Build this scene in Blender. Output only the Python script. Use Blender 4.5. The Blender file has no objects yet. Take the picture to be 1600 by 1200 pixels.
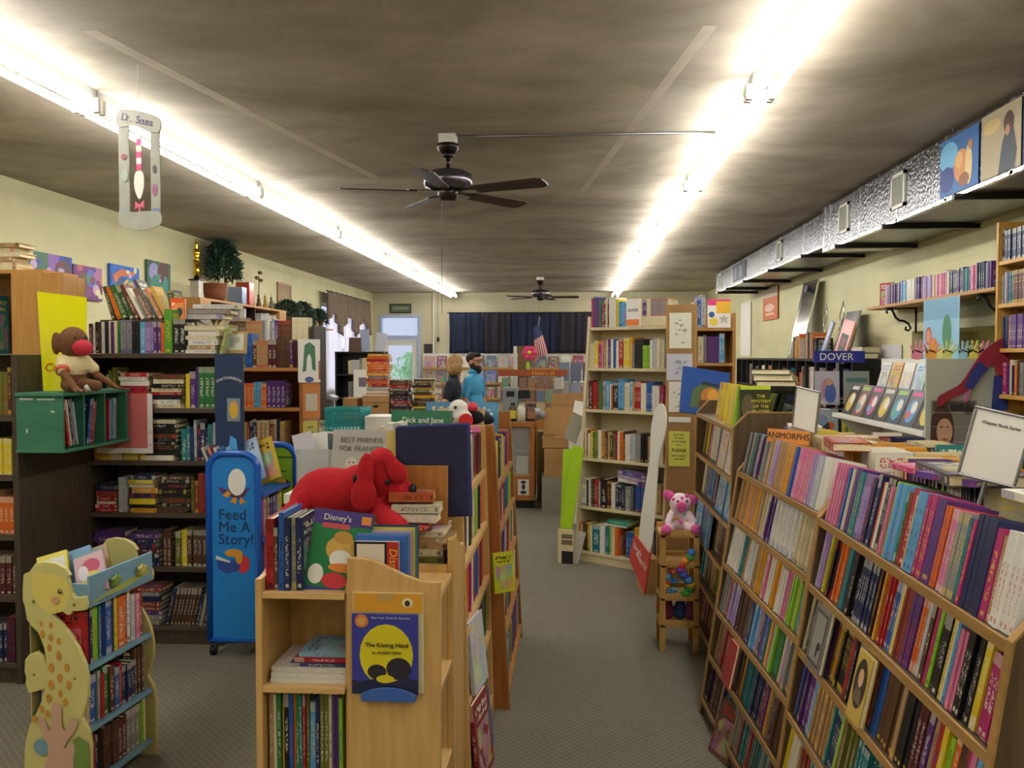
import bpy, bmesh, math, random
from mathutils import Matrix, Vector, Euler
random.seed(7)
S = bpy.context.scene
COL = S.collection
R = math.radians
def lin(h):
    h = h.lstrip('#'); o = []
    for i in (0, 2, 4):
        c = int(h[i:i+2], 16) / 255
        o.append(c / 12.92 if c <= .04045 else ((c + .055) / 1.055) ** 2.4)
    return (*o, 1.0)

# ---------------------------------------------------------------- camera
CAMZ, FPX = 1.65, 1350.0
YAW, PITCH = math.atan(92 / FPX), math.atan(43 / FPX)
cam_d = bpy.data.cameras.new('camera'); cam = bpy.data.objects.new('camera', cam_d); COL.objects.link(cam)
cam.location = (0, 0, CAMZ); cam.rotation_euler = (math.pi / 2 - PITCH, 0, YAW)
cam_d.sensor_width = 36; cam_d.lens = 36 * FPX / 1600; cam_d.clip_start = .05
S.camera = cam
# ---------------------------------------------------------------- world and exposure
W = bpy.data.worlds.new('world'); S.world = W; W.use_nodes = True
W.node_tree.nodes['Background'].inputs[0].default_value = lin('#dfe9ff')
W.node_tree.nodes['Background'].inputs[1].default_value = 2.6
S.view_settings.view_transform = 'Standard'; S.view_settings.look = 'None'
S.view_settings.exposure = 0.0; S.view_settings.gamma = 1.0
S.view_settings.use_curve_mapping = False
TUBE = 34.0                                   # radiance of the fluorescent tubes
H = 3.07                                      # ceiling height
XL, XR, YF, YN = -4.45, 3.0, 19.2, -3.2       # the room
# ---------------------------------------------------------------- measuring helpers
_RM = Euler((math.pi / 2 - PITCH, 0, YAW)).to_matrix()
def ray(px, py): return _RM @ Vector(((px - 800) / FPX, -(py - 600) / FPX, -1))
def at(px, py, Y):
    r = ray(px, py); return Vector((0, 0, CAMZ)) + r * (Y / r.y)
def atX(px, py, X):
    r = ray(px, py); return Vector((0, 0, CAMZ)) + r * (X / r.x)
def atZ(px, py, Z):
    r = ray(px, py); return Vector((0, 0, CAMZ)) + r * ((Z - CAMZ) / r.z)
T = lambda x, y, z: Matrix.Translation((x, y, z))
RX = lambda a: Matrix.Rotation(a, 4, 'X')
RY = lambda a: Matrix.Rotation(a, 4, 'Y')
RZ = lambda a: Matrix.Rotation(a, 4, 'Z')

# ---------------------------------------------------------------- materials
MATS = {}
def nt_new(name):
    m = bpy.data.materials.new(name); m.use_nodes = True
    return m, m.node_tree, m.node_tree.nodes['Principled BSDF']
def link(nt, a, b): nt.links.new(a, b)
def mat(name, hexc, rough=.6, metal=0.0, var=0.0, scale=20.0, bump=0.0, bscale=None, stretch=(1, 1, 1), hex2=None, emit=0.0, sheen=0.0, alpha=1.0, trans=0.0, coat=0.0, detail=4):
    if name in MATS: return MATS[name]
    m, nt, b = nt_new(name); N = nt.nodes
    c = lin(hexc)
    b.inputs['Base Color'].default_value = c; b.inputs['Roughness'].default_value = rough; b.inputs['Metallic'].default_value = metal
    b.inputs['Alpha'].default_value = alpha; b.inputs['Transmission Weight'].default_value = trans; b.inputs['Coat Weight'].default_value = coat
    if sheen: b.inputs['Sheen Weight'].default_value = sheen; b.inputs['Sheen Roughness'].default_value = .5; b.inputs['Sheen Tint'].default_value = c
    if emit: b.inputs['Emission Color'].default_value = c; b.inputs['Emission Strength'].default_value = emit
    if var or bump or hex2:
        tc = N.new('ShaderNodeTexCoord'); mp = N.new('ShaderNodeMapping'); mp.inputs['Scale'].default_value = stretch
        no = N.new('ShaderNodeTexNoise'); no.inputs['Scale'].default_value = scale; no.inputs['Detail'].default_value = detail
        link(nt, tc.outputs['Object'], mp.inputs[0]); link(nt, mp.outputs[0], no.inputs['Vector'])
        if var or hex2:
            mx = N.new('ShaderNodeMix'); mx.data_type = 'RGBA'
            if hex2: ca, cb = c, lin(hex2)
            else: ca, cb = tuple(x * (1 - var) for x in c[:3]) + (1,), tuple(min(1, x * (1 + var)) for x in c[:3]) + (1,)
            mx.inputs['A'].default_value = ca; mx.inputs['B'].default_value = cb
            rp = N.new('ShaderNodeMapRange'); rp.inputs['From Min'].default_value = .32; rp.inputs['From Max'].default_value = .68
            link(nt, no.outputs['Fac'], rp.inputs['Value']); link(nt, rp.outputs[0], mx.inputs['Factor']); link(nt, mx.outputs['Result'], b.inputs['Base Color'])
        if bump:
            src = no
            if bscale:
                src = N.new('ShaderNodeTexNoise'); src.inputs['Scale'].default_value = bscale; src.inputs['Detail'].default_value = 3
                link(nt, mp.outputs[0], src.inputs['Vector'])
            bp = N.new('ShaderNodeBump'); bp.inputs['Strength'].default_value = bump; bp.inputs['Distance'].default_value = .01
            link(nt, src.outputs['Fac'], bp.inputs['Height']); link(nt, bp.outputs[0], b.inputs['Normal'])
    MATS[name] = m; return m
def wood(name, a, b2, rough=.45, axis='x', scale=9):
    st = {'x': (.6, 6, 6), 'y': (6, .6, 6), 'z': (6, 6, .6)}[axis]
    return mat(name, a, rough, hex2=b2, scale=scale, stretch=st, bump=.05, detail=6)

def plain(h, rough=.5): return mat('paint_' + h.strip('#'), '#' + h.strip('#'), rough)
WALL = mat('cream_paint', '#bfb79a', .7, var=.06, scale=2.5, bump=.12, bscale=55)
def block_wall(name, a, b_):
    m, nt, b = nt_new(name); N = nt.nodes
    tc = N.new('ShaderNodeTexCoord'); sp = N.new('ShaderNodeSeparateXYZ'); cb = N.new('ShaderNodeCombineXYZ'); ad = N.new('ShaderNodeMath'); ad.operation = 'ADD'
    link(nt, tc.outputs['Object'], sp.inputs[0]); link(nt, sp.outputs[0], ad.inputs[0]); link(nt, sp.outputs[1], ad.inputs[1])
    link(nt, ad.outputs[0], cb.inputs[0]); link(nt, sp.outputs[2], cb.inputs[1])
    br = N.new('ShaderNodeTexBrick'); br.inputs['Scale'].default_value = 1; br.inputs['Brick Width'].default_value = .4; br.inputs['Row Height'].default_value = .2
    br.inputs['Mortar Size'].default_value = .006; br.inputs['Mortar Smooth'].default_value = .6
    br.inputs['Color1'].default_value = lin(a); br.inputs['Color2'].default_value = lin(b_); br.inputs['Mortar'].default_value = lin(a)
    link(nt, cb.outputs[0], br.inputs['Vector'])
    no = N.new('ShaderNodeTexNoise'); no.inputs['Scale'].default_value = 1.3; no.inputs['Detail'].default_value = 5; link(nt, tc.outputs['Object'], no.inputs['Vector'])
    mx = N.new('ShaderNodeMix'); mx.data_type = 'RGBA'; mx.blend_type = 'MULTIPLY'; mx.inputs['Factor'].default_value = .35
    link(nt, br.outputs['Color'], mx.inputs['A']); link(nt, no.outputs['Fac'], mx.inputs['B'])
    link(nt, mx.outputs['Result'], b.inputs['Base Color'])
    bp = N.new('ShaderNodeBump'); bp.inputs['Strength'].default_value = .25; bp.inputs['Distance'].default_value = .004; bp.invert = True
    link(nt, br.outputs['Fac'], bp.inputs['Height']); link(nt, bp.outputs[0], b.inputs['Normal']); b.inputs['Roughness'].default_value = .6
    return m
BLOCK = block_wall('painted_block', '#e0daab', '#dad3a2')
def ceiling_mat():
    m, nt, b = nt_new('stained_ceiling'); N = nt.nodes
    tc = N.new('ShaderNodeTexCoord'); mp = N.new('ShaderNodeMapping'); mp.inputs['Scale'].default_value = (.7, .9, 1); mp.inputs['Rotation'].default_value = (0, 0, .12)
    n1 = N.new('ShaderNodeTexNoise'); n1.inputs['Scale'].default_value = .9; n1.inputs['Detail'].default_value = 7; n1.inputs['Roughness'].default_value = .62; n1.inputs['Distortion'].default_value = .6
    link(nt, tc.outputs['Object'], mp.inputs[0]); link(nt, mp.outputs[0], n1.inputs['Vector'])
    rp = N.new('ShaderNodeValToRGB'); e = rp.color_ramp.elements
    e[0].position = .3; e[0].color = lin('#8c7f69'); e[1].position = .7; e[1].color = lin('#d2c7b6')
    link(nt, n1.outputs['Fac'], rp.inputs[0])
    n2 = N.new('ShaderNodeTexNoise'); n2.inputs['Scale'].default_value = 5; n2.inputs['Detail'].default_value = 6; link(nt, mp.outputs[0], n2.inputs['Vector'])
    mx = N.new('ShaderNodeMix'); mx.data_type = 'RGBA'; mx.blend_type = 'MULTIPLY'; mx.inputs['Factor'].default_value = .35
    link(nt, rp.outputs[0], mx.inputs['A']); link(nt, n2.outputs['Fac'], mx.inputs['B']); link(nt, mx.outputs['Result'], b.inputs['Base Color'])
    b.inputs['Roughness'].default_value = .75
    return m
def carpet_mat():
    m, nt, b = nt_new('carpet'); N = nt.nodes
    tc = N.new('ShaderNodeTexCoord'); mp = N.new('ShaderNodeMapping'); mp.inputs['Rotation'].default_value = (0, 0, R(45)); mp.inputs['Scale'].default_value = (1, 1, 1)
    link(nt, tc.outputs['Object'], mp.inputs[0])
    br = N.new('ShaderNodeTexBrick'); br.offset = 0.0; br.inputs['Scale'].default_value = 1; br.inputs['Brick Width'].default_value = .026; br.inputs['Row Height'].default_value = .026
    br.inputs['Mortar Size'].default_value = .0045; br.inputs['Mortar Smooth'].default_value = 1
    br.inputs['Color1'].default_value = lin('#7d7766'); br.inputs['Color2'].default_value = lin('#86806e'); br.inputs['Mortar'].default_value = lin('#98917e')
    link(nt, mp.outputs[0], br.inputs['Vector'])
    no = N.new('ShaderNodeTexNoise'); no.inputs['Scale'].default_value = 160; no.inputs['Detail'].default_value = 2; link(nt, tc.outputs['Object'], no.inputs['Vector'])
    n3 = N.new('ShaderNodeTexNoise'); n3.inputs['Scale'].default_value = 1.2; n3.inputs['Detail'].default_value = 4; link(nt, tc.outputs['Object'], n3.inputs['Vector'])
    mx = N.new('ShaderNodeMix'); mx.data_type = 'RGBA'; mx.blend_type = 'MULTIPLY'; mx.inputs['Factor'].default_value = .5
    m2 = N.new('ShaderNodeMix'); m2.data_type = 'RGBA'; m2.blend_type = 'MULTIPLY'; m2.inputs['Factor'].default_value = .3
    link(nt, br.outputs['Color'], mx.inputs['A']); link(nt, no.outputs['Fac'], mx.inputs['B'])
    link(nt, mx.outputs['Result'], m2.inputs['A']); link(nt, n3.outputs['Fac'], m2.inputs['B']); link(nt, m2.outputs['Result'], b.inputs['Base Color'])
    bp = N.new('ShaderNodeBump'); bp.inputs['Strength'].default_value = .5; bp.inputs['Distance'].default_value = .003
    link(nt, no.outputs['Fac'], bp.inputs['Height']); link(nt, bp.outputs[0], b.inputs['Normal']); b.inputs['Roughness'].default_value = .95
    return m
CEIL, CARPET = ceiling_mat(), carpet_mat()
WALNUT = wood('walnut_laminate', '#4d3d28', '#62503a', .4, 'z')
WALNUT_X = wood('walnut_laminate_shelf', '#4d3d28', '#62503a', .4, 'x')
DARKW = wood('dark_brown_wood', '#3b3026', '#4b3e31', .5, 'z')
DARKW_X = wood('dark_brown_shelf', '#40342a', '#524437', .5, 'x')
EDGE = wood('light_edge_band', '#ab824a', '#93703c', .4, 'x')
BIRCH = wood('birch_ply', '#d6ad6c', '#c39a5a', .35, 'z', 7)
BIRCH_X = wood('birch_shelf', '#dcb678', '#c9a163', .35, 'x', 7)
OAK = wood('oak', '#b4783a', '#9a612b', .4, 'z')
OAK_X = wood('oak_shelf', '#bd8446', '#a36c34', .4, 'x')
TAN = wood('tan_wood', '#b98a4c', '#a6763a', .45, 'z')
TAN_X = wood('tan_shelf', '#b98a4c', '#a6763a', .45, 'x')
BEIGE = mat('beige_paint', '#cbbd97', .45, var=.04, scale=4)
BLACKW = mat('black_laminate', '#17161a', .4)
FOIL = mat('foil_duct', '#8f9196', .24, 1.0, bump=.7, scale=9, bscale=38, var=.05)
TAPE = mat('foil_tape', '#eceef0', .2, 1.0, bump=.4, scale=30)
WHITE = mat('white_plastic', '#e8e6df', .4)
WHITEP = mat('white_paint', '#dcd9cf', .5)
PAPER = mat('page_paper', '#e3d6ae', .8, var=.12, scale=120, stretch=(1, 1, 1))
SHEET = mat('white_sheet', '#e9e6dd', .6)
CARD = mat('cardboard', '#a9814f', .8, var=.08, scale=10)
BLACK = mat('black_plastic', '#101012', .4)
GREYM = mat('grey_metal', '#8b8b8c', .35, .8)
DARKM = mat('dark_bronze', '#3a3230', .3, .8)
CHROME = mat('chrome', '#cfd0d2', .15, 1.0)
INK = mat('dark_ink', '#1d1b1f', .6)

# ---------------------------------------------------------------- mesh building
class MB:
    def __init__(s): s.v = []; s.f = []; s.m = []
    def add(s, vs, fs, m=0, M=None):
        o = len(s.v)
        s.v += [tuple(M @ Vector(p)) if M is not None else tuple(p) for p in vs]
        s.f += [tuple(i + o for i in f) for f in fs]; s.m += [m] * len(fs); return s
    def box(s, x0, x1, y0, y1, z0, z1, m=0, M=None):
        return s.add([(x0, y0, z0), (x1, y0, z0), (x1, y1, z0), (x0, y1, z0), (x0, y0, z1), (x1, y0, z1), (x1, y1, z1), (x0, y1, z1)],
                     [(0, 3, 2, 1), (4, 5, 6, 7), (0, 1, 5, 4), (1, 2, 6, 5), (2, 3, 7, 6), (3, 0, 4, 7)], m, M)
    def prism(s, poly, a0, a1, plane='xz', m=0, M=None):
        n = len(poly)
        def p3(p, a): return {'xz': (p[0], a, p[1]), 'yz': (a, p[0], p[1]), 'xy': (p[0], p[1], a)}[plane]
        vs = [p3(p, a0) for p in poly] + [p3(p, a1) for p in poly]
        fs = [tuple(range(n - 1, -1, -1)), tuple(range(n, 2 * n))] + [(i, (i + 1) % n, (i + 1) % n + n, i + n) for i in range(n)]
        return s.add(vs, fs, m, M)
    def cyl(s, p0, p1, r0, r1=None, n=12, m=0, M=None, caps=True):
        r1 = r0 if r1 is None else r1
        p0, p1 = Vector(p0), Vector(p1); d = (p1 - p0).normalized(); a = d.orthogonal().normalized(); b = d.cross(a)
        vs = []
        for p, r in ((p0, r0), (p1, r1)):
            vs += [tuple(p + a * (r * math.cos(2 * math.pi * i / n)) + b * (r * math.sin(2 * math.pi * i / n))) for i in range(n)]
        fs = [(i, (i + 1) % n, n + (i + 1) % n, n + i) for i in range(n)]
        if caps: fs += [tuple(range(n - 1, -1, -1)), tuple(range(n, 2 * n))]
        return s.add(vs, fs, m, M)
    def lathe(s, prof, n=20, c=(0, 0, 0), m=0, M=None):
        vs = []; fs = []; k = len(prof)
        for i in range(n):
            a = 2 * math.pi * i / n
            vs += [(c[0] + r * math.cos(a), c[1] + r * math.sin(a), c[2] + z) for r, z in prof]
        for i in range(n):
            j = (i + 1) % n
            fs += [(i * k + q, j * k + q, j * k + q + 1, i * k + q + 1) for q in range(k - 1)]
        return s.add(vs, fs, m, M)
    def tube(s, pts, r, n=8, m=0, M=None):
        pts = [Vector(p) for p in pts]; rr = r if isinstance(r, (list, tuple)) else [r] * len(pts)
        vs = []; fs = []; up = None
        for i, p in enumerate(pts):
            d = (pts[min(i + 1, len(pts) - 1)] - pts[max(i - 1, 0)]).normalized()
            if up is None: up = d.orthogonal().normalized()
            up = (up - d * up.dot(d)).normalized(); w = d.cross(up)
            vs += [tuple(p + up * (rr[i] * math.cos(2 * math.pi * k / n)) + w * (rr[i] * math.sin(2 * math.pi * k / n))) for k in range(n)]
        for i in range(len(pts) - 1):
            fs += [(i * n + k, i * n + (k + 1) % n, (i + 1) * n + (k + 1) % n, (i + 1) * n + k) for k in range(n)]
        fs += [tuple(range(n - 1, -1, -1)), tuple((len(pts) - 1) * n + k for k in range(n))]
        return s.add(vs, fs, m, M)
    def ball(s, c, r, nu=14, nv=9, m=0, M=None):
        if not isinstance(r, (list, tuple)): r = (r, r, r)
        vs = [(c[0], c[1], c[2] - r[2])]; fs = []
        for j in range(1, nv):
            t = -math.pi / 2 + math.pi * j / nv
            vs += [(c[0] + r[0] * math.cos(t) * math.cos(2 * math.pi * i / nu), c[1] + r[1] * math.cos(t) * math.sin(2 * math.pi * i / nu), c[2] + r[2] * math.sin(t)) for i in range(nu)]
        vs.append((c[0], c[1], c[2] + r[2])); L = len(vs) - 1
        fs += [(0, 1 + (i + 1) % nu, 1 + i) for i in range(nu)]
        for j in range(nv - 2):
            a = 1 + j * nu; fs += [(a + i, a + (i + 1) % nu, a + nu + (i + 1) % nu, a + nu + i) for i in range(nu)]
        a = 1 + (nv - 2) * nu; fs += [(a + i, a + (i + 1) % nu, L) for i in range(nu)]
        return s.add(vs, fs, m, M)
    def mesh(s, name):
        me = bpy.data.meshes.new(name); me.from_pydata(s.v, [], s.f)
        me.polygons.foreach_set('material_index', s.m); me.update(); return me
    def build(s, name, mats, parent=None, smooth=False, bevel=0.0, M=None, seg=2):
        me = s.mesh(name)
        for x in (mats if isinstance(mats, (list, tuple)) else [mats]): me.materials.append(x)
        o = bpy.data.objects.new(name, me); COL.objects.link(o)
        if smooth: me.polygons.foreach_set('use_smooth', [True] * len(me.polygons))
        if parent is not None: o.parent = parent
        if M is not None: o.matrix_local = M
        if bevel:
            b = o.modifiers.new('bevel', 'BEVEL'); b.width = bevel; b.segments = seg; b.limit_method = 'ANGLE'; b.angle_limit = R(40)
        return o
def tag(o, label, cat, group=None, kind=None):
    o['label'] = label; o['category'] = cat
    if group: o['group'] = group
    if kind: o['kind'] = kind
    return o
def thing(name, label, cat, loc=(0, 0, 0), rz=0.0, group=None, kind=None, M=None):
    o = bpy.data.objects.new(name, None); COL.objects.link(o); o.empty_display_size = .1
    if M is not None: o.matrix_world = M
    else: o.location = loc; o.rotation_euler = (0, 0, rz)
    return tag(o, label, cat, group, kind)
def bx(name, m, parent, x0, x1, y0, y1, z0, z1, bevel=0.0, M=None):
    return MB().box(x0, x1, y0, y1, z0, z1).build(name, m, parent, bevel=bevel, M=M)
def copy_tree(o, parent=None):
    c = o.copy(); COL.objects.link(c); c.parent = parent
    for ch in list(o.children): copy_tree(ch, c)
    return c
def letters(txt, size, m, parent, M, name='lettering', align='CENTER', depth=.0008, bold=0.0, shear=0.0):
    cu = bpy.data.curves.new('t', 'FONT'); cu.body = txt; cu.size = size; cu.align_x = align; cu.align_y = 'CENTER'; cu.extrude = depth; cu.offset = bold; cu.shear = shear; cu.resolution_u = 3
    to = bpy.data.objects.new('t', cu); COL.objects.link(to)
    me = bpy.data.meshes.new_from_object(to.evaluated_get(bpy.context.evaluated_depsgraph_get()))
    bpy.data.objects.remove(to); bpy.data.curves.remove(cu)
    me.name = name; me.materials.clear(); me.materials.append(m)
    o = bpy.data.objects.new(name, me); COL.objects.link(o); o.parent = parent; o.matrix_local = M
    return o
FACE = RX(R(90))                              # lettering that faces -y
def disc(c, rx, rz, y0, y1, n=24):            # ellipse poly in xz
    return [(c[0] + rx * math.cos(2 * math.pi * i / n), c[1] + rz * math.sin(2 * math.pi * i / n)) for i in range(n)]
def spline(pts, n=6, closed=True):            # catmull-rom outline
    out = []; k = len(pts)
    for i in range(k if closed else k - 1):
        p = [Vector(pts[(i + j) % k] if closed else pts[max(0, min(k - 1, i + j))]) for j in (-1, 0, 1, 2)]
        for q in range(n):
            t = q / n
            v = .5 * ((2 * p[1]) + (p[2] - p[0]) * t + (2 * p[0] - 5 * p[1] + 4 * p[2] - p[3]) * t * t + (3 * p[1] - p[0] - 3 * p[2] + p[3]) * t ** 3)
            out.append(tuple(v))
    if not closed: out.append(tuple(pts[-1]))
    return out
def blob(name, mats, parent, mb, voxel=.012, smooth_it=6, M=None, bumpy=0.0):
    me = mb.mesh('tmp'); o = bpy.data.objects.new('tmp', me); COL.objects.link(o)
    rm = o.modifiers.new('r', 'REMESH'); rm.mode = 'VOXEL'; rm.voxel_size = voxel
    if smooth_it:
        sm = o.modifiers.new('s', 'SMOOTH'); sm.iterations = smooth_it; sm.factor = .5
    res = bpy.data.meshes.new_from_object(o.evaluated_get(bpy.context.evaluated_depsgraph_get()))
    bpy.data.objects.remove(o); bpy.data.meshes.remove(me)
    res.name = name; res.materials.clear()
    for x in (mats if isinstance(mats, (list, tuple)) else [mats]): res.materials.append(x)
    res.polygons.foreach_set('use_smooth', [True] * len(res.polygons))
    res.polygons.foreach_set('material_index', [0] * len(res.polygons))
    q = bpy.data.objects.new(name, res); COL.objects.link(q)
    if parent is not None: q.parent = parent
    if M is not None: q.matrix_local = M
    return q
def capsule(mb, p0, p1, r0, r1, n=12):
    mb.tube([Vector(p0), Vector(p1)], [r0, r1], n); mb.ball(p0, r0, n, 8); mb.ball(p1, r1, n, 8); return mb

# ---------------------------------------------------------------- books
def book_material(front):
    m, nt, b = nt_new('book_cover_print' if front else 'book_spine_print'); N = nt.nodes
    at_ = N.new('ShaderNodeAttribute'); at_.attribute_name = 'Col'
    uv = N.new('ShaderNodeUVMap'); uv.uv_map = 'uv'; sp = N.new('ShaderNodeSeparateXYZ'); link(nt, uv.outputs[0], sp.inputs[0])
    u, v, rnd, col = sp.outputs[0], sp.outputs[1], at_.outputs['Alpha'], at_.outputs['Color']
    def M(op, a, b_=None, c=None):
        n = N.new('ShaderNodeMath'); n.operation = op
        for i, x in enumerate((a, b_, c)):
            if x is None: continue
            if isinstance(x, (int, float)): n.inputs[i].default_value = x
            else: link(nt, x, n.inputs[i])
        return n.outputs[0]
    def rng(x, lo, hi): return M('MULTIPLY', M('GREATER_THAN', x, lo), M('LESS_THAN', x, hi))
    def mix(f, a, b_, mode='MIX'):
        n = N.new('ShaderNodeMix'); n.data_type = 'RGBA'; n.blend_type = mode
        for i, x in (('Factor', f), ('A', a), ('B', b_)):
            if isinstance(x, (int, float)): n.inputs[i].default_value = x
            elif isinstance(x, tuple): n.inputs[i].default_value = x
            else: link(nt, x, n.inputs[i])
        return n.outputs['Result']
    r1, r2, r3 = M('FRACT', M('MULTIPLY', rnd, 7.31)), M('FRACT', M('MULTIPLY', rnd, 13.7)), M('FRACT', M('MULTIPLY', rnd, 29.3))
    ramp = N.new('ShaderNodeValToRGB'); ramp.color_ramp.interpolation = 'CONSTANT'; link(nt, r1, ramp.inputs[0])
    els = ramp.color_ramp.elements; els[0].color = lin('#ece6d2'); els[1].position = .42; els[1].color = lin('#17151a')
    for p_, h_ in ((.62, '#e8c840'), (.74, '#c8352c'), (.84, '#e8e4da'), (.93, '#274a9c')):
        e = els.new(p_); e.color = lin(h_)
    acc = ramp.outputs[0]; on = M('GREATER_THAN', rnd, -.5)
    def noise3(x, y, z, det=1):
        cb = N.new('ShaderNodeCombineXYZ')
        for i, q in enumerate((x, y, z)):
            if isinstance(q, (int, float)): cb.inputs[i].default_value = q
            else: link(nt, q, cb.inputs[i])
        n = N.new('ShaderNodeTexNoise'); n.inputs['Scale'].default_value = 1; n.inputs['Detail'].default_value = det; link(nt, cb.outputs[0], n.inputs['Vector'])
        return n
    z = M('MULTIPLY', rnd, 91.0)
    if not front:
        n = noise3(M('MULTIPLY', u, 3.5), M('MULTIPLY', v, 34), z, 2).outputs['Fac']
        lo = M('MULTIPLY_ADD', r2, .2, .16); hi = M('MULTIPLY_ADD', r3, .25, .62)
        title = M('MULTIPLY', M('MULTIPLY', M('GREATER_THAN', n, .53), M('MULTIPLY', on, rng(u, .24, .76))), rng(v, lo, hi))
        band = M('MULTIPLY', M('GREATER_THAN', r2, .55), M('MAXIMUM', M('GREATER_THAN', v, M('MULTIPLY_ADD', r3, .12, .8)), M('LESS_THAN', v, M('MULTIPLY', r1, .16))))
        logo = M('MULTIPLY', rng(u, .25, .75), rng(v, .04, .09))
        c = mix(M('MULTIPLY', band, .75), col, mix(.5, acc, col))
        c = mix(M('MULTIPLY', M('MAXIMUM', title, logo), .68), c, acc)
        wear = noise3(M('MULTIPLY', u, 5), M('MULTIPLY', v, 9), z, 4).outputs['Fac']
        c = mix(.35, c, wear, 'MULTIPLY'); c = mix(M('MULTIPLY', M('GREATER_THAN', wear, .68), .25), c, lin('#e9e2cf'))
        b.inputs['Roughness'].default_value = .38
    else:
        n = noise3(M('MULTIPLY', u, 16), M('MULTIPLY', v, 15), z, 1).outputs['Fac']
        title = M('MULTIPLY', M('MULTIPLY', M('GREATER_THAN', n, .5), M('MULTIPLY', on, rng(u, .12, .88))), M('MAXIMUM', rng(v, .74, .8), rng(v, .83, .91)))
        cb = N.new('ShaderNodeCombineXYZ'); link(nt, u, cb.inputs[0]); link(nt, v, cb.inputs[1]); link(nt, z, cb.inputs[2])
        vo = N.new('ShaderNodeTexVoronoi'); vo.inputs['Scale'].default_value = 3.6; vo.feature = 'SMOOTH_F1'; link(nt, cb.outputs[0], vo.inputs['Vector'])
        art = mix(.55, col, vo.outputs['Color']); art = mix(.35, art, acc, 'SOFT_LIGHT')
        nb = noise3(M('MULTIPLY', u, 4), M('MULTIPLY', v, 5), z, 4).outputs['Fac']
        reg = M('MULTIPLY', M('MULTIPLY', M('MULTIPLY', on, rng(u, .1, .9)), rng(v, .08, .68)), M('GREATER_THAN', nb, .42))
        c = mix(M('MULTIPLY', reg, .85), col, art); c = mix(M('MULTIPLY', title, .9), c, acc)
        b.inputs['Roughness'].default_value = .3
    link(nt, c, b.inputs['Base Color']); b.inputs['Specular IOR Level'].default_value = .4
    return m
SPINE, COVER = book_material(False), book_material(True)
PAL = [('crimson', '#a81f24'), ('brick red', '#8f3a2a'), ('orange', '#dd6a1e'), ('amber', '#d99a2b'), ('yellow', '#e0c52c'), ('olive', '#6d6d2c'), ('green', '#2f7a3c'),
       ('lime', '#8fc22f'), ('teal', '#2a7b80'), ('sky blue', '#5fa3cf'), ('blue', '#2a5ca8'), ('navy', '#1f2a55'), ('purple', '#5a3278'), ('lilac', '#a58cc0'),
       ('pink', '#d5799c'), ('magenta', '#b12a6a'), ('white', '#e4e0d4'), ('cream', '#d8cba4'), ('grey', '#8c8a86'), ('black', '#1b1a1d'), ('brown', '#5a3b26'), ('maroon', '#571d24'), ('tan', '#b08d60'), ('silver', '#b7bac0')]
PD = dict(PAL)
def pal(names): return [(n, PD[n]) for n in names.split(',')]
_OW = 'first second third fourth fifth sixth seventh eighth ninth tenth eleventh twelfth thirteenth fourteenth fifteenth sixteenth seventeenth eighteenth nineteenth twentieth'.split()
def ordn(i):
    if i <= 20: return _OW[i - 1]
    return ('twenty', 'thirty', 'forty', 'fifty', 'sixty', 'seventy', 'eighty', 'ninety')[i // 10 - 2] + '-' + _OW[i % 10 - 1] if i % 10 else ('twentieth', 'thirtieth', 'fortieth', 'fiftieth', 'sixtieth', 'seventieth', 'eightieth', 'ninetieth')[i // 10 - 2]
def _old(i): return f"{i}{'th' if 10 <= i % 100 <= 20 else {1: 'st', 2: 'nd', 3: 'rd'}.get(i % 10, 'th')}"
_UVP = (.03, .45)
def book_parts(t, h, d):
    ct = min(.003, t * .2); e = min(.004, d * .03)
    V = [(x, y, z) for z in (0, h) for x, y in ((0, 0), (t, 0), (t, d), (t - ct, d), (t - ct, ct), (ct, ct), (ct, d), (0, d))]
    F = [(i, (i + 1) % 8, (i + 1) % 8 + 8, i + 8) for i in range(8)] + [(7, 6, 5, 0), (5, 4, 1, 0), (4, 3, 2, 1), (8, 13, 14, 15), (8, 9, 12, 13), (9, 10, 11, 12)]
    mi = [0, 1, 0, 0, 0, 0, 0, 1] + [0] * 6
    uv = []
    for k, f in enumerate(F):
        if k == 0: uv += [(0, 0), (1, 0), (1, 1), (0, 1)]
        elif k == 1: uv += [(0, 0), (1, 0), (1, 1), (0, 1)]
        elif k == 7: uv += [(1, 0), (0, 0), (0, 1), (1, 1)][:4] if False else [(0, 0), (1, 0), (1, 1), (0, 1)]
        else: uv += [_UVP] * 4
    PV = [(x, y, z) for z in (e, h - e) for x, y in ((ct, ct), (t - ct, ct), (t - ct, d - e), (ct, d - e))]
    PF = [(0, 3, 2, 1), (4, 5, 6, 7), (1, 2, 6, 5), (2, 3, 7, 6), (3, 0, 4, 7)]
    return V, F, mi, uv, PV, PF
STUFF = {}; DEFER = []
KINDSTUFF = {'paperback_book': 'paperback_rows', 'hardcover_book': 'hardcover_rows', 'used_book': 'used_book_rows', 'picture_book': 'picture_book_rows', 'video_case': 'video_case_rows'}
_bm = {}
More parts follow.
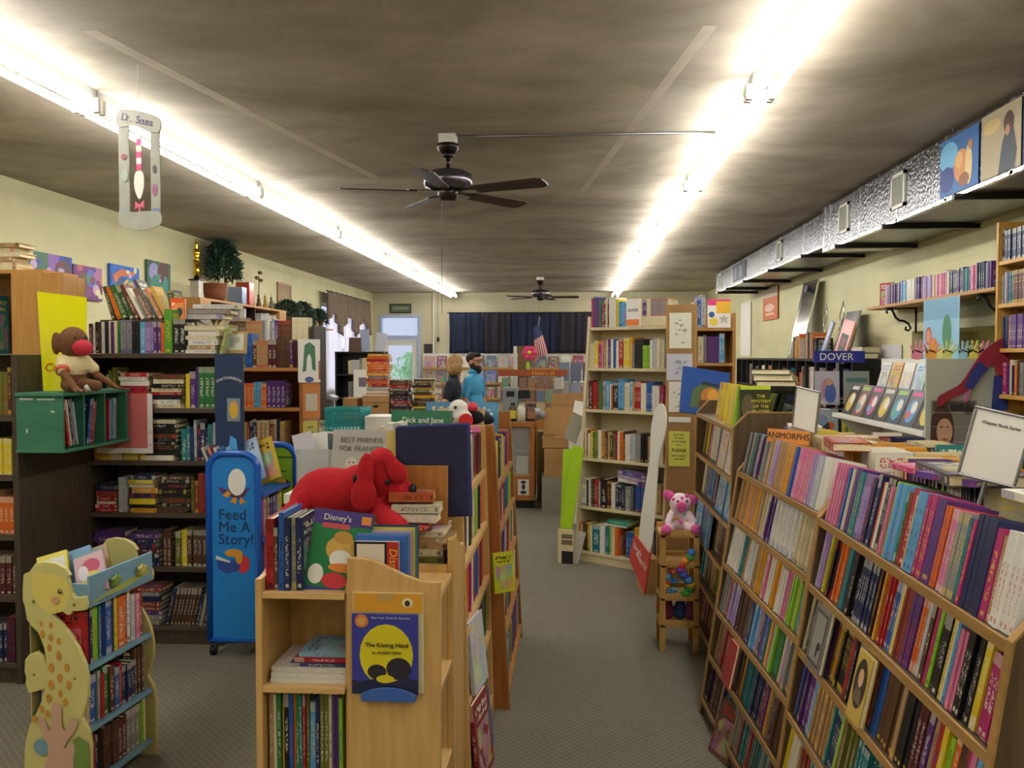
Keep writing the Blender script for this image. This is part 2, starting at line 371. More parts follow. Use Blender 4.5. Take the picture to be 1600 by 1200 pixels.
def book(M, t, h, d, col, label=None, name='paperback_book', cat='paperback', group=None, rnd=None, stuff=None, defer=False):
    rnd = random.random() if rnd is None else rnd
    if rnd < .055: rnd = -1.0
    c = lin(col)[:3]
    if defer and not stuff: DEFER.append((M.copy(), t, h, d, col, label, name, cat, group, rnd)); return None
    V, F, mi, uv, PV, PF = book_parts(t, h, d)
    if stuff:
        s = STUFF.setdefault(stuff, dict(v=[], f=[], m=[], uv=[], c=[]))
        o = len(s['v']); s['v'] += [tuple(M @ Vector(p)) for p in V]; s['f'] += [tuple(i + o for i in f) for f in F]; s['m'] += mi; s['uv'] += uv; s['c'] += [(*c, rnd)] * (4 * len(F))
        o = len(s['v']); s['v'] += [tuple(M @ Vector(p)) for p in PV]; s['f'] += [tuple(i + o for i in f) for f in PF]; s['m'] += [2] * 5; s['uv'] += [_UVP] * 20; s['c'] += [(.8, .7, .45, 0)] * 20
        return None
    key = (round(t, 5), round(h, 5), round(d, 5), col, rnd)
    if key not in _bm:
        me = bpy.data.meshes.new(name); me.from_pydata(V, [], F); me.polygons.foreach_set('material_index', mi)
        ul = me.uv_layers.new(name='uv'); ul.data.foreach_set('uv', [x for p in uv for x in p])
        ca = me.color_attributes.new('Col', 'FLOAT_COLOR', 'CORNER'); ca.data.foreach_set('color', [x for _ in range(4 * len(F)) for x in (*c, rnd)])
        me.materials.append(SPINE); me.materials.append(COVER); me.update()
        pm = bpy.data.meshes.new('page_block'); pm.from_pydata(PV, [], PF); pm.materials.append(PAPER); pm.update()
        _bm[key] = (me, pm)
    me, pm = _bm[key]
    o = bpy.data.objects.new(name, me); COL.objects.link(o); o.matrix_world = M
    p = bpy.data.objects.new('page_block', pm); COL.objects.link(p); p.parent = o
    if label: tag(o, label, cat, group)
    return o
def place_books(limit=285):
    bpy.context.view_layer.update(); dg = bpy.context.evaluated_depsgraph_get(); RT = _RM.transposed(); C0 = Vector((0, 0, CAMZ))
    def proj(p):
        v = RT @ (p - C0)
        return None if v.z > -.05 else (800 + FPX * v.x / -v.z, 600 - FPX * v.y / -v.z)
    taken = {}
    for o in S.objects:
        if o.parent is None and o.name.split('.')[0] in KINDSTUFF: k = o.name.split('.')[0]; taken[k] = taken.get(k, 0) + 1
    sc = {}
    for it in DEFER:
        M, t, h, d = it[:4]; q = [proj(M @ Vector(p)) for p in ((0, 0, 0), (t, 0, 0), (t, 0, h), (0, 0, h))]
        c = M @ Vector((t / 2, -.004, h * .62)); a = 0.0
        if all(q):
            pc = proj(c)
            a = abs(sum(q[i][0] * q[(i + 1) % 4][1] - q[(i + 1) % 4][0] * q[i][1] for i in range(4))) / 2
            if not (0 < pc[0] < 1600 and 0 < pc[1] < 1200): a = -1
            elif a > 1:
                v = c - C0; hit = S.ray_cast(dg, C0, v.normalized(), distance=v.length - .01)
                if hit[0]: a *= .02
        sc.setdefault(it[6], []).append((a, it))
    for k, L in sc.items():
        L.sort(key=lambda p: -p[0]); keep = max(0, limit - taken.get(k, 0))
        for i, (a, it) in enumerate(L):
            if i < keep and a > 3: book(*it[:10])
            else: book(*it[:10], stuff=KINDSTUFF[k])
def flush_stuff(labels):
    for k, s in STUFF.items():
        me = bpy.data.meshes.new(k); me.from_pydata(s['v'], [], s['f']); me.polygons.foreach_set('material_index', s['m'])
        ul = me.uv_layers.new(name='uv'); ul.data.foreach_set('uv', [x for p in s['uv'] for x in p])
        ca = me.color_attributes.new('Col', 'FLOAT_COLOR', 'CORNER'); ca.data.foreach_set('color', [x for p in s['c'] for x in p])
        for x in (SPINE, COVER, PAPER): me.materials.append(x)
        me.update(); o = bpy.data.objects.new(k, me); COL.objects.link(o); tag(o, *labels[k], kind='stuff')
def sizeword(t): return 'thick' if t > .03 else 'slim' if t < .014 else 'medium'
def row(M, L, where, pal_=PAL, h=(.17, .2), t=(.012, .026), d=(.11, .13), lean=0.0, run=.3, runlen=(3, 7), name='paperback_book', cat='paperback', word='paperback', group=None, stuff=None, tip=0.0, fixed=None, i0=1):
    x, i, fi = 0.0, i0, 0
    while x < L - .004:
        if fixed and fi < len(fixed):
            f = fixed[fi]; fi += 1; cn, ch = (f[0], PD.get(f[0], f[1] if len(f) > 1 and isinstance(f[1], str) else '#888888')); tt = f[2] if len(f) > 2 else random.uniform(*t); hh = f[3] if len(f) > 3 else random.uniform(*h); n = f[4] if len(f) > 4 else 1
        else:
            cn, ch = random.choice(pal_); tt = random.uniform(*t); hh = random.uniform(*h); n = random.randint(*runlen) if random.random() < run else 1
        rnd = random.random(); dd = random.uniform(*d)
        for _ in range(n):
            if x + tt > L: x = L; break
            Mb = M @ T(x, random.uniform(0, .012), 0) @ RX(-lean)
            if tip: Mb = Mb @ RY(tip)
            if n == 1 and not tip: Mb = Mb @ RY(random.uniform(-.012, .012))
            book(Mb, tt, hh, dd, ch, f"{sizeword(tt)} {cn} {word}, {ordn(i)} along {where}", name, cat, group, rnd, stuff, True)
            x += tt + (.0012 if not tip else tt * .25); i += 1
    return i
def pile(M, n, where, pal_=PAL, w=(.17, .23), d=(.12, .15), t=(.014, .034), name='paperback_book', cat='paperback', word='paperback', group=None, stuff=None):
    z = 0.0
    for i in range(n):
        cn, ch = random.choice(pal_); tt = random.uniform(*t); ww = random.uniform(*w); dd = random.uniform(*d)
        Mb = M @ T(ww + random.uniform(-.012, .012), random.uniform(0, .015), z) @ Matrix(((0, 0, -1, 0), (0, 1, 0, 0), (1, 0, 0, 0), (0, 0, 0, 1)))
        book(Mb, tt, ww, dd, ch, f"{sizeword(tt)} {cn} {word} lying {ordn(i + 1)} up in {where}", name, cat, group, None, stuff, True)
        z += tt + .0006
    return z
def face_out(M, w, h, t, col, label, name='picture_book', cat='picture book', group=None, rnd=None):
    # a book standing with its front cover to -y: spine on the left
    Mb = M @ T(0, t, 0) @ RZ(R(-90))
    return book(Mb, t, h, w, col, label, name, cat, group, rnd)
# ================================================================ flat print helper
def clip_poly(poly, w, h):
    for ax, lim, sg in ((0, 0, 1), (0, w, -1), (1, 0, 1), (1, h, -1)):
        out = []
        for i, p in enumerate(poly):
            q = poly[i - 1]; ip, iq = (p[ax] - lim) * sg >= 0, (q[ax] - lim) * sg >= 0
            if ip != iq:
                t = (lim - q[ax]) / (p[ax] - q[ax]); out.append((q[0] + (p[0] - q[0]) * t, q[1] + (p[1] - q[1]) * t))
            if ip: out.append(p)
        poly = out
        if len(poly) < 3: return None
    return poly
def printed(parent, patches, M=None, name='print', clip=None):
    mb = MB(); ms = []; idx = {}
    for k, p in enumerate(patches):
        hx = p[-1]
        if hx not in idx: idx[hx] = len(ms); ms.append(plain(hx))
        y = -.0006 - .0003 * k
        if p[0] == 'e': poly = [(p[1] + p[3] * math.cos(2 * math.pi * i / 20), p[2] + p[4] * math.sin(2 * math.pi * i / 20)) for i in range(20)]
        elif p[0] == 'r': poly = [(p[1], p[3]), (p[2], p[3]), (p[2], p[4]), (p[1], p[4])]
        else: poly = p[1]
        if clip: poly = clip_poly(list(poly), *clip)
        if not poly: continue
        mb.prism(poly, y, y + .0003, 'xz', idx[hx])
    return mb.build(name, ms, parent, M=M)
def panel(name, label, cat, M, w, h, t, m, patches=(), group=None, rim=None):
    # a thin upright board: front at y=0 facing -y, bottom left at the origin
    o = thing(name, label, cat, M=M, group=group)
    bx('board', m, o, 0, w, 0, t, 0, h)
    if patches: printed(o, patches, clip=(w, h))
    if rim:
        f = MB(); b = .02
        for a in ((0, w, 0, b), (0, w, h - b, h), (0, b, b, h - b), (w - b, w, b, h - b)): f.box(a[0], a[1], -.008, 0, a[2], a[3])
        f.build('frame', rim, o)
    return o
FACE_PX = RZ(R(90))                           # front looks to +x (local x runs along +y)
FACE_MX = RZ(R(-90))                          # front looks to -x (local x runs along -y)

# ================================================================ the room
def struct(name, mb, m, label, cat, bevel=0):
    o = mb.build(name, m, bevel=bevel); return tag(o, label, cat, kind='structure')
struct('floor', MB().box(XL - .2, XR + .5, YN - .2, YF + .2, -.06, 0), CARPET, 'grey-green looped carpet with a small diamond weave', 'floor')
struct('ceiling', MB().box(XL - .2, XR + .2, YN - .2, YF + .2, H, H + .1), CEIL, 'smoke-stained taupe ceiling above the whole shop', 'ceiling')
w = MB(); y0, y1, z0, z1 = 15.2, 18.1, .85, 2.62
w.box(XL - .2, XL, YN, y0, 0, H).box(XL - .2, XL, y1, YF, 0, H).box(XL - .2, XL, y0, y1, 0, z0).box(XL - .2, XL, y0, y1, z1, H)
struct('wall_left', w, BLOCK, 'cream painted block wall with canvases and plant shelves', 'wall')
w = MB(); ny0, ny1, nz0, nz1 = 6.12, 7.85, 1.0, 1.87
w.box(XR, XR + .2, YN, ny0, 0, H).box(XR, XR + .2, ny1, YF, 0, H).box(XR, XR + .2, ny0, ny1, 0, nz0).box(XR, XR + .2, ny0, ny1, nz1, H)
w.box(XR + .2, XR + .6, ny0 - .1, ny0, nz0 - .1, nz1 + .1).box(XR + .2, XR + .6, ny1, ny1 + .1, nz0 - .1, nz1 + .1).box(XR + .2, XR + .6, ny0, ny1, nz1, nz1 + .1).box(XR + .2, XR + .6, ny0, ny1, nz0 - .1, nz0).box(XR + .5, XR + .6, ny0, ny1, nz0, nz1)
struct('wall_right', w, BLOCK, 'cream block wall with a square recess under the foil duct', 'wall')
dx0, dx1, dz1 = -4.3, -3.36, 2.58
w = MB(); w.box(XL - .2, dx0, YF, YF + .2, 0, H).box(dx1, XR + .2, YF, YF + .2, 0, H).box(dx0, dx1, YF, YF + .2, dz1, H)
struct('wall_far', w, WALL, 'cream wall at the end of the shop behind the navy curtain', 'wall')
struct('wall_near', MB().box(XL - .2, XR + .2, YN - .2, YN, 0, H), WALL, 'cream wall behind the viewer', 'wall')
STRIP = mat('patched_strip', '#bdb2a2', .75, var=.12, scale=6)
def strip(name, pts, wd, label):
    mb = MB()
    a, b = Vector(pts[0]), Vector(pts[1]); d = (b - a).normalized(); n = Vector((-d.y, d.x)) * wd / 2
    mb.prism([tuple(a + n), tuple(b + n), tuple(b - n), tuple(a - n)], H - .0006, H, 'xy')
    struct(name, mb, STRIP, label, 'trim')
p = [atZ(140, 48, H), atZ(610, 290, H)]; strip('trim_1', [p[0].xy, p[1].xy], .075, 'pale plaster patch line across the ceiling beside the hanging frame')
p = [atZ(1110, 40, H), atZ(905, 305, H)]; strip('trim_2', [p[0].xy, p[1].xy], .06, 'pale plaster patch line on the ceiling between fan and tubes')
# door with transom and daylight
GLASS = mat('clear_glass', '#ffffff', .02, alpha=.12)
BLUEF = mat('pale_blue_frame', '#a9b6d6', .45)
d = thing('door_1', 'glazed shop door with a transom, daylight and greenery behind', 'door', (dx0, YF, 0), kind='structure'); dw = dx1 - dx0
fr = MB(); fr.box(0, .07, -.02, .16, 0, dz1).box(dw - .07, dw, -.02, .16, 0, dz1).box(.07, dw - .07, -.02, .16, dz1 - .06, dz1).box(.07, dw - .07, -.02, .16, 2.03, 2.12)
fr.build('frame', BLUEF, d, bevel=.006)
lf = MB(); lf.box(.08, .2, .03, .08, .02, 2.02).box(dw - .2, dw - .08, .03, .08, .02, 2.02).box(.2, dw - .2, .03, .08, 1.9, 2.02).box(.2, dw - .2, .03, .08, .02, .3)
leaf = lf.build('door_leaf', WHITEP, d); bx('pane', GLASS, leaf, .2, dw - .2, .05, .056, .3, 1.9)
bx('pane', GLASS, d, .07, dw - .07, .06, .066, 2.12, dz1 - .06)
MB().tube([(dw - .16, .0, .95), (dw - .16, -.05, .97), (dw - .16, -.05, 1.2), (dw - .16, .0, 1.22)], .012).build('handle', CHROME, d, smooth=True)
# outside the door
struct('ground_outside', MB().box(-12, 6, YF + .2, 34, -.12, -.02), mat('concrete', '#b9b4a8', .9, var=.08, scale=3), 'pale pavement outside the shop door', 'ground')
o = MB().box(-9, -1, 27, 27.3, 0, 4).build('building_facade', mat('stucco', '#a9adb8', .8)); tag(o, 'pale blue-grey building across the pavement seen through the door', 'building')
lm = mat('leaf_green', '#5fae6c', .6, var=.3, scale=8)
b = thing('garden_bush', 'loose green bush growing outside the glazed door', 'bush', (-4.05, 22.4, -.02)); MB().cyl((0, 0, 0), (0, 0, .9), .03, .02, 8).build('stem', mat('bark', '#5c4a36', .8), b)
mb = MB(); rg = random.Random(3)
for _ in range(1500):
    a, e, r_ = rg.uniform(0, 6.28), rg.uniform(-.6, 1.3), rg.uniform(.1, .75); c = Vector((.15 + r_ * math.cos(a) * math.cos(e), r_ * math.sin(a) * math.cos(e), 1.25 + .9 * r_ * math.sin(e))); M_ = Matrix.Translation(c) @ Euler((rg.uniform(0, 3), rg.uniform(0, 3), rg.uniform(0, 6))).to_matrix().to_4x4()
    mb.add([(-.07, 0, 0), (0, .032, .008), (.08, 0, 0), (0, -.032, .008)], [(0, 1, 2, 3)], 0, M_)
q = mb.build('foliage', lm, b); q['kind'] = 'stuff'
o = thing('red_bench', 'red slatted bench standing outside the glazed door', 'bench', (-4.0, 24.2, -.02)); rm_ = mat('red_paint', '#c8484e', .5)
for k in range(3): bx('slat', rm_, o, .05, 1.1, .05 + .12 * k, .15 + .12 * k, .42, .45)
for k in range(3): bx('slat', rm_, o, .05, 1.1, .42, .45, .5 + .14 * k, .61 + .14 * k)
for x_ in (.1, 1.0):
    for y_ in (.06, .4): bx('leg', rm_, o, x_, x_ + .05, y_, y_ + .05, 0, .43)
# side window with sheer and valance
wn = thing('window_1', 'tall bright window with white frame in the cream block wall', 'window', (XL, y0, 0), kind='structure'); L_ = y1 - y0
f = MB(); 
for a in ((0, .07), (L_ / 3 - .03, L_ / 3 + .03), (2 * L_ / 3 - .03, 2 * L_ / 3 + .03), (L_ - .07, L_)): f.box(-.14, -.02, a[0], a[1], z0, z1)
for a in ((z0, z0 + .07), (z1 - .07, z1), (1.75, 1.8)): f.box(-.14, -.02, 0, L_, a[0], a[1])
f.build('frame', WHITEP, wn)
for k in range(3): bx('pane', GLASS, wn, -.09, -.085, .05 + k * L_ / 3, L_ / 3 * (k + 1) - .03, z0 + .05, z1 - .05)
bx('sill', WHITEP, wn, -.14, .06, -.04, L_ + .04, z0 - .04, z0)
def cloth_mat(name, hx, tr):
    m, nt, b = nt_new(name); N = nt.nodes; t_ = N.new('ShaderNodeBsdfTranslucent'); t_.inputs[0].default_value = lin(hx); mx = N.new('ShaderNodeMixShader'); mx.inputs[0].default_value = tr
    b.inputs['Base Color'].default_value = lin(hx); b.inputs['Roughness'].default_value = .9
    link(nt, b.outputs[0], mx.inputs[1]); link(nt, t_.outputs[0], mx.inputs[2]); link(nt, mx.outputs[0], N['Material Output'].inputs[0]); return m
def drape(x_of, L, ztop, zbot, folds, amp, nz=10, hem=None, n=160):
    mb = MB(); vs = []; fs = []
    for i in range(n + 1):
        u = i / n; ph = u * folds * 2 * math.pi
        for j in range(nz + 1):
            t_ = j / nz; zb = zbot(u) if callable(zbot) else zbot
            z = ztop + (zb - ztop) * t_ + (.012 * math.sin(ph * 1.7) if j == 0 else 0)
            vs.append((u * L + .01 * math.sin(ph * .6 + 3 * t_), amp * (.5 + .6 * t_) * math.sin(ph + .8 * math.sin(ph * .37)) , z))
    for i in range(n):
        for j in range(nz):
            a = i * (nz + 1) + j; fs.append((a, a + nz + 1, a + nz + 2, a + 1))
    return mb.add(vs, fs)
SHEER = cloth_mat('sheer_white', '#f3f0f4', .7)
for k, (a, b) in enumerate(((0.0, .95), (1.25, 2.1), (2.35, 2.95))):
    c = thing('sheer_curtain', ['white sheer curtain at the window end nearer the plants', 'white sheer curtain in the middle of the bright window', 'white sheer curtain at the window end by the corner'][k], 'curtain', M=T(XL + .1, y0 + a, 0) @ RZ(R(90)), group='sheers at the bright window')
    o = drape(None, b - a, 2.62, .95, 7, .025, n=70).build('fabric', SHEER, c, smooth=True); o.modifiers.new('s', 'SOLIDIFY').thickness = .002
VAL = mat('brown_velvet', '#6d5c4c', .8, var=.15, scale=14, sheen=.3)
c = thing('window_valance', 'brown scalloped valance gathered across the top of the bright window', 'valance', M=T(XL + .16, y0 - .15, 0) @ RZ(R(90)))
o = drape(None, L_ + .3, 2.82, lambda u: 2.12 + .2 * abs(math.sin(u * 3 * math.pi + .5)) + .1 * math.sin(u * 17), 13, .04).build('fabric', VAL, c, smooth=True); o.modifiers.new('s', 'SOLIDIFY').thickness = .006
MB().cyl((-.05, 0, 2.81), (L_ + .35, 0, 2.81), .012).build('rod', DARKM, c)

# ================================================================ strip lights
tube_m, nt_, b_ = nt_new('fluorescent_tube'); b_.inputs['Emission Color'].default_value = lin('#fbf8f2'); b_.inputs['Emission Strength'].default_value = TUBE; b_.inputs['Base Color'].default_value = (.9, .9, .9, 1)
HOUS = mat('lamp_housing', '#b9b9b4', .5)
def strip_light(x, y, label, group):
    o = thing('strip_light', label, 'strip light', (x, y, H), group=group)
    hb = MB(); hb.prism([(-.045, 0), (.045, 0), (.045, -.05), (.02, -.075), (-.02, -.075), (-.045, -.05)], 0, 2.39, 'xz'); hb.build('housing', HOUS, o)
    for s in (-1, 1):
        MB().cyl((s * .055, .04, -.105), (s * .055, 2.35, -.105), .019, n=10).build('tube', tube_m, o, smooth=True)
        for yy in (.005, 2.35): MB().box(s * .055 - .018, s * .055 + .018, yy, yy + .035, -.128, -.05).build('socket', WHITE, o, bevel=.005)
    return o
for rx, nm in ((-2.57, 'over the dark bookcases'), (.95, 'over the aisle')):
    for k, ys in enumerate((-2.7, -.3, 2.1, 4.5, 6.9, 9.3, 11.7, 14.1, 16.5)):
        strip_light(rx, ys, f'bare twin-tube strip light, {ordn(k + 1)} along the ceiling row {nm}', 'strip lights in two ceiling rows')
def conduit(name, pts, label, r=.009):
    o = MB().tube(pts, r, 8).build(name, GREYM, smooth=True); return tag(o, label, 'conduit')
FX, FY = -.79, 5.55
conduit('metal_conduit', [(FX + .06, FY, H - .012), (.9, FY, H - .012)], 'thin metal conduit running from the near ceiling fan to the tubes')
conduit('metal_conduit', [(-.5, 15.5, H - .012), (.9, 15.5, H - .012)], 'thin metal conduit running from the distant ceiling fan to the tubes')

# ================================================================ ceiling fans
BLADE = wood('walnut_blade', '#3a2419', '#2a1a12', .4, 'x')
def ceiling_fan(label):
    o = thing('ceiling_fan', label, 'ceiling fan', (FX, FY, H), group='dark ceiling fans')
    bx('junction_box', WHITEP, o, -.055, .055, -.055, .055, -.06, 0, .006)
    MB().lathe([(0, -.06), (.07, -.06), (.075, -.08), (.05, -.115), (.03, -.13), (0, -.13)], 24).build('canopy', DARKM, o, smooth=True)
    MB().lathe([(.042, -.128), (.042, -.145), (.016, -.15), (.014, -.21), (.03, -.22), (0, -.225)], 16).build('downrod', DARKM, o, smooth=True)
    MB().lathe([(0, -.215), (.05, -.22), (.12, -.235), (.155, -.255), (.158, -.3), (.15, -.33), (.1, -.35), (0, -.35)], 32).build('motor_housing', mat('pewter', '#6d6a72', .22, .85), o, smooth=True)
    MB().lathe([(0, -.345), (.07, -.345), (.065, -.375), (.06, -.405), (.045, -.42), (0, -.42)], 24).build('switch_cup', DARKM, o, smooth=True)
    for k in range(5):
        a = R(49 - 72 * k); M_ = RZ(a) @ T(0, 0, -.362)
        pl = [(.2, -.055), (.64, -.07), (.685, -.05), (.69, 0), (.685, .05), (.64, .07), (.2, .055)]
        bl = MB().prism(pl, -.004, .004, 'xy').build('blade', BLADE, o, M=M_ @ RX(R(-11)))
        MB().prism([(.06, -.02), (.15, -.012), (.25, -.035), (.27, 0), (.25, .035), (.15, .012), (.06, .02)], .004, .01, 'xy').build('blade_iron', DARKM, bl)
    MB().tube([(-.035, -.05, -.41), (-.035, -.05, -1.15)], .0015, 5).build('pull_chain', DARKM, o)
    return o
fan = ceiling_fan('dark five-blade ceiling fan hanging closest, with a long pull chain')
f2 = copy_tree(fan); f2.location = (-.55, 15.5, H); f2['label'] = 'dark five-blade ceiling fan in the distance before the navy curtain'; f2.rotation_euler = (0, 0, R(20))

# ================================================================ foil duct
du = thing('foil_duct', 'silver foil-wrapped air duct running under the ceiling on brackets', 'duct', (2.36, 1.0, 2.63))
DY = 7.3
bx('duct_section', FOIL, du, 0, .6, 0, DY, 0, .41, .01)
s2 = bx('duct_section', FOIL, du, .05, .58, DY, 13.65, .07, .40, .01)
for k in range(9):
    yy = .55 + k * .82
    if yy < DY: MB().box(-.004, .004, yy, yy + .03, -.002, .412).build('seam_tape', TAPE, du)
for k in range(6): MB().box(.045, .056, DY + .9 + k, DY + .93 + k, .068, .402).build('seam_tape', TAPE, du)
MB().box(-.004, .05, DY - .03, DY + .03, -.004, .414).build('seam_tape', TAPE, du)
MB().box(-.004, .03, 0, DY, -.004, .02).build('edge_tape', TAPE, du); MB().box(.046, .08, DY, 13.65, .066, .088).build('edge_tape', TAPE, du)
VENTG = mat('vent_grey', '#8f9186', .5)
for (yc, x_, zc, hh) in ((6.45 - 1, 0, .215, .25), (7.7 - 1, 0, .215, .25), (10.25 - 1, .05, .24, .23), (14.2 - 1, .05, .24, .23)):
    v = MB(); a, b, e = yc - .13, yc + .13, .025; z_0, z_1 = zc - hh / 2, zc + hh / 2
    for q in ((a, b, z_0, z_0 + e), (a, b, z_1 - e, z_1), (a, a + e, z_0, z_1), (b - e, b, z_0, z_1)): v.box(x_ - .014, x_, q[0], q[1], q[2], q[3])
    vo = v.build('vent_frame', WHITEP, du)
    for j in range(7): MB().box(-.006, .001, a + e + j * .03, a + e + j * .03 + .02, z_0 + e, z_1 - e).build('vent_slat', VENTG, vo, M=T(x_, 0, 0))
for k, yy in enumerate((2.2, 3.4, 4.4, 5.6, 6.75, 8.1, 9.6, 11.1, 12.4, 13.2)):
    MB().box(-.06 if yy < DY else .0, .64, yy, yy + .035, (-.035 if yy < DY else .035), (0 if yy < DY else .07)).build('bracket', BLACK, du)
for k in range(8): MB().cyl((.01, .7 + 1.3 * k, .4), (.01, .7 + 1.3 * k, .45), .003, n=6).build('hanger_wire', GREYM, du)
panel('duct_poster', 'blue poster with golden figures fixed to the foil duct', 'poster', T(2.352, 5.735, 2.655) @ FACE_MX, .52, .35, .003, plain('2f66a8'),
      [('e', .12, .24, .13, .09, '#6fb2d8'), ('e', .1, .1, .1, .08, '#243b86'), ('e', .3, .15, .1, .1, '#c98a4c'), ('e', .27, .19, .05, .05, '#dba96a'), ('e', .4, .14, .045, .12, '#d9c08a'), ('e', .42, .25, .03, .03, '#b57b4a'), ('e', .34, .06, .07, .04, '#8a5a34')])
panel('duct_poster', 'sandy poster with one dark standing figure fixed to the foil duct', 'poster', T(2.352, 5.18, 2.655) @ FACE_MX, .44, .36, .003, plain('a89a7c'),
      [('e', .12, .28, .1, .04, '#c7b078'), ('p', [(.2, 0), (.24, .16), (.29, .24), (.36, .22), (.4, .1), (.38, 0)], '#39404a'), ('e', .31, .26, .055, .06, '#4a3026'), ('e', .3, .22, .025, .03, '#b98468')])
panel('duct_poster', 'dark blue poster edge fixed to the foil duct nearest the viewer', 'poster', T(2.352, 4.72, 2.655) @ FACE_MX, .5, .35, .003, plain('1e3568'))
panel('duct_poster', 'small dark group-photo poster far along the foil duct', 'poster', T(2.403, 13.1, 2.75) @ FACE_MX, .95, .24, .003, plain('2c3040'),
      [('r', .05 + .13 * k, .14 + .13 * k, .02, .19 + .02 * (k % 2), ['#6a7288', '#8a8e98', '#454c66'][k % 3]) for k in range(6)])
# ================================================================ sloped walnut racks
def sloped_rack(name, label, M, L, shelves, slope, Wd, top, chamf=.1, sd=.17, back=True, mats=None, top_full=True, base=.06):
    pm, sm, em = mats or (WALNUT, WALNUT_X, EDGE)
    o = thing(name, label, 'book rack', M=M)
    yt = slope * shelves[0]
    prof = [(0, 0), (yt, shelves[0] + .005), (yt + chamf, top), (Wd - yt - chamf, top), (Wd - yt, shelves[0] + .005), (Wd, 0)]
    for x in (0, L - .02):
        p = MB().prism(prof, x, x + .02, 'yz').build('end_panel', pm, o)
        e = MB(); e.prism([(-.006, 0), (yt - .006, shelves[0] + .005), (yt, shelves[0] + .005), (0, 0)], x - .001, x + .021, 'yz')
        e.prism([(yt - .006, shelves[0] + .005), (yt + chamf - .006, top + .006), (Wd - yt - chamf, top + .006), (Wd - yt - chamf, top), (yt + chamf, top), (yt, shelves[0] + .005)], x - .001, x + .021, 'yz')
        e.build('edge_band', em, p)
    for k, z in enumerate(shelves):
        y = slope * z
        s = bx('shelf', sm, o, .02, L - .02, y, (Wd - y) if (k == 0 and top_full) else y + sd, z - .02, z)
        bx('edge_band', em, s, .02, L - .02, y - .006, y, z - .021, z + .003)
    yd = Wd / 2 if back else Wd - .05
    bx('divider_board', pm, o, .02, L - .02, yd - .01, yd + .01, base, shelves[0] - .02)
    bx('kick_board', pm, o, .02, L - .02, .012, .03, 0, shelves[-1] - .02)
    return o
ZS = [1.122, .91, .698, .486, .274, .07]; SL = .152; LEAN = R(12)
MBB = T(.640, 2.87, 0) @ RZ(R(-90)); LB = 1.25
MBA = T(.600, 4.02, 0) @ RZ(R(-86.9)); LA = 1.11
sloped_rack('sloped_book_rack', 'walnut sloped book rack closest on the aisle, its end panel edged in pale wood', MBB, LB, ZS, SL, 1.1, 1.24)
sloped_rack('sloped_book_rack', 'walnut sloped book rack between the closest rack and the picture book rack', MBA, LA, ZS, SL, 1.1, 1.24)
def rr(base, k, L, where, **kw):
    z = ZS[k]; return row(base @ T(.028, SL * z + .006, z + .002), L - .056, where, lean=LEAN, **kw)
P = lambda n, t, h=.185, c=1: (n, None, t, h, c)
GB = 'series paperbacks on the closest walnut rack'; GA = 'paperbacks on the middle walnut rack'
rr(MBB, 0, LB, "the closest walnut rack's top shelf", group=GB, h=(.175, .2), fixed=[P('pink', .011, .19, 9), P('navy', .012), P('orange', .014), P('blue', .013, .19, 2), P('cream', .01, .19), P('purple', .026, .195, 2), P('teal', .018, .19, 2), P('lilac', .016, .19, 3), P('crimson', .012), P('navy', .02), P('brown', .024, .2), P('navy', .022, .2), P('orange', .012), P('white', .014), P('black', .022, .2, 2), P('pink', .014), P('lime', .013, .2, 2), P('sky blue', .016, .2, 3), P('green', .012), P('brick red', .014), P('crimson', .036, .2), P('amber', .014), P('sky blue', .022, .2, 2), P('magenta', .018, .2, 3), P('purple', .045, .2), P('orange', .012, .19, 2), P('crimson', .014, .19), P('pink', .012, .19, 3), P('grey', .016, .19, 3), P('teal', .014), P('magenta', .012), P('navy', .02, .2, 4)])
rr(MBB, 1, LB, "the closest walnut rack's second shelf", group=GB, h=(.165, .19), fixed=[P('lilac', .01, .18, 5), P('white', .012), P('navy', .014), P('yellow', .012), P('green', .013, .18, 2), P('black', .018, .18, 2), P('navy', .013), P('orange', .013, .185, 4), P('teal', .016, .18, 3), P('crimson', .012), P('green', .014), P('black', .024, .18, 2), P('orange', .013), P('navy', .014, .18, 8), P('brown', .014), P('maroon', .014, .18, 2), P('amber', .011), P('crimson', .014, .185, 4), P('blue', .014, .18, 2), P('cream', .01), P('yellow', .01), P('brick red', .015, .18, 3), P('purple', .015, .18, 3), P('orange', .014, .18, 2), P('silver', .014, .18, 2), P('brown', .018), P('magenta', .016), P('lime', .015), P('black', .026, .18, 2), P('yellow', .01, .18), P('cream', .012), P('sky blue', .012), P('pink', .012, .17, 3)])
rr(MBB, 2, LB, "the closest walnut rack's third shelf", group=GB, h=(.165, .19), fixed=[P('cream', .012), P('black', .016), P('olive', .02), P('grey', .04, .17), P('black', .03), P('teal', .015, .18, 7), P('purple', .012), P('amber', .045, .18), P('black', .016, .18, 6), P('crimson', .024, .18), P('black', .014, .18), P('grey', .018, .18, 4), P('orange', .02, .185, 4), P('blue', .02, .18, 3), P('brown', .024, .18, 4), P('tan', .02), P('black', .02, .18, 3), P('maroon', .02, .18, 3)])
rr(MBB, 3, .7, "the closest walnut rack's fourth shelf", group=GB, h=(.16, .185), fixed=[P('crimson', .014), P('blue', .014), P('orange', .014), P('black', .02), P('purple', .016, .18, 4), P('magenta', .014), P('sky blue', .012, .18, 3), P('tan', .012, .18, 9), P('amber', .014, .18, 2), P('teal', .018), P('navy', .018, .18, 3)])
rr(MBB, 4, .5, "the closest walnut rack's fifth shelf", stuff='paperback_rows', h=(.16, .185))
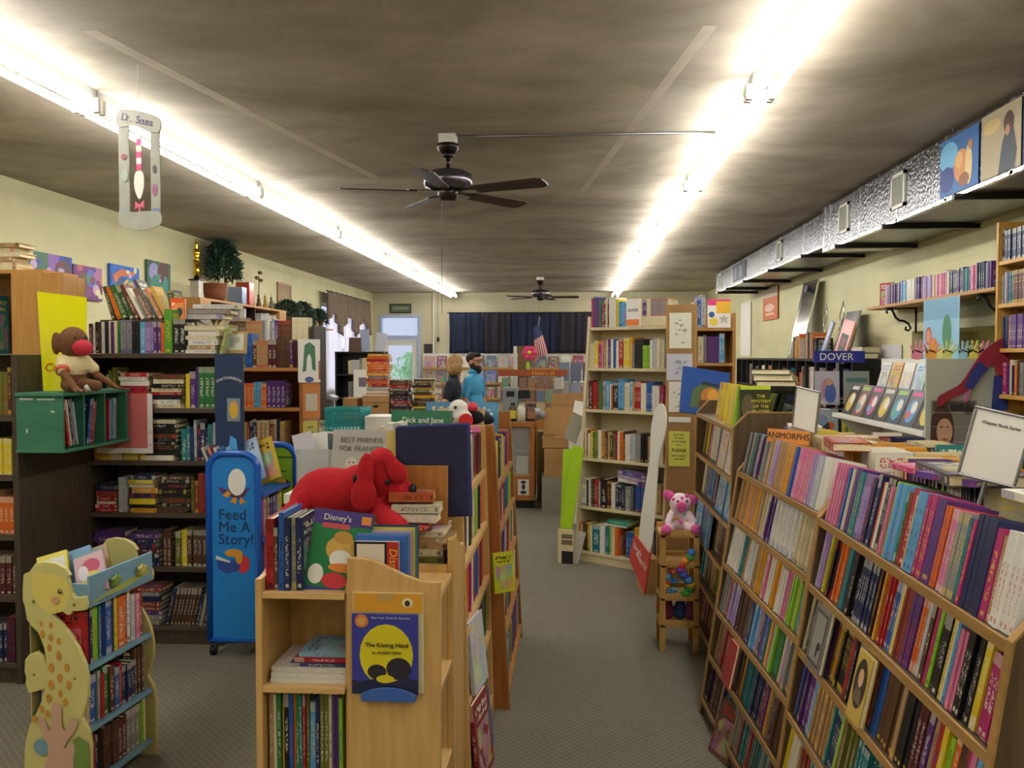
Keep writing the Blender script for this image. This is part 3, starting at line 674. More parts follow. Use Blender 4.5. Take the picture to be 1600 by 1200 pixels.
rr(MBA, 0, LA, "the middle walnut rack's top shelf", group=GA, h=(.175, .195), fixed=[P('grey', .014), P('navy', .022, .19, 2), P('crimson', .012), P('amber', .014, .19, 2), P('teal', .016, .19, 2), P('brown', .014), P('sky blue', .018, .19, 2), P('orange', .013), P('purple', .014), P('black', .028, .19, 2), P('grey', .02, .19, 2), P('tan', .014, .19, 4), P('yellow', .012), P('black', .016), P('lilac', .02, .19, 2), P('orange', .012, .19), P('tan', .014, .19, 7), P('amber', .015, .19, 6), P('blue', .022, .19), P('pink', .013, .19, 8), P('pink', .012, .185, 4), P('lilac', .012, .185, 4)])
rr(MBA, 1, LA, "the middle walnut rack's second shelf", group=GA, h=(.165, .185), pal_=pal('tan,amber,cream,white'), fixed=[P('tan', .012, .18, 5), P('amber', .013, .18, 3), P('tan', .014, .18, 4), P('orange', .012, .18), P('amber', .012, .18, 4), P('lilac', .011, .18, 2), P('amber', .013, .18, 5), P('tan', .012, .18, 5), P('cream', .013, .18, 5), P('purple', .018, .185, 4), P('white', .012, .18, 22), P('cream', .012, .18, 14)])
G3 = pal('white,cream,tan,pink,white,lilac,amber,sky blue,lime,cream')
rr(MBA, 2, LA, 'x', stuff='paperback_rows', h=(.165, .185), pal_=G3, run=.55, t=(.01, .016), fixed=[P('white', .012, .18, 14), P('crimson', .012), P('teal', .014, .18, 3), P('black', .014)])
rr(MBA, 3, LA, 'x', stuff='paperback_rows', h=(.165, .19), run=.3)
rr(MBA, 4, LA, 'x', stuff='paperback_rows', h=(.165, .19), pal_=pal('brown,tan,navy,black,maroon,grey,purple,amber,crimson,teal'))
rr(MBA, 5, LA, 'x', stuff='paperback_rows', h=(.165, .185), pal_=pal('crimson,teal,brown,navy,amber,maroon,grey'))
# face-out books among the spines
def rackface(base, x, k, w, h, col, label, dz=0, dy=-.02, rz=0, rnd=None):
    z = ZS[k]; return face_out(base @ T(x, SL * z + dy, z + dz) @ RX(-LEAN) @ RZ(rz), w, h, .014, col, label, rnd=rnd)
rackface(MBA, .36, 4, .115, .185, '#b3111c', 'plain crimson book turned face-out on the middle walnut rack', dz=.012, dy=-.025, rnd=.0)
o = rackface(MBB, .17, 2, .135, .19, '#77736c', 'grey embossed hardcover turned face-out on the closest walnut rack', dz=.012, dy=-.022, rnd=.01)
printed(o, [('r', .012, .123, .014, .176, '#4a4741'), ('r', .022, .113, .024, .166, '#8a867c'), ('e', .092, .075, .016, .012, '#2a2826'), ('e', .082, .06, .008, .02, '#2a2826')], M=RZ(R(90)) @ T(0, -.0142, 0))
o = rackface(MBB, .565, 2, .1, .18, '#c2a552', 'gold-framed paperback with an oval portrait, face-out on the closest walnut rack', dz=.012, dy=-.022, rnd=.01)
printed(o, [('e', .05, .1, .04, .065, '#3a2b20'), ('e', .05, .115, .017, .024, '#caa27a'), ('p', [(.02, .05), (.08, .05), (.065, .09), (.035, .09)], '#6a5a40')], M=RZ(R(90)) @ T(0, -.0142, 0))
# second rows on top, page edges up
def toprow(base, x0, L, y, z, where, **kw):
    return row(base @ T(x0 + L, y, z) @ RZ(R(180)), L, where, **kw)
toprow(MBA, .05, LA - .1, .5, ZS[0] + .002, 'the second row atop the middle walnut rack', h=(.195, .215), t=(.014, .024), group=GA, pal_=pal('cream,cream,yellow,white,tan,amber,cream'))
toprow(MBB, .05, .62, .52, ZS[0] + .002, 'the second row atop the closest walnut rack', h=(.19, .215), t=(.018, .034), group=GB, pal_=pal('cream,white,navy,crimson,cream,purple'))
toprow(MBA, .05, LA - .1, .68, ZS[0] + .002, 'the x', h=(.165, .19), stuff='paperback_rows', pal_=pal('cream,tan,white,amber'))
toprow(MBB, .05, LB - .1, .70, ZS[0] + .002, 'the x', h=(.165, .2), stuff='paperback_rows', pal_=pal('cream,navy,white,blue,black,tan'))
row(MBA @ T(.05, .75, ZS[0] + .002), LA - .1, 'x', stuff='paperback_rows', h=(.16, .19)); row(MBB @ T(.05, .77, ZS[0] + .002), LB - .1, 'x', stuff='paperback_rows', h=(.16, .19))
GL = 'large books lying on top of the closest walnut rack'
def lying(M, w, d, t, col, label, name='picture_book', cat='picture book', group=None, rnd=None):
    return book(M @ Matrix(((0, 0, -1, w), (0, 1, 0, 0), (1, 0, 0, 0), (0, 0, 0, 1))), t, w, d, col, label, name, cat, group, rnd)
zt = ZS[0] + .205
for (x, y, w_, d_, t_, c_, rz, lb) in ((.30, .28, .15, .2, .014, '#c23c74', 8, 'pink-covered book lying over the closest walnut rack'), (.42, .31, .28, .2, .03, '#57534c', -6, 'charcoal patterned album lying behind the spines of the closest walnut rack'),
        (.55, .26, .2, .15, .016, '#6a4696', 20, 'purple softcover lying slanted over the closest walnut rack'), (.78, .45, .26, .19, .02, '#203a86', -14, 'navy hardcover lying under the series sign'), (.92, .3, .24, .17, .018, '#e8e4d6', 5, 'white softcover lying at the end of the closest walnut rack'),
        (.95, .52, .24, .2, .024, '#24428e', -8, 'royal blue hardcover lying by the wall-side edge of the closest walnut rack')):
    lying(MBB @ T(x, y, zt) @ RZ(R(rz)), w_, d_, t_, c_, lb, group=GL); zt += .004
lying(MBA @ T(.75, .3, ZS[0] + .2) @ RZ(R(-12)), .24, .13, .03, '#9c2b2a', 'dark red hardcover lying on top of the middle walnut rack')
lying(MBA @ T(.12, .34, ZS[0] + .195) @ RZ(R(-10)), .2, .13, .02, '#5a4a86', 'violet paperback lying by the tilted sign on the middle walnut rack')
lying(MBA @ T(.14, .35, ZS[0] + .217) @ RZ(R(-14)), .2, .13, .016, '#e6e1d4', 'white paperback lying by the tilted sign on the middle walnut rack')
# title card and signs
c = thing('title_card', 'orange title card standing behind the top row of the middle walnut rack', 'card', M=MBA @ T(.36, .2, 1.295) @ RZ(R(38)) @ RX(R(-6))); bx('card', plain('d98a34'), c, 0, .2, 0, .003, 0, .055)
letters('ANIMORPHS', .036, INK, c, T(.1, -.001, .028) @ FACE)
def stand_sign(label, M, w, h, lines):
    o = thing('sign_stand', label, 'sign', M=M)
    MB().cyl((0, .004, -.14), (0, .004, 0), .005, n=8).build('rod', GREYM, o); bx('foot', GREYM, o, -.04, .04, -.03, .04, -.145, -.138)
    f = MB(); e = .007
    for a in ((-w / 2, w / 2, 0, e), (-w / 2, w / 2, h - e, h), (-w / 2, -w / 2 + e, e, h - e), (w / 2 - e, w / 2, e, h - e)): f.box(a[0], a[1], -.003, .009, a[2], a[3])
    f.build('frame', GREYM, o, bevel=.003); bx('sheet', SHEET, o, -w / 2 + e, w / 2 - e, .001, .004, e, h - e)
    for txt, sz, z in lines: letters(txt, sz, plain('4f4c48'), o, T(0, 0, z) @ FACE, depth=.0004, bold=.0002)
    return o
stand_sign('white sheet reading Chapter Book Series in a tilted grey frame', T(.985, 2.12, 1.352) @ RZ(R(-18)) @ RY(R(13)), .128, .172, [('Chapter Book Series', .0098, .138)])
stand_sign('narrow tilted sheet in a grey frame atop the middle walnut rack', T(.955, 3.62, 1.345) @ RZ(R(-62)) @ RY(R(8)), .14, .175, [])

# ================================================================ picture book rack (farther walnut rack)
MR2 = T(.735, 5.27, 0) @ RZ(R(-90)); LR2 = 1.17; Z2 = [1.31, 1.075, .84, .60, .36, .12]
sloped_rack('sloped_book_rack', 'taller walnut rack of yellow mysteries and picture books beside the toy stand', MR2, LR2, Z2, .02, .44, 1.385, .07, .22, back=False)
def r2(k, x, L, where, **kw): return row(MR2 @ T(x, .03 + .02 * Z2[k], Z2[k] + .002), L, where, lean=R(8), **kw)
G2 = 'picture books on the taller walnut rack'
kw2 = dict(name='picture_book', cat='picture book', word='picture book', group=G2, h=(.19, .215), d=(.15, .17))
r2(0, .42, .38, "the top of the taller walnut rack", name='hardcover_book', cat='hardcover', word='mystery hardcover', group='yellow mystery hardcovers', fixed=[P('yellow', .032, .2, 7), P('yellow', .03, .2, 8)], d=(.135, .14))
row(MR2 @ T(.84, .03, Z2[0] + .002), .25, 'the near end atop the taller walnut rack', name='hardcover_book', cat='hardcover', word='mystery hardcover', group='yellow mystery hardcovers', fixed=[P('yellow', .032, .2, 6), P('lime', .03, .2, 2)], d=(.135, .14), lean=R(8))
my = face_out(T(.80, 4.135, 1.312) @ RX(R(-4)), .14, .2, .02, '#33341e', 'dark olive mystery hardcover with yellow lettering facing out atop the taller walnut rack', 'hardcover_book', 'hardcover', 'yellow mystery hardcovers', .0)
printed(my, [('r', 0, .14, .182, .2, '#b9d02c'), ('e', .035, .1, .03, .06, '#5a5236')], M=RZ(R(90)) @ T(0, -.0202, 0))
for k, t_ in enumerate(('THE', 'MYSTERY', 'OF THE', '99 STEPS')): letters(t_, .022, plain('d8cf3c'), my, RZ(R(90)) @ T(.095, -.0215, .15 - .024 * k) @ FACE)
for k in range(6):
    book(MR2 @ T(.36 + .11 * k, .27, Z2[0] + .002) @ RX(R(-14)) @ RY(R(4)), .03, .175, .15, ['#2f5a38', '#c8c02c', '#26484e', '#7a8a3a', '#1e2422', '#26302c'][k], f"{['dark green', 'yellow', 'deep teal', 'moss green', 'black', 'charcoal'][k]} hardcover in the back row atop the taller walnut rack", 'hardcover_book', 'hardcover', 'dark hardcovers behind the yellow mysteries')
for k in range(3):
    lying(MR2 @ T(.86, .22, Z2[0] + .155 + .028 * k) @ RZ(R(-18 - 3 * k)) @ RY(R(-10)), .25, .18, .026, ['#2a2f2e', '#d9d4c0', '#39423c'][k], ['charcoal hardcover at the bottom of the slanting pile on the taller walnut rack', 'cream hardcover in the middle of the slanting pile on the taller walnut rack', 'grey-green hardcover topping the slanting pile on the taller walnut rack'][k], 'hardcover_book', 'hardcover', 'slanting pile')
o = face_out(T(.66, 5.3, 1.315) @ RZ(R(12)) @ RX(R(-14)) @ RY(R(9)), .3, .29, .012, '#31559e', 'large blue-bordered picture book in clear wrap leaning atop the taller walnut rack', rnd=.0)
printed(o, [('p', [(.06, .04), (.27, .04), (.27, .17), (.13, .2), (.07, .15)], '#50683f'), ('e', .19, .12, .065, .06, '#b8752c'), ('e', .2, .13, .035, .04, '#d99a3c'), ('e', .15, .07, .04, .025, '#5a3820'), ('p', [(.12, .19), (.26, .19), (.26, .2), (.13, .21)], '#2a2430')], M=RZ(R(90)) @ T(0, -.0122, 0))
for k in range(1, 6):
    z = Z2[k]
    if k == 1: r2(k, .03, .6, "the second shelf of the taller walnut rack", fixed=[P('tan', .02, .2, 2), P('olive', .02), P('yellow', .04, .205, 2), P('maroon', .05, .2), P('black', .03), P('pink', .02, .2, 3), P('cream', .05, .2, 2), P('white', .02, .2, 3), P('grey', .03, .2, 3)], **kw2)
    elif k == 2: r2(k, .03, .55, "the third shelf of the taller walnut rack", fixed=[P('cream', .03, .2, 3), P('grey', .025, .2, 4), P('navy', .03), P('blue', .05, .2, 2), P('teal', .03, .2, 2)], **kw2)
    else: r2(k, .03, LR2 - .06, f"the {ordn(k + 1)} shelf of the taller walnut rack", **{**kw2, 'fixed': [[P('green', .03), P('cream', .04, .2, 3), P('tan', .035, .2, 3), P('crimson', .03), P('brick red', .03, .2, 4), P('tan', .03, .2, 5), P('brown', .03, .2, 8)], [P('green', .03), P('teal', .03, .2, 4), P('grey', .03, .2, 4), P('tan', .03, .2, 6), P('olive', .03, .2, 9)], [P('brown', .03, .2, 5), P('brick red', .03, .2, 5), P('tan', .03, .2, 9)]][k - 3]})
for j, (k, x, w_) in enumerate(((1, .68, .2), (1, .9, .2), (2, .62, .22), (2, .87, .22))):
    face_out(MR2 @ T(x, .03, Z2[k] + .002) @ RX(R(-10)), w_, .2, .012, ['#c9b8a0', '#d7c7b2', '#3d82b4', '#3f8fb8'][j], ['pale tan picture book face-out beside cream spines', 'cream picture book face-out at the near end of its shelf', 'blue picture book with orange lettering face-out on the taller walnut rack', 'bright teal-blue picture book face-out at the near end of the taller walnut rack'][j], group='face-out picture books')
for j in range(2):
    face_out(MR2 @ T(.05 + .26 * j, .0, Z2[3] + .002) @ RX(R(-8)), .24, .215, .012, '#2f7fb5', ['blue face-out picture book above the pink pig\'s shelf level', 'second blue face-out picture book beside its twin'][j], group='face-out picture books')
# book leaning at the foot of the rack
o = face_out(T(.575, 3.62, .003) @ RZ(R(-70)) @ RX(R(-20)), .16, .23, .02, '#6b4a40', 'worn brown book leaning on the carpet against the walnut racks', name='hardcover_book', cat='hardcover')

# ================================================================ toy stand, pig and toys
st = thing('toy_stand', 'little pine stand with three open tiers against the walnut rack', 'stand', (.5, 4.82, 0)); PINE = wood('pine', '#c9a05a', '#b98d49', .5, 'z')
for x in (0, .185):
    for y in (0, .22): bx('leg', PINE, st, x, x + .03, y, y + .03, 0, .66, .003)
for z in (.14, .29, .475, .645):
    bx('tier', PINE, st, .0, .215, .0, .25, z, z + .015)
    for y in (-.004, .24): bx('rail', PINE, st, 0, .215, y, y + .012, z + .012, z + .04)
PINKF = mat('pink_plush', '#dd5f9c', .9, var=.15, scale=60, bump=.5, bscale=260, sheen=.4); PIGW = mat('pale_pink_plush', '#ecd3dc', .9, var=.1, scale=60, bump=.5, bscale=260, sheen=.4)
pg = thing('plush_pig', 'pink and white spotted plush pig sitting on the pine toy stand', 'plush toy', (.615, 4.9, .661), R(8))
b = MB(); b.ball((0, .03, .075), (.062, .055, .075)).ball((0, .0, .165), (.062, .055, .056)); capsule(b, (-.05, 0, .1), (-.075, -.03, .06), .022, .02); capsule(b, (.05, 0, .1), (.07, -.04, .06), .022, .02); capsule(b, (-.04, 0, .03), (-.09, -.07, .028), .026, .024); capsule(b, (.04, 0, .03), (.06, -.075, .028), .026, .024)
blob('body', PIGW, pg, b, .007, 5)
for s, p_ in ((0, (-.1, -.085, .03)), (1, (.065, -.09, .03))): MB().ball(p_, (.03, .024, .029)).build('foot_pad', PINKF, pg, smooth=True)
for s in (-1, 1):
    e = MB(); e.ball((0, 0, 0), (.03, .012, .04)); e.build('ear', PINKF, pg, smooth=True, M=T(s * .062, .0, .205 if s < 0 else .18) @ RY(R(50 * s if s < 0 else 95)))
    MB().ball((s * .026, -.05, .182), .007).build('eye', BLACK, pg, smooth=True)
sn = MB().cyl((-.006, -.045, .155), (-.01, -.078, .152), .03, .027, 18).build('snout', PINKF, pg, smooth=True, bevel=.004)
for s in (-1, 1): MB().ball((-.01 + s * .01, -.078, .153), (.004, .003, .007)).build('nostril', mat('deep_pink', '#8a2a58', .8), sn, smooth=True)
for (x, y, z, r_, hx) in ((.03, -.035, .21, .012, 'dd5f9c'), (-.03, -.028, .085, .012, 'd9a24a'), (.02, -.026, .1, .01, '8fb9a8'), (.0, -.025, .06, .012, 'dd5f9c'), (.04, -.018, .07, .01, 'd9a24a'), (-.045, -.03, .19, .01, 'dd5f9c'), (-.0, -.046, .2, .009, 'dd5f9c')): MB().ball((x, y, z), (r_, .006, r_), 10, 6).build('patch', plain(hx, .9), pg, smooth=True)
rb = thing('rainbow_plush', 'long rainbow-banded plush caterpillar hanging through the pine toy stand', 'plush toy', (.64, 4.83, .31), 0)
for k, hx in enumerate(('58b04a', '3f9a52', 'd9b52c', '4f8fd0', '3f58b0', '7a3f9a', 'c8383c', 'e08a2c', '58b04a', '3f7fd0')):
    MB().ball((.03 * math.sin(k * .9), -.005 + .01 * math.cos(k), .02 + .026 * k), (.032 - .0012 * k, .03, .022)).build('segment', mat('plush_' + hx, '#' + hx, .9, bump=.5, scale=200), rb, smooth=True)
bs = thing('block_snake_toy', 'jointed wooden snake toy of coloured blocks on the pine toy stand', 'toy', (.55, 4.86, .306), 0)
for k in range(9):
    bx('block', plain(('3f6fb8', '6fb3d8', 'd9b52c', 'c8583c')[k % 4]), bs, -.014, .014, -.014, .014, -.014, .014, .002, M=T(.028 * math.sin(k * 1.9), -.01 + .012 * math.cos(k * 2.3), .018 + .0185 * k) @ RZ(.5 * k) @ RX(.4))
for k, (x, hx, nm) in enumerate(((.55, '7a2f4a', 'maroon'), (.62, '2f3f7a', 'dark blue'), (.68, '8a4a6a', 'dusky pink'))):
    m_ = MB(); m_.ball((0, 0, .045), (.045, .05, .045)).ball((.0, -.03, .09), (.03, .028, .028)).ball((-.02, -.03, .12), (.01, .006, .014)).ball((.02, -.03, .12), (.01, .006, .014)); o = thing('small_plush', f'small {nm} plush toy slumped on the lowest tier of the pine stand', 'plush toy', (x, 4.93, .156)); blob('body', mat('plush_' + hx, '#' + hx, .9, bump=.5, scale=200), o, m_, .008, 4)
    for s in (-1, 1): MB().ball((s * .011, -.056, .094), .004, 8, 6).build('eye', BLACK, o)
# ================================================================ generic upright bookcase
def bookcase(name, label, M, L, shelves, depth, top, mats, th=.022, slope=0.0, back=True, edge=None, has_top=False, cat='bookcase'):
    pm, sm = mats
    o = thing(name, label, cat, M=M)
    for x in (0, L - th):
        p = MB().prism([(0, 0), (slope * top, top), (depth, top), (depth, 0)], x, x + th, 'yz').build('side_panel', pm, o, bevel=.002)
        if edge: MB().prism([(-.004, 0), (slope * top - .004, top), (slope * top, top), (0, 0)], x, x + th, 'yz').build('edge_band', edge, p)
    for z in shelves: bx('shelf', sm, o, th, L - th, slope * z + .004, depth - .01, z - th, z, .002)
    if has_top: bx('top_board', sm, o, 0, L, slope * top - .01, depth, top, top + th, .002)
    if back: bx('back_panel', pm, o, th, L - th, depth - .01, depth, .05, top)
    bx('kick_board', pm, o, th, L - th, .02, .035, 0, shelves[-1] - th)
    return o
HB = dict(name='hardcover_book', cat='hardcover', word='hardcover', h=(.2, .25), t=(.018, .042), d=(.15, .18))
# ---------------------------------------------------------------- beige sloped bookcase
MK = T(.03, 6.97, 0) @ RZ(R(-35)); LK = .8; ZK = [1.886, 1.556, 1.222, .828, .442, .085]; SK = .095
bookcase('tall_bookcase', 'tall beige painted bookcase angled across the end of the aisle', MK, LK, ZK, .36, 1.975, (BEIGE, BEIGE), .024, SK)
def kr(k, x, L, where, dz=0, **kw): return row(MK @ T(.028 + x, SK * ZK[k] + .015, ZK[k] + .001 + dz), L, where, **{**HB, 'group': 'hardcovers on the beige bookcase', **kw})
kr(0, 0, .31, 'the top of the beige bookcase', fixed=[P('magenta', .02, .24), P('blue', .016, .25), P('purple', .018, .24, 2), P('green', .022, .22), P('magenta', .016, .2), P('brown', .022, .22), P('cream', .014, .23), P('maroon', .016, .23), P('white', .03, .24, 2), P('yellow', .02, .22)])
o = face_out(MK @ T(.36, SK * 1.886 + .02, 1.888) @ RZ(R(-14)), .14, .215, .022, '#e9e6df', 'white hardcover titled AUTISM with an orange foot atop the beige bookcase', 'hardcover_book', 'hardcover', rnd=.0)
printed(o, [('r', .0, .14, .005, .055, '#e0762c')], M=RZ(R(90)) @ T(0, -.0222, 0)); letters('AUTISM', .032, INK, o, RZ(R(90)) @ T(.075, -.0232, .125) @ FACE)
rb_ = bx('riser_block', BEIGE, None, 0, .27, 0, .15, 0, .075); rb_.matrix_world = MK @ T(.5, .19, 1.888); tag(rb_, 'plain beige wooden riser block behind the top books', 'block')
row(MK @ T(.5, .2, 1.964), .27, 'the riser atop the beige bookcase', **{**HB, 'h': (.1, .14), 'd': (.1, .12), 'pal_': pal('tan,cream,grey,purple'), 'group': 'small books on the riser'})
kr(1, 0, .73, 'the second shelf of the beige bookcase', fixed=[P('cream', .026, .2, 2), P('yellow', .034, .22), P('magenta', .03, .19), P('pink', .014, .22), P('tan', .026, .21), P('cream', .018, .22), P('purple', .022, .23), P('white', .026, .23), P('blue', .018, .23), P('white', .028, .22), P('crimson', .04, .23), P('yellow', .03, .24, 2), P('amber', .018, .25), P('grey', .018, .19), P('black', .08, .23), P('lime', .03, .18, 2), P('white', .018, .22), P('silver', .02, .23, 2), P('white', .022, .23), P('cream', .02, .22, 2)])
kr(2, 0, .73, 'the third shelf of the beige bookcase', fixed=[P('cream', .016, .2), P('maroon', .04, .23), P('crimson', .036, .22), P('brick red', .02, .23), P('green', .028, .23), P('grey', .034, .23), P('sky blue', .036, .23), P('white', .014, .21), P('orange', .014, .19), P('black', .05, .22), P('sky blue', .05, .25), P('cream', .024, .22, 2), P('sky blue', .03, .23), P('amber', .014, .22), P('crimson', .018, .23, 3), P('white', .022, .22, 2), P('blue', .026, .23, 2), P('white', .03, .2, 2)])
kr(3, 0, .73, 'the fourth shelf of the beige bookcase', fixed=[P('cream', .024, .24), P('crimson', .012, .22), P('white', .016, .2), P('yellow', .028, .22), P('green', .02, .21), P('olive', .022, .22), P('white', .034, .23), P('amber', .03, .22), P('brown', .024, .22), P('tan', .022, .22), P('brown', .026, .22), P('green', .022, .21), P('crimson', .018, .22), P('white', .02, .23), P('orange', .032, .22), P('brown', .022, .23), P('white', .018, .21, 2), P('silver', .022, .21, 2), P('grey', .024, .22, 2), P('black', .03, .22, 2)])
kr(4, 0, .46, 'the fifth shelf of the beige bookcase', fixed=[P('white', .05, .22), P('black', .018, .21), P('white', .022, .22), P('brown', .02, .22, 2), P('crimson', .026, .22), P('silver', .016, .21), P('black', .06, .23), P('maroon', .022, .22, 2), P('white', .03, .21), P('navy', .028, .2), P('black', .026, .2), P('navy', .03, .2), P('grey', .05, .19)])
for k in range(3): lying(MK @ T(.36, .08, .447 + .2 + .02 + k * .03) @ RZ(R(3 - 4 * k)) @ RY(R(5)), .25, .18, .028, ['#e4e0d4', '#b9a8c4', '#5a4c9a'][k], ['white hardcover bottom of the pile over the fifth beige shelf', 'lavender hardcover in the pile over the fifth beige shelf', 'violet hardcover topping the pile over the fifth beige shelf'][k], 'hardcover_book', 'hardcover')
kr(4, .5, .24, "the beige bookcase's fifth shelf, far half")
kr(5, 0, .4, 'the bottom shelf of the beige bookcase', fixed=[P('orange', .012, .22), P('cream', .02, .21), P('brown', .05, .22), P('yellow', .024, .22), P('white', .016, .21), P('teal', .07, .22), P('white', .045, .22), P('teal', .02, .22, 2), P('lime', .02, .22), P('cream', .03, .22), P('orange', .03, .22, 2), P('maroon', .03, .22, 2)])
kr(5, .44, .3, 'the right end of the bottom beige shelf')
lying(MK @ T(.24, .06, .31) @ RZ(R(-4)), .22, .16, .012, '#e6e2d6', 'thin white softcover lying on the bottom-shelf books of the beige bookcase', 'hardcover_book', 'hardcover'); lying(MK @ T(.28, .06, .324) @ RZ(R(-2)), .2, .15, .034, '#1f9a7a', 'emerald hardcover lying on the bottom-shelf books of the beige bookcase', 'hardcover_book', 'hardcover')
# ---------------------------------------------------------------- board with notices
nb = thing('notice_board', 'narrow brown board with drawings and notices ending the beige bookcase', 'notice board', (.712, 6.44, 0), R(-14)); bx('board', mat('hardboard', '#9a7444', .7, var=.1, scale=8), nb, 0, .2, 0, .02, 0, 2.03)
bx('edge_trim', TAN, nb, -.012, 0, -.002, .022, 0, 2.03); bx('edge_trim', TAN, nb, .2, .212, -.002, .022, 0, 2.03)
def note(name, label, x0, x1, z0, z1, hx, patches=(), txt=()):
    o = thing(name, label, 'paper', M=nb.matrix_basis @ T(x0, -.004, z0)); bx('sheet', plain(hx, .7), o, 0, x1 - x0, 0, .002, 0, z1 - z0)
    if patches: printed(o, patches)
    for t_, s_, x_, z_ in txt: letters(t_, s_, INK, o, T(x_, -.001, z_) @ FACE, depth=.0004)
    return o
def scribble(w, h, seed, hx, n=9):
    r_ = random.Random(seed); return [('p', [(a, b), (a + r_.uniform(.01, .05), b + r_.uniform(-.02, .03)), (a + r_.uniform(.01, .04), b + r_.uniform(.002, .02))], hx) for a, b in ((r_.uniform(.02, w - .06), r_.uniform(.03, h - .05)) for _ in range(n))]
note('pinned_drawing', 'white sheet with a grey line drawing at the top of the brown notice board', .012, .172, 1.71, 1.97, 'd9d8c6', scribble(.16, .26, 1, '#8f9186', 16))
note('pinned_drawing', 'lavender drawing in a plastic sleeve in the middle of the brown notice board', -.005, .18, 1.475, 1.67, 'bfbdc9', scribble(.18, .19, 2, '#8e8ca0', 16))
note('pinned_drawing', 'white drawing of pale figures below the lavender drawing', .01, .16, 1.24, 1.465, 'd3d0c4', scribble(.15, .22, 3, '#9a978c', 12))
note('paper_strip', 'long white paper strip across the brown notice board', .01, .17, 1.165, 1.205, 'dcdacf')
note('yellow_notice', 'yellow notice asking customers to ask for help on the brown board', .012, .165, .84, 1.1, 'd3d45c', (), [("If you don't", .018, .075, .235), ('see what', .018, .075, .21), ("you're looking", .018, .075, .185), ('for...', .018, .075, .16), ('PLEASE', .034, .075, .118), ('ask one of our', .018, .075, .08), ('associates!', .018, .075, .055)])
# shelf behind the board
MN = T(.93, 6.62, 0)
bookcase('oak_bookcase', 'brown bookcase tucked behind the notice board', MN, .31, [1.865, 1.6, 1.32, 1.0, .7, .4, .09], .28, 1.98, (TAN, TAN_X))
row(MN @ T(.03, .02, 1.602), .2, 'the brown bookcase behind the notice board', **{**HB, 'group': 'books behind the notice board', 'fixed': [P('cream', .04, .2), P('grey', .026, .21), P('purple', .022, .2, 4)]})
row(MN @ T(.0, .03, 1.867), .1, 'the top of the brown bookcase behind the board', **{**HB, 'group': 'books behind the notice board', 'fixed': [P('cream', .024, .2), P('blue', .03, .24), P('silver', .03, .25)]})
o = face_out(MN @ T(.1, -.0, 1.867) @ RX(R(-5)), .17, .215, .014, '#e9e4da', 'white activity book with a pink band and yellow square atop the brown bookcase', rnd=.0)
printed(o, [('r', 0, .17, .17, .215, '#d8327a'), ('r', .065, .17, .11, .2, '#e6b32c'), ('e', .03, .1, .022, .022, '#2f4f9a'), ('e', .045, .045, .03, .03, '#e3c93c'), ('p', [(.09, .03), (.12, .05), (.15, .03), (.14, .06), (.16, .08), (.13, .08), (.12, .1), (.11, .08), (.08, .08), (.1, .06)], '#b9b6b0')], M=RZ(R(90)) @ T(0, -.0142, 0))
# ---------------------------------------------------------------- cardboard standee
sd = thing('cardboard_standee', 'tall white cardboard standee on a red base leaning at the beige bookcase', 'standee', M=T(.425, 6.38, 0.0) @ RZ(R(-79)) @ RX(R(-7)))
ol = spline([(.16, .3), (.13, .6), (.16, .9), (.13, 1.02), (.1, 1.16), (.15, 1.28), (.27, 1.33), (.39, 1.28), (.44, 1.15), (.4, 1.02), (.37, .9), (.42, .6), (.43, .3)], 5)
MB().prism(ol, .0, .008, 'xz').build('white_panel', mat('white_card', '#dedbd0', .6), sd); MB().prism([(-.005, .2), (.05, .35), (.43, .3), (.475, .31), (.46, .02), (.0, .15)], -.01, .0, 'xz').build('red_base', plain('c23a36'), sd)
letters('Diary of a', .055, SHEET, sd, T(.17, -.0105, .265) @ FACE @ RZ(R(-6)), shear=.2); letters('Wimpy Kid', .06, SHEET, sd, T(.29, -.0105, .21) @ FACE @ RZ(R(-10)), shear=.2)
bx('easel_foot', CARD, sd, .2, .4, .008, .1, .0, .25)
# ---------------------------------------------------------------- left of the beige case
o = thing('lime_board', 'folded lime green display board propped beside the beige bookcase', 'display board', M=T(-.12, 6.98, 0) @ RZ(R(-25))); LIME = mat('lime_card', '#a6cf1e', .5)
MB().box(0, .1, 0, .01, .28, .95, M=RY(R(9))).build('board', LIME, o); MB().box(0, .1, .0, .008, .1, .9, M=T(.02, .02, 0) @ RX(R(-5))).build('back_leaf', LIME, o); bx('foot', LIME, o, .03, .12, .0, .12, 0, .12)
o = bx('grey_board', mat('grey_card', '#9d9a8c', .7), None, 0, .12, 0, .012, 0, .24); o.matrix_world = T(-.06, 7.35, .96) @ RZ(R(-30)) @ RY(R(22)); tag(o, 'grey card leaning above the lime display board', 'card')
o = face_out(T(-.1, 6.86, .002) @ RZ(R(-15)), .125, .27, .03, '#d3c69a', 'cream and black hardcover standing on the carpet by the beige bookcase', 'hardcover_book', 'hardcover', rnd=.0); printed(o, [('r', .03, .12, .2, .235, '#7a6a50'), ('r', .03, .12, .15, .19, '#7a6a50'), ('r', .03, .125, 0, .1, '#1e1c1c')], M=RZ(R(90)) @ T(0, -.0302, 0))
o = face_out(T(.0, 6.86, .002) @ RZ(R(-10)) @ RY(R(14)), .06, .27, .012, '#b9b8ae', 'thin grey book leaning on the carpet beside the cream hardcover', 'hardcover_book', 'hardcover', rnd=.0)

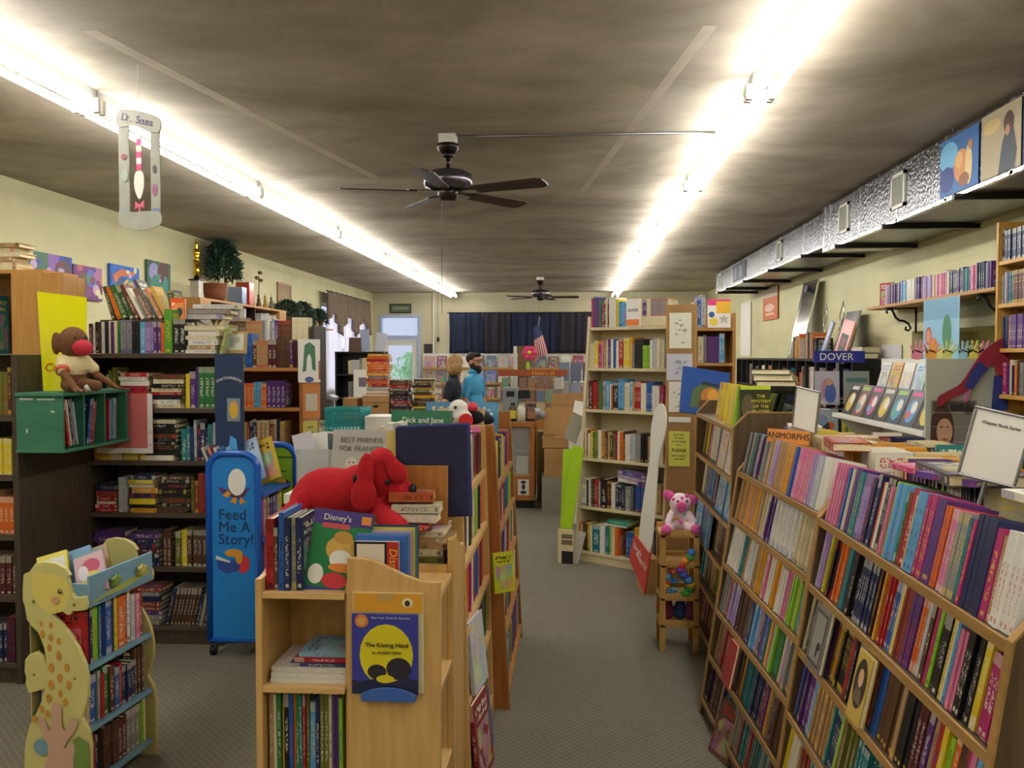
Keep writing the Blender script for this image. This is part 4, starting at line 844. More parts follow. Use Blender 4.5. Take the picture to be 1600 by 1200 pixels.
# ================================================================ right wall
MT = T(2.7, 5.72, 0) @ FACE_MX; ZT = [2.25, 1.98, 1.70, 1.41, 1.08, .75, .42, .09]
bookcase('oak_bookcase', 'honey-oak bookcase against the right wall beside the hanging shelf', MT, 1.5, ZT, .29, 2.5, (wood('honey_oak', '#c99a48', '#b5863a', .45, 'z'), wood('honey_oak_shelf', '#cfa152', '#b98b3f', .45, 'x')), .025)
for k, z in enumerate(ZT[:6]):
    fx = [[P('black', .03, .2), P('navy', .032, .19, 12)], [P('grey', .02, .18), P('silver', .02, .2, 2), P('purple', .02, .2), P('teal', .02, .2, 2)], [P('lime', .02, .18), P('navy', .02, .2, 3), P('amber', .02, .2)], [P('black', .03, .2), P('magenta', .05, .2), P('purple', .02, .2)], [P('silver', .05, .2), P('crimson', .016, .2), P('cream', .03, .2)], [P('grey', .03, .2), P('black', .03, .2), P('green', .02, .2)]][k]
    n = row(MT @ T(.03, .02, z + .001), .42, f'the {ordn(k + 1)} shelf of the honey-oak bookcase', **{**HB, 'h': (.18, .22), 'fixed': fx, 'group': 'books in the honey-oak bookcase'})
    row(MT @ T(.47, .02, z + .001), .98, 'x', **{**HB, 'h': (.18, .22), 'stuff': 'hardcover_rows'})
# hanging shelf
hs = thing('wall_shelf', 'wooden wall shelf on black scroll brackets over the recess', 'shelf', (2.73, 5.8, 2.075)); bx('board', TAN, hs, 0, .265, 0, 2.42, 0, .026, .003)
for yy in (.25, 1.95):
    sc = [(.25, -.02), (.2, -.012)]
    for k in range(16):
        a = k / 15 * 4.6; sc.append((.07 + .035 * math.sin(a) * (1 - k / 40), -.045 - .035 * (1 - math.cos(a)) * .6))
    MB().tube([(.262, yy, -.22), (.262, yy, 0)], .008, 6).tube([(.02, yy, -.05), (.012, yy, -.03), (.03, yy, -.012), (.06, yy, -.02), (.075, yy, -.05), (.09, yy, -.085), (.12, yy, -.11), (.16, yy, -.115), (.2, yy, -.14), (.22, yy, -.18), (.2, yy, -.2), (.175, yy, -.19), (.18, yy, -.165)], .01, 8).tube([(0, yy, -.006), (.262, yy, -.006)], .007, 6).build('scroll_bracket', BLACK, hs, smooth=True)
MS = T(2.765, 8.1, 2.102) @ FACE_MX
o = face_out(MS @ T(.03, .03, 0) @ RZ(R(25)), .15, .21, .02, '#a0263c', 'red-covered book angled at the far end of the wall shelf', rnd=.3)
row(MS @ T(.2, .01, 0), 1.95, 'the wall shelf on scroll brackets', name='video_case', cat='video case', word='video case', group='video cases on the wall shelf', h=(.17, .19), t=(.016, .03), d=(.13, .14), pal_=pal('white,purple,lilac,silver,crimson,pink,navy,black,grey,sky blue,cream,teal,purple'))
# blue poster, recess poster
panel('hanging_poster', 'pale blue poster with round painted trees hanging under the wall shelf', 'poster', T(2.722, 6.9, 1.625) @ FACE_MX, .62, .455, .003, plain('86b6cf'), [('r', 0, .6, .3, .45, '#6f9fbd'), ('e', .1, .18, .06, .07, '#b04a4a'), ('e', .1, .18, .04, .05, '#cc8a6a'), ('e', .2, .08, .07, .09, '#cf7a44'), ('e', .42, .2, .075, .13, '#3f7f58'), ('r', .41, .43, .02, .1, '#6a4a30'), ('e', .32, .04, .06, .04, '#c0b25a')])
panel('wall_poster', 'white-bordered poster of blue and white shapes beside the recess', 'poster', T(2.985, 8.55, 1.1) @ FACE_MX, .5, .66, .003, plain('d2cfcf'), [('r', .04, .46, .06, .52, '#4a5a9a'), ('p', [(.06, .3), (.2, .5), (.3, .35), (.18, .28)], '#c9cbd8'), ('p', [(.2, .2), (.44, .35), (.4, .12)], '#b8bdd4'), ('e', .2, .12, .08, .07, '#b8504a'), ('e', .36, .1, .05, .05, '#cf8a4a')])
panel('wall_notice', 'long white paper list hanging on the far right wall', 'paper', T(2.985, 15.5, 1.66) @ FACE_MX, .85, .92, .002, SHEET)
panel('orange_bag', 'orange and white printed bag hung on the wall below the duct', 'bag', T(2.975, 13.7, 2.2) @ FACE_MX, .95, .48, .012, plain('c96a34'), [('r', 0, .95, .34, .48, '#c8b9a6'), ('e', .45, .18, .3, .06, '#d9b9a0'), ('r', .2, .75, .07, .1, '#d9b9a0')])
# black cube shelving
cb = thing('cube_shelving', 'long black cube shelving unit along the right wall', 'shelving', (2.6, 8.2, 0)); LC = 5.6
for z in (0.05, .45, .85, 1.23, 1.60): bx('shelf', BLACKW, cb, 0, .38, 0, LC, z, z + .025)
for k in range(15): bx('upright', BLACKW, cb, 0, .38, k * LC / 14 - (.025 if k == 14 else 0), k * LC / 14 + (0 if k == 14 else .025), 0, 1.6)
bx('back_panel', BLACKW, cb, .37, .39, 0, LC, .05, 1.6)
for z in (1.255, .875, .475):
    for k in range(12): row(T(2.63, 8.2 + (k + 1) * LC / 14 - .02, z + .001) @ FACE_MX, random.uniform(.15, .34), 'x', **{**HB, 'h': (.2, .3), 'stuff': 'hardcover_rows', 'pal_': pal('grey,black,navy,white,brown,tan,orange,teal')})
mi = thing('leaning_mirror', 'tall metal-framed mirror leaning on top of the black shelving', 'mirror', M=T(2.72, 11.1, 1.627) @ FACE_MX @ RX(R(-12))); bx('glass', mat('mirror', '#b9bdc0', .12, 1.0), mi, .03, .6, .002, .012, .03, .93)
f = MB()
for a in ((0, .63, 0, .03), (0, .63, .93, .96), (0, .03, .03, .93), (.6, .63, .03, .93)): f.box(a[0], a[1], -.006, .016, a[2], a[3])
f.build('frame', CHROME, mi); bx('corner_guard', plain('3a4150'), mi, .05, .2, -.002, .002, .84, .92)
row(T(2.66, 10.6, 1.627) @ FACE_MX, 1.0, 'the top of the black shelving below the mirror', **{**HB, 'group': 'books on the black shelving', 'pal_': pal('grey,brown,orange,black,tan,amber'), 'h': (.2, .3)})
for k, (yy, w_, h_, hx, lb) in enumerate(((9.35, .42, .5, '#26241f', 'dark framed picture standing on the black shelving behind the red book'), (8.95, .4, .42, '#b8483c', 'red and black spiral book propped on the black shelving'), (9.3, .12, .42, '#2a3f86', 'blue and white tall book leaning by the red spiral book'))):
    o = face_out(T(2.66 - .03 * k + (.12 if k == 0 else 0), yy, 1.63) @ FACE_MX @ RX(R(-14)) @ RY(R((0, 8, 14)[k])), w_, h_, .02, hx, lb, 'hardcover_book', 'hardcover', rnd=.0)
    if k == 1: printed(o, [('r', .1, .34, .1, .28, '#2a2228'), ('r', .16, .28, .15, .24, '#7c2e30'), ('r', 0, .03, 0, .42, '#1c1c1e')], M=RZ(R(90)) @ T(0, -.0202, 0))
for k in range(2): lying(T(2.66, 8.65, 1.63 + .06 * k) @ FACE_MX @ RZ(R(10 + 8 * k)), .28, .2, .05, ['#6a4a36', '#d8d4c8'][k], ['brown hardcover lying by the spiral book on the black shelving', 'white hardcover lying on the brown one atop the black shelving'][k], 'hardcover_book', 'hardcover')
for k in range(2):
    o = thing('wire_easel', ['small wire easel standing behind the dark picture', 'second small wire easel nearer the wall shelf'][k], 'easel', (2.85, 9.9 - .6 * k, 1.627)); MB().tube([(0, 0, 0), (0, .06, .3), (0, .12, .45), (0, .0, .6), (0, -.03, .45), (0, .14, .3)], .006, 6).build('wire', CHROME, o, smooth=True)
# spinner
sp_ = thing('spinner_rack', 'wire book spinner topped by a blue DOVER sign', 'spinner rack', (2.40, 7.98, 0)); MB().cyl((0, 0, 0), (0, 0, 1.6), .014, n=10).build('pole', GREYM, sp_); MB().lathe([(0, 0), (.25, 0), (.25, .02), (0, .03)], 20).build('base', GREYM, sp_)
sg = bx('sign_board', plain('2b3494', .35), sp_, -.22, .23, -.03, -.015, 1.595, 1.70); letters('DOVER', .092, SHEET, sp_, T(-.02, -.032, 1.645) @ FACE)
SPB = [(-.22, 1.22, .21, .30, '#b9b4c4', 'lavender paper-doll book of a couple'), (.03, 1.22, .22, .30, '#8f9a94', 'grey-green landscape book'), (-.22, .88, .2, .30, '#a9b6c0', 'pale colouring book with an orange bird'), (.02, .84, .2, .28, '#c2c048', 'yellow colouring book of green foliage')]
wr = MB()
for z in (.84, 1.18, .5):
    for s in (-.23, .26): wr.tube([(s, -.06, z), (s, -.12, z), (s, -.12, z + .06)], .003, 5)
    wr.tube([(-.24, -.12, z + .06), (.26, -.12, z + .06)], .003, 5).tube([(-.24, -.12, z), (.26, -.12, z)], .003, 5).tube([(-.24, -.06, z), (.26, -.06, z)], .003, 5)
wr.build('wire_pocket', CHROME, sp_, smooth=True)
for j, (x, z, w_, h_, hx, lb) in enumerate(SPB):
    o = face_out(T(2.40 + x, 7.87, z) @ RX(R(-4)), w_, h_, .02, hx, lb + ' in the wire spinner', rnd=.02)
    pp = [[('e', .11, .14, .06, .1, '#b9849a'), ('e', .13, .1, .05, .09, '#4a62a8'), ('e', .12, .2, .025, .03, '#caa07c')], [('r', 0, .22, .0, .1, '#9a927a'), ('r', .02, .2, .2, .24, '#4f7a78')], [('e', .12, .15, .05, .04, '#c8582c'), ('e', .1, .13, .03, .06, '#2f3a48'), ('e', .06, .2, .05, .05, '#7f98b8')], [('e', .1, .14, .08, .1, '#7a9a3c'), ('e', .1, .16, .05, .05, '#b8b83a')]][j]
    printed(o, pp, M=RZ(R(90)) @ T(0, -.0202, 0))
o = face_out(T(2.42, 7.83, 1.14) , .25, .075, .004, '#8f2430', 'dark red strip reading In Color on the wire spinner', 'title_strip', 'card', rnd=.0); letters('In Color!', .05, SHEET, o, RZ(R(90)) @ T(.13, -.0052, .037) @ FACE)
# white display fixture
GP = mat('grey_green_panel', '#b3b8a8', .5); wd = thing('display_fixture', 'white stepped display fixture with a tall grey-green end panel', 'display', (2.27, 5.7, 0))
bx('end_panel', GP, wd, 0, .42, 0, .02, 0, 1.635); bx('shelf', WHITEP, wd, -.01, .4, .02, 1.95, 1.13, 1.165, .004); bx('back_panel', WHITEP, wd, .4, .42, .02, 1.95, .0, 1.63)
MB().prism([(0.02, 1.13), (.4, 1.13), (.4, .75), (.3, .78), (.2, .95), (.1, 1.06)], 1.9, 1.92, 'yz', M=Matrix(((0, 1, 0, 0), (1, 0, 0, 0), (0, 0, 1, 0), (0, 0, 0, 1)))).build('shelf_bracket', WHITEP, wd)
bx('upper_step', WHITEP, wd, .2, .4, .02, 1.95, 1.34, 1.36); bx('lower_shelf', WHITEP, wd, .05, .4, .02, 1.95, .6, .63); bx('riser', WHITEP, wd, .2, .21, .02, 1.95, 1.165, 1.34)
ACT = [('#2a2a30', '#c9b04a'), ('#6a4a4a', '#c8a080'), ('#26262c', '#b84a78'), ('#2c2c30', '#c9a83c'), ('#24364a', '#4a9ab0'), ('#3a3f4a', '#5a8fc8'), ('#26262c', '#c9b84a'), ('#2a3a34', '#4aa07a'), ('#303036', '#c05a4a')]
for k in range(7):
    o = face_out(T(2.31, 7.56 - .26 * k, 1.168) @ FACE_MX @ RX(R(-22)), .235, .27, .01, ACT[k][0], f'black-edged activity book, {ordn(k + 1)} along the white display shelf', group='activity books on the white display', rnd=.0)
    printed(o, [('e', .115, .11, .08, .085, ACT[k][1]), ('e', .14, .14, .045, .045, '#d9d4c4'), ('e', .08, .08, .04, .03, ACT[(k + 3) % 9][1]), ('r', .03, .2, .22, .25, ['#c9c4b8', '#8fb84a', '#c84a8a'][k % 3])], M=RZ(R(90)) @ T(0, -.0102, 0))
for k in range(7):
    o = face_out(T(2.5, 7.3 - .24 * k, 1.362) @ FACE_MX @ RX(R(-15)), .2, .25, .01, ['#d8d4cc', '#d9a84a', '#dcd8d0', '#b8d0dc', '#d8d4cc', '#a8c45a', '#c85a98'][k], f'light softcover, {ordn(k + 1)} along the upper step of the white display', group='softcovers on the upper display step')
for k in range(9): row(T(2.36, 7.6 - .2 * k, .632) @ FACE_MX, .17, 'x', **{**HB, 'stuff': 'hardcover_rows', 'h': (.2, .28)})
o = panel('photo_collage', 'portrait photo collage in a clear grid on the grey-green panel', 'photo', T(2.3, 5.69, 1.0) , .28, .37, .004, plain('7d7c74'), [('r', .01, .27, .3, .36, '#55544e'), ('e', .07, .17, .075, .17, '#4a3226'), ('e', .085, .17, .05, .085, '#c99f80'), ('e', .065, .2, .01, .006, '#3a2a20'), ('e', .105, .2, .01, .006, '#3a2a20'), ('e', .088, .12, .018, .008, '#a8604f'), ('r', .12, .2, .3, .345, '#2d2d2e'), ('e', .23, .31, .03, .03, '#2d2d2e'), ('r', .0, .28, .29, .293, '#a9aaa2'), ('r', .0, .28, .2, .203, '#a9aaa2'), ('r', .0, .28, .1, .103, '#a9aaa2')])
cu_ = thing('cardboard_cutout', 'plain red and blue curved cardboard cut-out in front of the grey-green panel', 'cut-out', M=T(2.29, 5.66, 1.33))
MB().prism(spline([(.05, .0), (.04, .06), (.1, .1), (.18, .15), (.25, .26), (.33, .37), (.44, .44), (.47, .42), (.47, .2), (.41, .2), (.37, .27), (.31, .22), (.22, .1), (.12, .05)], 4), 0, .006, 'xz').build('red_card', plain('8f2434'), cu_)
MB().prism([(.2, .125), (.245, .235), (.29, .29), (.345, .24), (.3, .19), (.25, .11)], -.003, 0, 'xz').build('blue_card', plain('27367f'), cu_); MB().prism([(.37, -.02), (.385, .2), (.47, .2), (.47, -.02)], .0, .006, 'xz').build('blue_card', plain('27367f'), cu_)
for k, (px, hx, nm) in enumerate(((1430, 'f59ab4', 'pink'), (1452, 'f5b45a', 'orange'), (1478, 'e0ea8a', 'lime'), (1503, 'a4d8ea', 'sky blue'), (1518, 'ece86a', 'yellow'), (1535, 'f58abc', 'rose'))):
    p_ = at(px, 564, 5.71); o = thing('paper_hand', f'{nm} paper hand cut-out standing on the grey-green panel', 'paper hand', M=T(p_.x, 5.71, 1.637) @ RY(R(18)), group='paper hands on the display')
    m_ = MB(); m_.prism(spline([(-.025, 0), (.025, 0), (.03, .05), (-.03, .05)], 3), 0, .003, 'xz'); m_.build('palm', plain(hx), o)
    for j in range(5):
        a = R(-34 + 17 * j); l_ = (.05, .068, .075, .068, .045)[j]; b0 = (-.024 + .012 * j, .045 if j else .03)
        MB().prism([(-.006, 0), (.006, 0), (.005, l_), (-.005, l_)], .0, .003, 'xz', M=T(b0[0], 0, b0[1]) @ RY(a)).build('finger', plain(hx), o)
# ================================================================ dark bookcases on the left
BB = dict(name='used_book', cat='book', word='book', h=(.18, .24), t=(.015, .035), d=(.13, .17))
MD = T(-2.775, 4.75, 0); LD = .795; ZD = [1.355, 1.055, .755, .445, .105]
bookcase('dark_bookcase', 'dark brown bookcase packed with stacked books behind the seahorse rack', MD, LD, ZD, .32, 1.64, (DARKW, DARKW_X), .026, has_top=True)
DK = pal('brown,maroon,navy,black,grey,olive,purple,tan,teal'); GD = 'books in the dark bookcase'
def dl(k, items, nm):
    x = .04
    for j, it in enumerate(items):
        kind, wdt = it[0], it[1]; M_ = MD @ T(x, .02, ZD[k] + .001)
        if kind == 's': pile(M_, it[2], f'the {ordn(j + 1)} stack on the {nm} dark shelf', pal_=pal(it[3]), w=(wdt - .03, wdt - .01), d=(.15, .19), t=(.016, .034), **{q: BB[q] for q in ('name', 'cat', 'word')}, group=GD)
        else: row(M_, wdt, f'the {ordn(j + 1)} section of the {nm} dark shelf', **{**BB, 'group': GD, 'pal_': pal(it[2]), 'tip': it[3] if len(it) > 3 else 0})
        x += wdt + .006
dl(0, [('r', .15, 'olive,brown,navy,black'), ('s', .19, 8, 'crimson,white,brick red,crimson,grey'), ('s', .19, 8, 'white,black,white,crimson,brown,cream'), ('r', .19, 'purple,white,green,yellow,yellow,brown,maroon')], 'top')
dl(1, [('r', .17, 'tan,cream,amber,brown'), ('r', .13, 'yellow,cream,olive,tan'), ('s', .2, 9, 'black,brown,white,olive,cream,black'), ('r', .21, 'teal,grey,navy,maroon,silver')], 'second')
dl(2, [('s', .14, 6, 'crimson,brick red,cream,navy'), ('r', .06, 'silver,grey'), ('s', .17, 8, 'navy,white,yellow,yellow,amber,black'), ('s', .18, 8, 'amber,crimson,yellow,black,black,brown'), ('r', .17, 'purple,navy,olive,brick red,crimson')], 'third')
dl(3, [('s', .2, 8, 'purple,navy,brown,maroon'), ('s', .19, 7, 'purple,navy,black,maroon'), ('r', .07, 'brown,tan'), ('r', .24, 'cream,yellow,black,tan,brown,olive')], 'fourth')
dl(4, [('s', .2, 7, 'grey,brick red,navy,brown'), ('s', .2, 8, 'grey,purple,navy,brick red'), ('r', .28, 'grey,brown,tan,navy', .22)], 'bottom')
# books on top of it
zt = 1.668
row(MD @ T(.02, .03, zt), .46, 'the row on top of the dark bookcase', **{**BB, 'group': GD, 'h': (.165, .19), 'fixed': [P('maroon', .018, .17), P('white', .012, .17), P('black', .02, .18), P('brown', .02, .17), P('silver', .016, .18), P('black', .022, .18), P('cream', .01), P('purple', .022, .18), P('cream', .016), P('green', .02, .18), P('grey', .03, .19, 2), P('black', .022, .185, 2), P('sky blue', .03, .18), P('lilac', .016, .18, 3), P('purple', .02, .18, 2), P('orange', .03, .175, 2), P('crimson', .016), P('cream', .012)]})
bx_ = bx('book_riser', DARKW, None, 0, .5, 0, .13, 0, .2, .003); bx_.matrix_world = MD @ T(.0, .185, zt - .001); tag(bx_, 'low dark wooden riser behind the top row of books', 'riser')
for k, (x, hx, nm, t_, h_, an) in enumerate(((.02, '#4a4a30', 'dark olive', .02, .2, -16), (.055, '#d8741e', 'bright orange', .024, .2, -20), (.085, '#3f6a34', 'green', .035, .21, -22), (.13, '#2e5030', 'forest green', .026, .21, -24), (.165, '#6a3a28', 'rust brown', .024, .22, -26), (.2, '#d9d4c4', 'glossy white', .018, .2, -28), (.24, '#8a6a58', 'dusty rose', .03, .2, -28), (.275, '#57504a', 'grey wrapped', .016, .26, -28), (.31, '#c98a52', 'copper', .022, .2, -28), (.345, '#caa254', 'golden', .022, .21, -27), (.38, '#3c4a48', 'slate', .034, .17, -8))):
    book(MD @ T(x + .05, .19, zt + .2) @ RY(R(an)), t_, h_, .12, hx, f'{nm} book leaning on the riser above the dark bookcase', 'used_book', 'book', 'leaning books on the riser')
o = face_out(MD @ T(.46, .12, zt + .02) , .085, .3, .03, '#dc5a26', 'bright orange box-set book standing over the dark bookcase', 'used_book', 'book', rnd=.15); printed(o, [('r', .025, .08, .14, .27, '#d98a4c'), ('e', .055, .22, .018, .025, '#3a3a48')], M=RZ(R(90)) @ T(0, -.0302, 0))
book(MD @ T(.465, .03, zt), .045, .25, .14, '#5a9a34', 'green and red patterned book between the top row and the dark spines', 'used_book', 'book', GD, .77)
row(MD @ T(.515, .03, zt), .075, 'the dark spines on top of the dark bookcase', **{**BB, 'group': GD, 'pal_': pal('black,brown,maroon'), 'h': (.19, .2)})
pile(MD @ T(.59, .03, zt), 6, 'the cream pile on top of the dark bookcase', pal_=pal('cream,white,tan,purple,white'), w=(.16, .19), d=(.14, .18), t=(.02, .032), name='used_book', cat='book', word='book', group=GD)
book(MD @ T(.775, .05, zt) @ RY(R(14)), .02, .17, .13, '#9aa05a', 'sage green book leaning at the end of the cream pile', 'used_book', 'book', GD)
for k in range(3): lying(MD @ T(.5 + .04 * k, .15, zt + .2 + .03 * k) @ RZ(R(5 * k)), .26, .15, .026, ['#b9b4ac', '#8c8a86', '#d2cec4'][k], ['grey book at the bottom of the papers over the dark bookcase', 'slate book in the papers over the dark bookcase', 'pale book on the papers over the dark bookcase'][k], 'used_book', 'book')
fp = panel('framed_drawing', 'small drawing in a tan mount on top of the dark bookcase', 'framed picture', MD @ T(.74, .1, zt) @ RX(R(-10)), .17, .13, .02, plain('a98a4c'), [('r', .045, .155, .02, .115, '#c9ccba'), ('e', .09, .06, .02, .03, '#a9ad9a'), ('e', .12, .08, .015, .02, '#a9ad9a')])
pb = thing('open_paperback', 'splayed yellowed paperback fanned open on top of the books', 'book', M=T(-2.09, 4.95, 1.80))
for k, a in enumerate((-64, -22, 14, 40)): MB().box(-.004, .004, 0, .1, 0, .15, M=RY(R(a))).build('page_fan', PAPER, pb)
# narrow poster
ps = panel('narrow_poster', 'narrow midnight-blue poster titled Snatchabook beside the dark bookcase', 'poster', T(-2.0, 4.737, .885), .165, .78, .01, plain('20365a', .3), [('p', [(.05, .02), (.16, .02), (.12, .3), (.085, .32)], '#4f9ad0'), ('p', [(.085, .04), (.15, .04), (.13, .2), (.105, .22)], '#b9cbd0'), ('r', .07, .145, .4, .53, '#7f8a94'), ('e', .108, .465, .026, .05, '#d2a63c'), ('e', .03, .06, .03, .04, '#a9b4b4'), ('e', .12, .03, .04, .03, '#b4b08a')])
for k, ch in enumerate('SNATCHABOOK'):
    u = (k - 5) / 5; letters(ch, .021, SHEET, ps, T(.083 + .068 * u, -.003, .625 + .02 * (1 - u * u)) @ FACE @ RZ(R(-14 * u)))
# edge of the wall-side bookcases
ML = T(-3.61, 4.12, 0)
bookcase('dark_bookcase', 'dark bookcase cut off by the edge of the view, its side panel facing the aisle', ML, .86, ZD, .64, 1.66, (DARKW, DARKW_X), .03, has_top=False)
for k in range(5): row(ML @ T(.55, .02, ZD[k] + .001), .27, f'the {ordn(k + 1)} shelf of the bookcase at the picture edge', **{**BB, 'group': 'books at the picture edge', 'pal_': [DK, pal('teal,yellow,purple,amber'), pal('orange,blue,tan'), DK, DK][k]})
MH = T(-3.61, 4.42, 1.662)
hut = thing('light_wood_hutch', 'light wooden hutch standing above the dark bookcases by the block wall', 'hutch', M=MH)
bx('side_panel', TAN, hut, .82, .845, 0, .32, 0, .43); bx('back_panel', TAN, hut, .0, .845, .32, .34, 0, .43); bx('side_panel', TAN, hut, 0, .02, 0, .32, 0, .43); bx('shelf', TAN_X, hut, .02, .82, 0, .32, .43, .45); bx('front_board', TAN, hut, .65, .93, -.02, .0, 0, .43)
row(MH @ T(.25, .03, .0), .28, 'the light wooden hutch', **{**BB, 'group': 'books at the picture edge', 'pal_': pal('green,black,brown,teal'), 'h': (.3, .34)})
pile(MH @ T(.42, .02, .452), 6, 'the yellowed stack on the light hutch', pal_=pal('cream,tan,cream'), w=(.2, .25), d=(.14, .18), t=(.018, .026), name='used_book', cat='book', word='book', group='yellowed stack on the hutch')
panel('wall_sign', 'small white sign with purple marks at the edge of the view', 'sign', T(XL + .005, 5.86, 2.55) @ FACE_PX, .6, .3, .003, SHEET, [('e', .45, .2, .04, .03, '#6a4a9a'), ('e', .5, .1, .05, .02, '#6a4a9a')])
# green cubby
GRN = mat('worn_green_paint', '#2f6a52', .5, hex2='#39785e', scale=12, bump=.1); CHIP = mat('chipped_white', '#b9c4b8', .7)
gc = thing('green_cubby', 'worn green wooden cubby of thin books fixed beside the dark bookcase', 'cubby', (-2.745, 4.1, 1.172)); w_, L_, h_ = .24, .63, .298
bx('end_board', GRN, gc, 0, w_, 0, .018, .012, h_ - .018, .002); bx('end_board', GRN, gc, 0, w_, L_ - .018, L_, .012, h_ - .018, .002); bx('top_board', GRN, gc, -.0, w_ + .012, -.012, L_ + .012, h_ - .018, h_, .003); bx('bottom_board', GRN, gc, 0, w_ + .012, -.008, L_ + .012, 0, .016, .003); bx('back_board', GRN, gc, 0, .012, .018, L_ - .018, .016, h_ - .018)
for y in (.2, .4): bx('divider', GRN, gc, .012, w_ - .01, y, y + .014, .016, h_ - .018)
for (x0, x1, z0, z1) in ((.02, .09, .262, .272), (.11, .2, .262, .27), (.18, .2, .2, .21), (.05, .06, .1, .12)): MB().box(x0, x1, -.0008, .0, z0, z1).build('paint_chip', CHIP, gc)
for s, (y, cols) in enumerate(((.045, ['crimson', 'cream', 'navy', 'grey', 'silver']), (.235, ['navy', 'blue', 'crimson', 'brick red']), (.45, ['crimson', 'sky blue', 'teal', 'sky blue', 'tan']))):
    yy = y
    for j, cn in enumerate(cols):
        t_ = random.uniform(.008, .016); book(T(-2.745 + w_ - .015, 4.1 + yy, 1.19) @ RZ(R(90)) @ RY(R([-10, 10, 2][s])) @ T(.03 if s == 0 else .0, 0, 0.004), t_, random.uniform(.22, .24), .17, PD[cn], f"thin {cn} book, {ordn(j + 1)} in the {['first', 'middle', 'last'][s]} slot of the green cubby", 'picture_book', 'picture book', 'thin books in the green cubby'); yy += t_ + .006
panel('pink_board', 'pink-red board with a white border hung behind the green cubby', 'sign', MD @ T(.08, -.012, 1.1), .33, .34, .006, plain('b9605e'), [('r', .3, .33, 0, .34, '#cfc9bf'), ('r', 0, .33, 0, .03, '#cfc9bf'), ('e', .316, .05, .004, .004, '#3a3030'), ('e', .316, .12, .004, .004, '#3a3030')])
# yellow board and plush monkey
yb = thing('yellow_board', 'glossy yellow board with red lettering standing on the green cubby', 'sign', M=T(-2.75, 4.30, 1.472) @ RZ(R(6)) @ RX(R(-6)))
MB().prism([(.02, 0), (.235, 0), (.225, .49), (-.03, .52)], 0, .005, 'xz').build('board', mat('glossy_yellow', '#d8d414', .1, coat=.6, bump=.08, scale=5), yb); letters('Curious', .06, plain('b3261e'), yb, T(.022, -.001, .12) @ FACE, shear=.15, align='LEFT')
BRN = mat('brown_plush', '#6b4526', .95, var=.2, scale=70, bump=.6, bscale=280, sheen=.3); REDF = mat('red_felt', '#b8283c', .9, bump=.4, scale=200)
mk = thing('plush_monkey', 'brown plush monkey in a cream shirt slumped on the green cubby', 'plush toy', (-2.545, 4.27, 1.472), R(42))
b = MB(); b.ball((0, 0, .25), (.074, .07, .082)).ball((0, .0, .1), (.065, .055, .095)).ball((-.074, .03, .245), (.022, .02, .06)).ball((0, 0, .18), (.05, .045, .04))
capsule(b, (-.05, -.01, .15), (-.06, -.08, .09), .022, .02); capsule(b, (-.06, -.08, .09), (-.03, -.19, .02), .02, .016); capsule(b, (.05, -.01, .15), (.1, -.05, .08), .022, .02); capsule(b, (.1, -.05, .08), (.17, -.1, .025), .02, .014)
for dx in (-.012, 0, .012):
    capsule(b, (-.03 + dx, -.19, .02), (-.015 + dx * 2, -.245, .004), .008, .006); capsule(b, (.17, -.1 + dx, .02), (.225, -.12 + dx * 2, .008), .008, .006)
capsule(b, (-.035, -.03, .035), (-.045, -.13, .03), .035, .028); capsule(b, (.04, -.03, .035), (.08, -.13, .03), .035, .028)
blob('body', BRN, mk, b, .006, 4)
s_ = MB(); s_.ball((0, 0, .125), (.074, .064, .075)); capsule(s_, (-.05, -.01, .155), (-.062, -.055, .11), .034, .03); capsule(s_, (.05, -.01, .155), (.085, -.038, .115), .034, .03); blob('shirt', mat('cream_jersey', '#c9b98c', .9, bump=.2, scale=120), mk, s_, .006, 3)
MB().cyl((-.06, -.05, .115), (-.064, -.066, .1), .033, .032, 16).build('cuff', plain('b8503c', .9), mk, smooth=True)
MB().ball((.03, -.062, .222), (.05, .036, .042)).build('muzzle', REDF, mk, smooth=True)
for s in (-1, 1): MB().ball((.02 + s * .024, -.066, .275), .007, 8, 6).build('eye', BLACK, mk)
MB().ball((.06, -.1, .02), (.035, .02, .022)).build('foot', mat('white_plush', '#cfc8bc', .9), mk, smooth=True)
# canvases on the block wall
CAN = [((40, 389), (113, 442), 'blue green and purple abstract canvas nearest the hutch', '4a5aa8', [('e', .2, .16, .17, .2, '#3f6a52'), ('e', .38, .2, .08, .25, '#8a5aa8'), ('e', .52, .1, .13, .12, '#5a3a3a'), ('e', .55, .3, .08, .07, '#2f3f9a')]),
       ((115, 412), (160, 470), 'purple and pink patchwork canvas second along the block wall', '7a4a7c', [('e', .1, .3, .05, .05, '#b8606a'), ('e', .28, .2, .09, .08, '#5a6ac0'), ('e', .15, .15, .07, .1, '#6a4a34'), ('e', .4, .25, .08, .06, '#a86a9a'), ('e', .36, .1, .06, .05, '#c09ac0')]),
       ((172, 411), (218, 465), 'blue canvas with an orange beast shape on the block wall', '3f6ab8', [('p', [(.05, .2), (.2, .27), (.42, .26), (.5, .3), (.45, .22), (.2, .2), (.08, .12)], '#c8602c'), ('e', .35, .1, .11, .08, '#c9a43c'), ('e', .18, .12, .05, .07, '#3a4a6a')]),
       ((230, 405), (267, 480), 'tall green and violet canvas furthest along the block wall', '4a6a5a', [('e', .15, .38, .12, .1, '#8a8ac0'), ('e', .35, .4, .13, .1, '#5a2f2a'), ('e', .2, .22, .14, .14, '#2f7a6a'), ('e', .25, .08, .15, .1, '#6a4ab0'), ('e', .4, .2, .06, .16, '#3f8a8a')])]
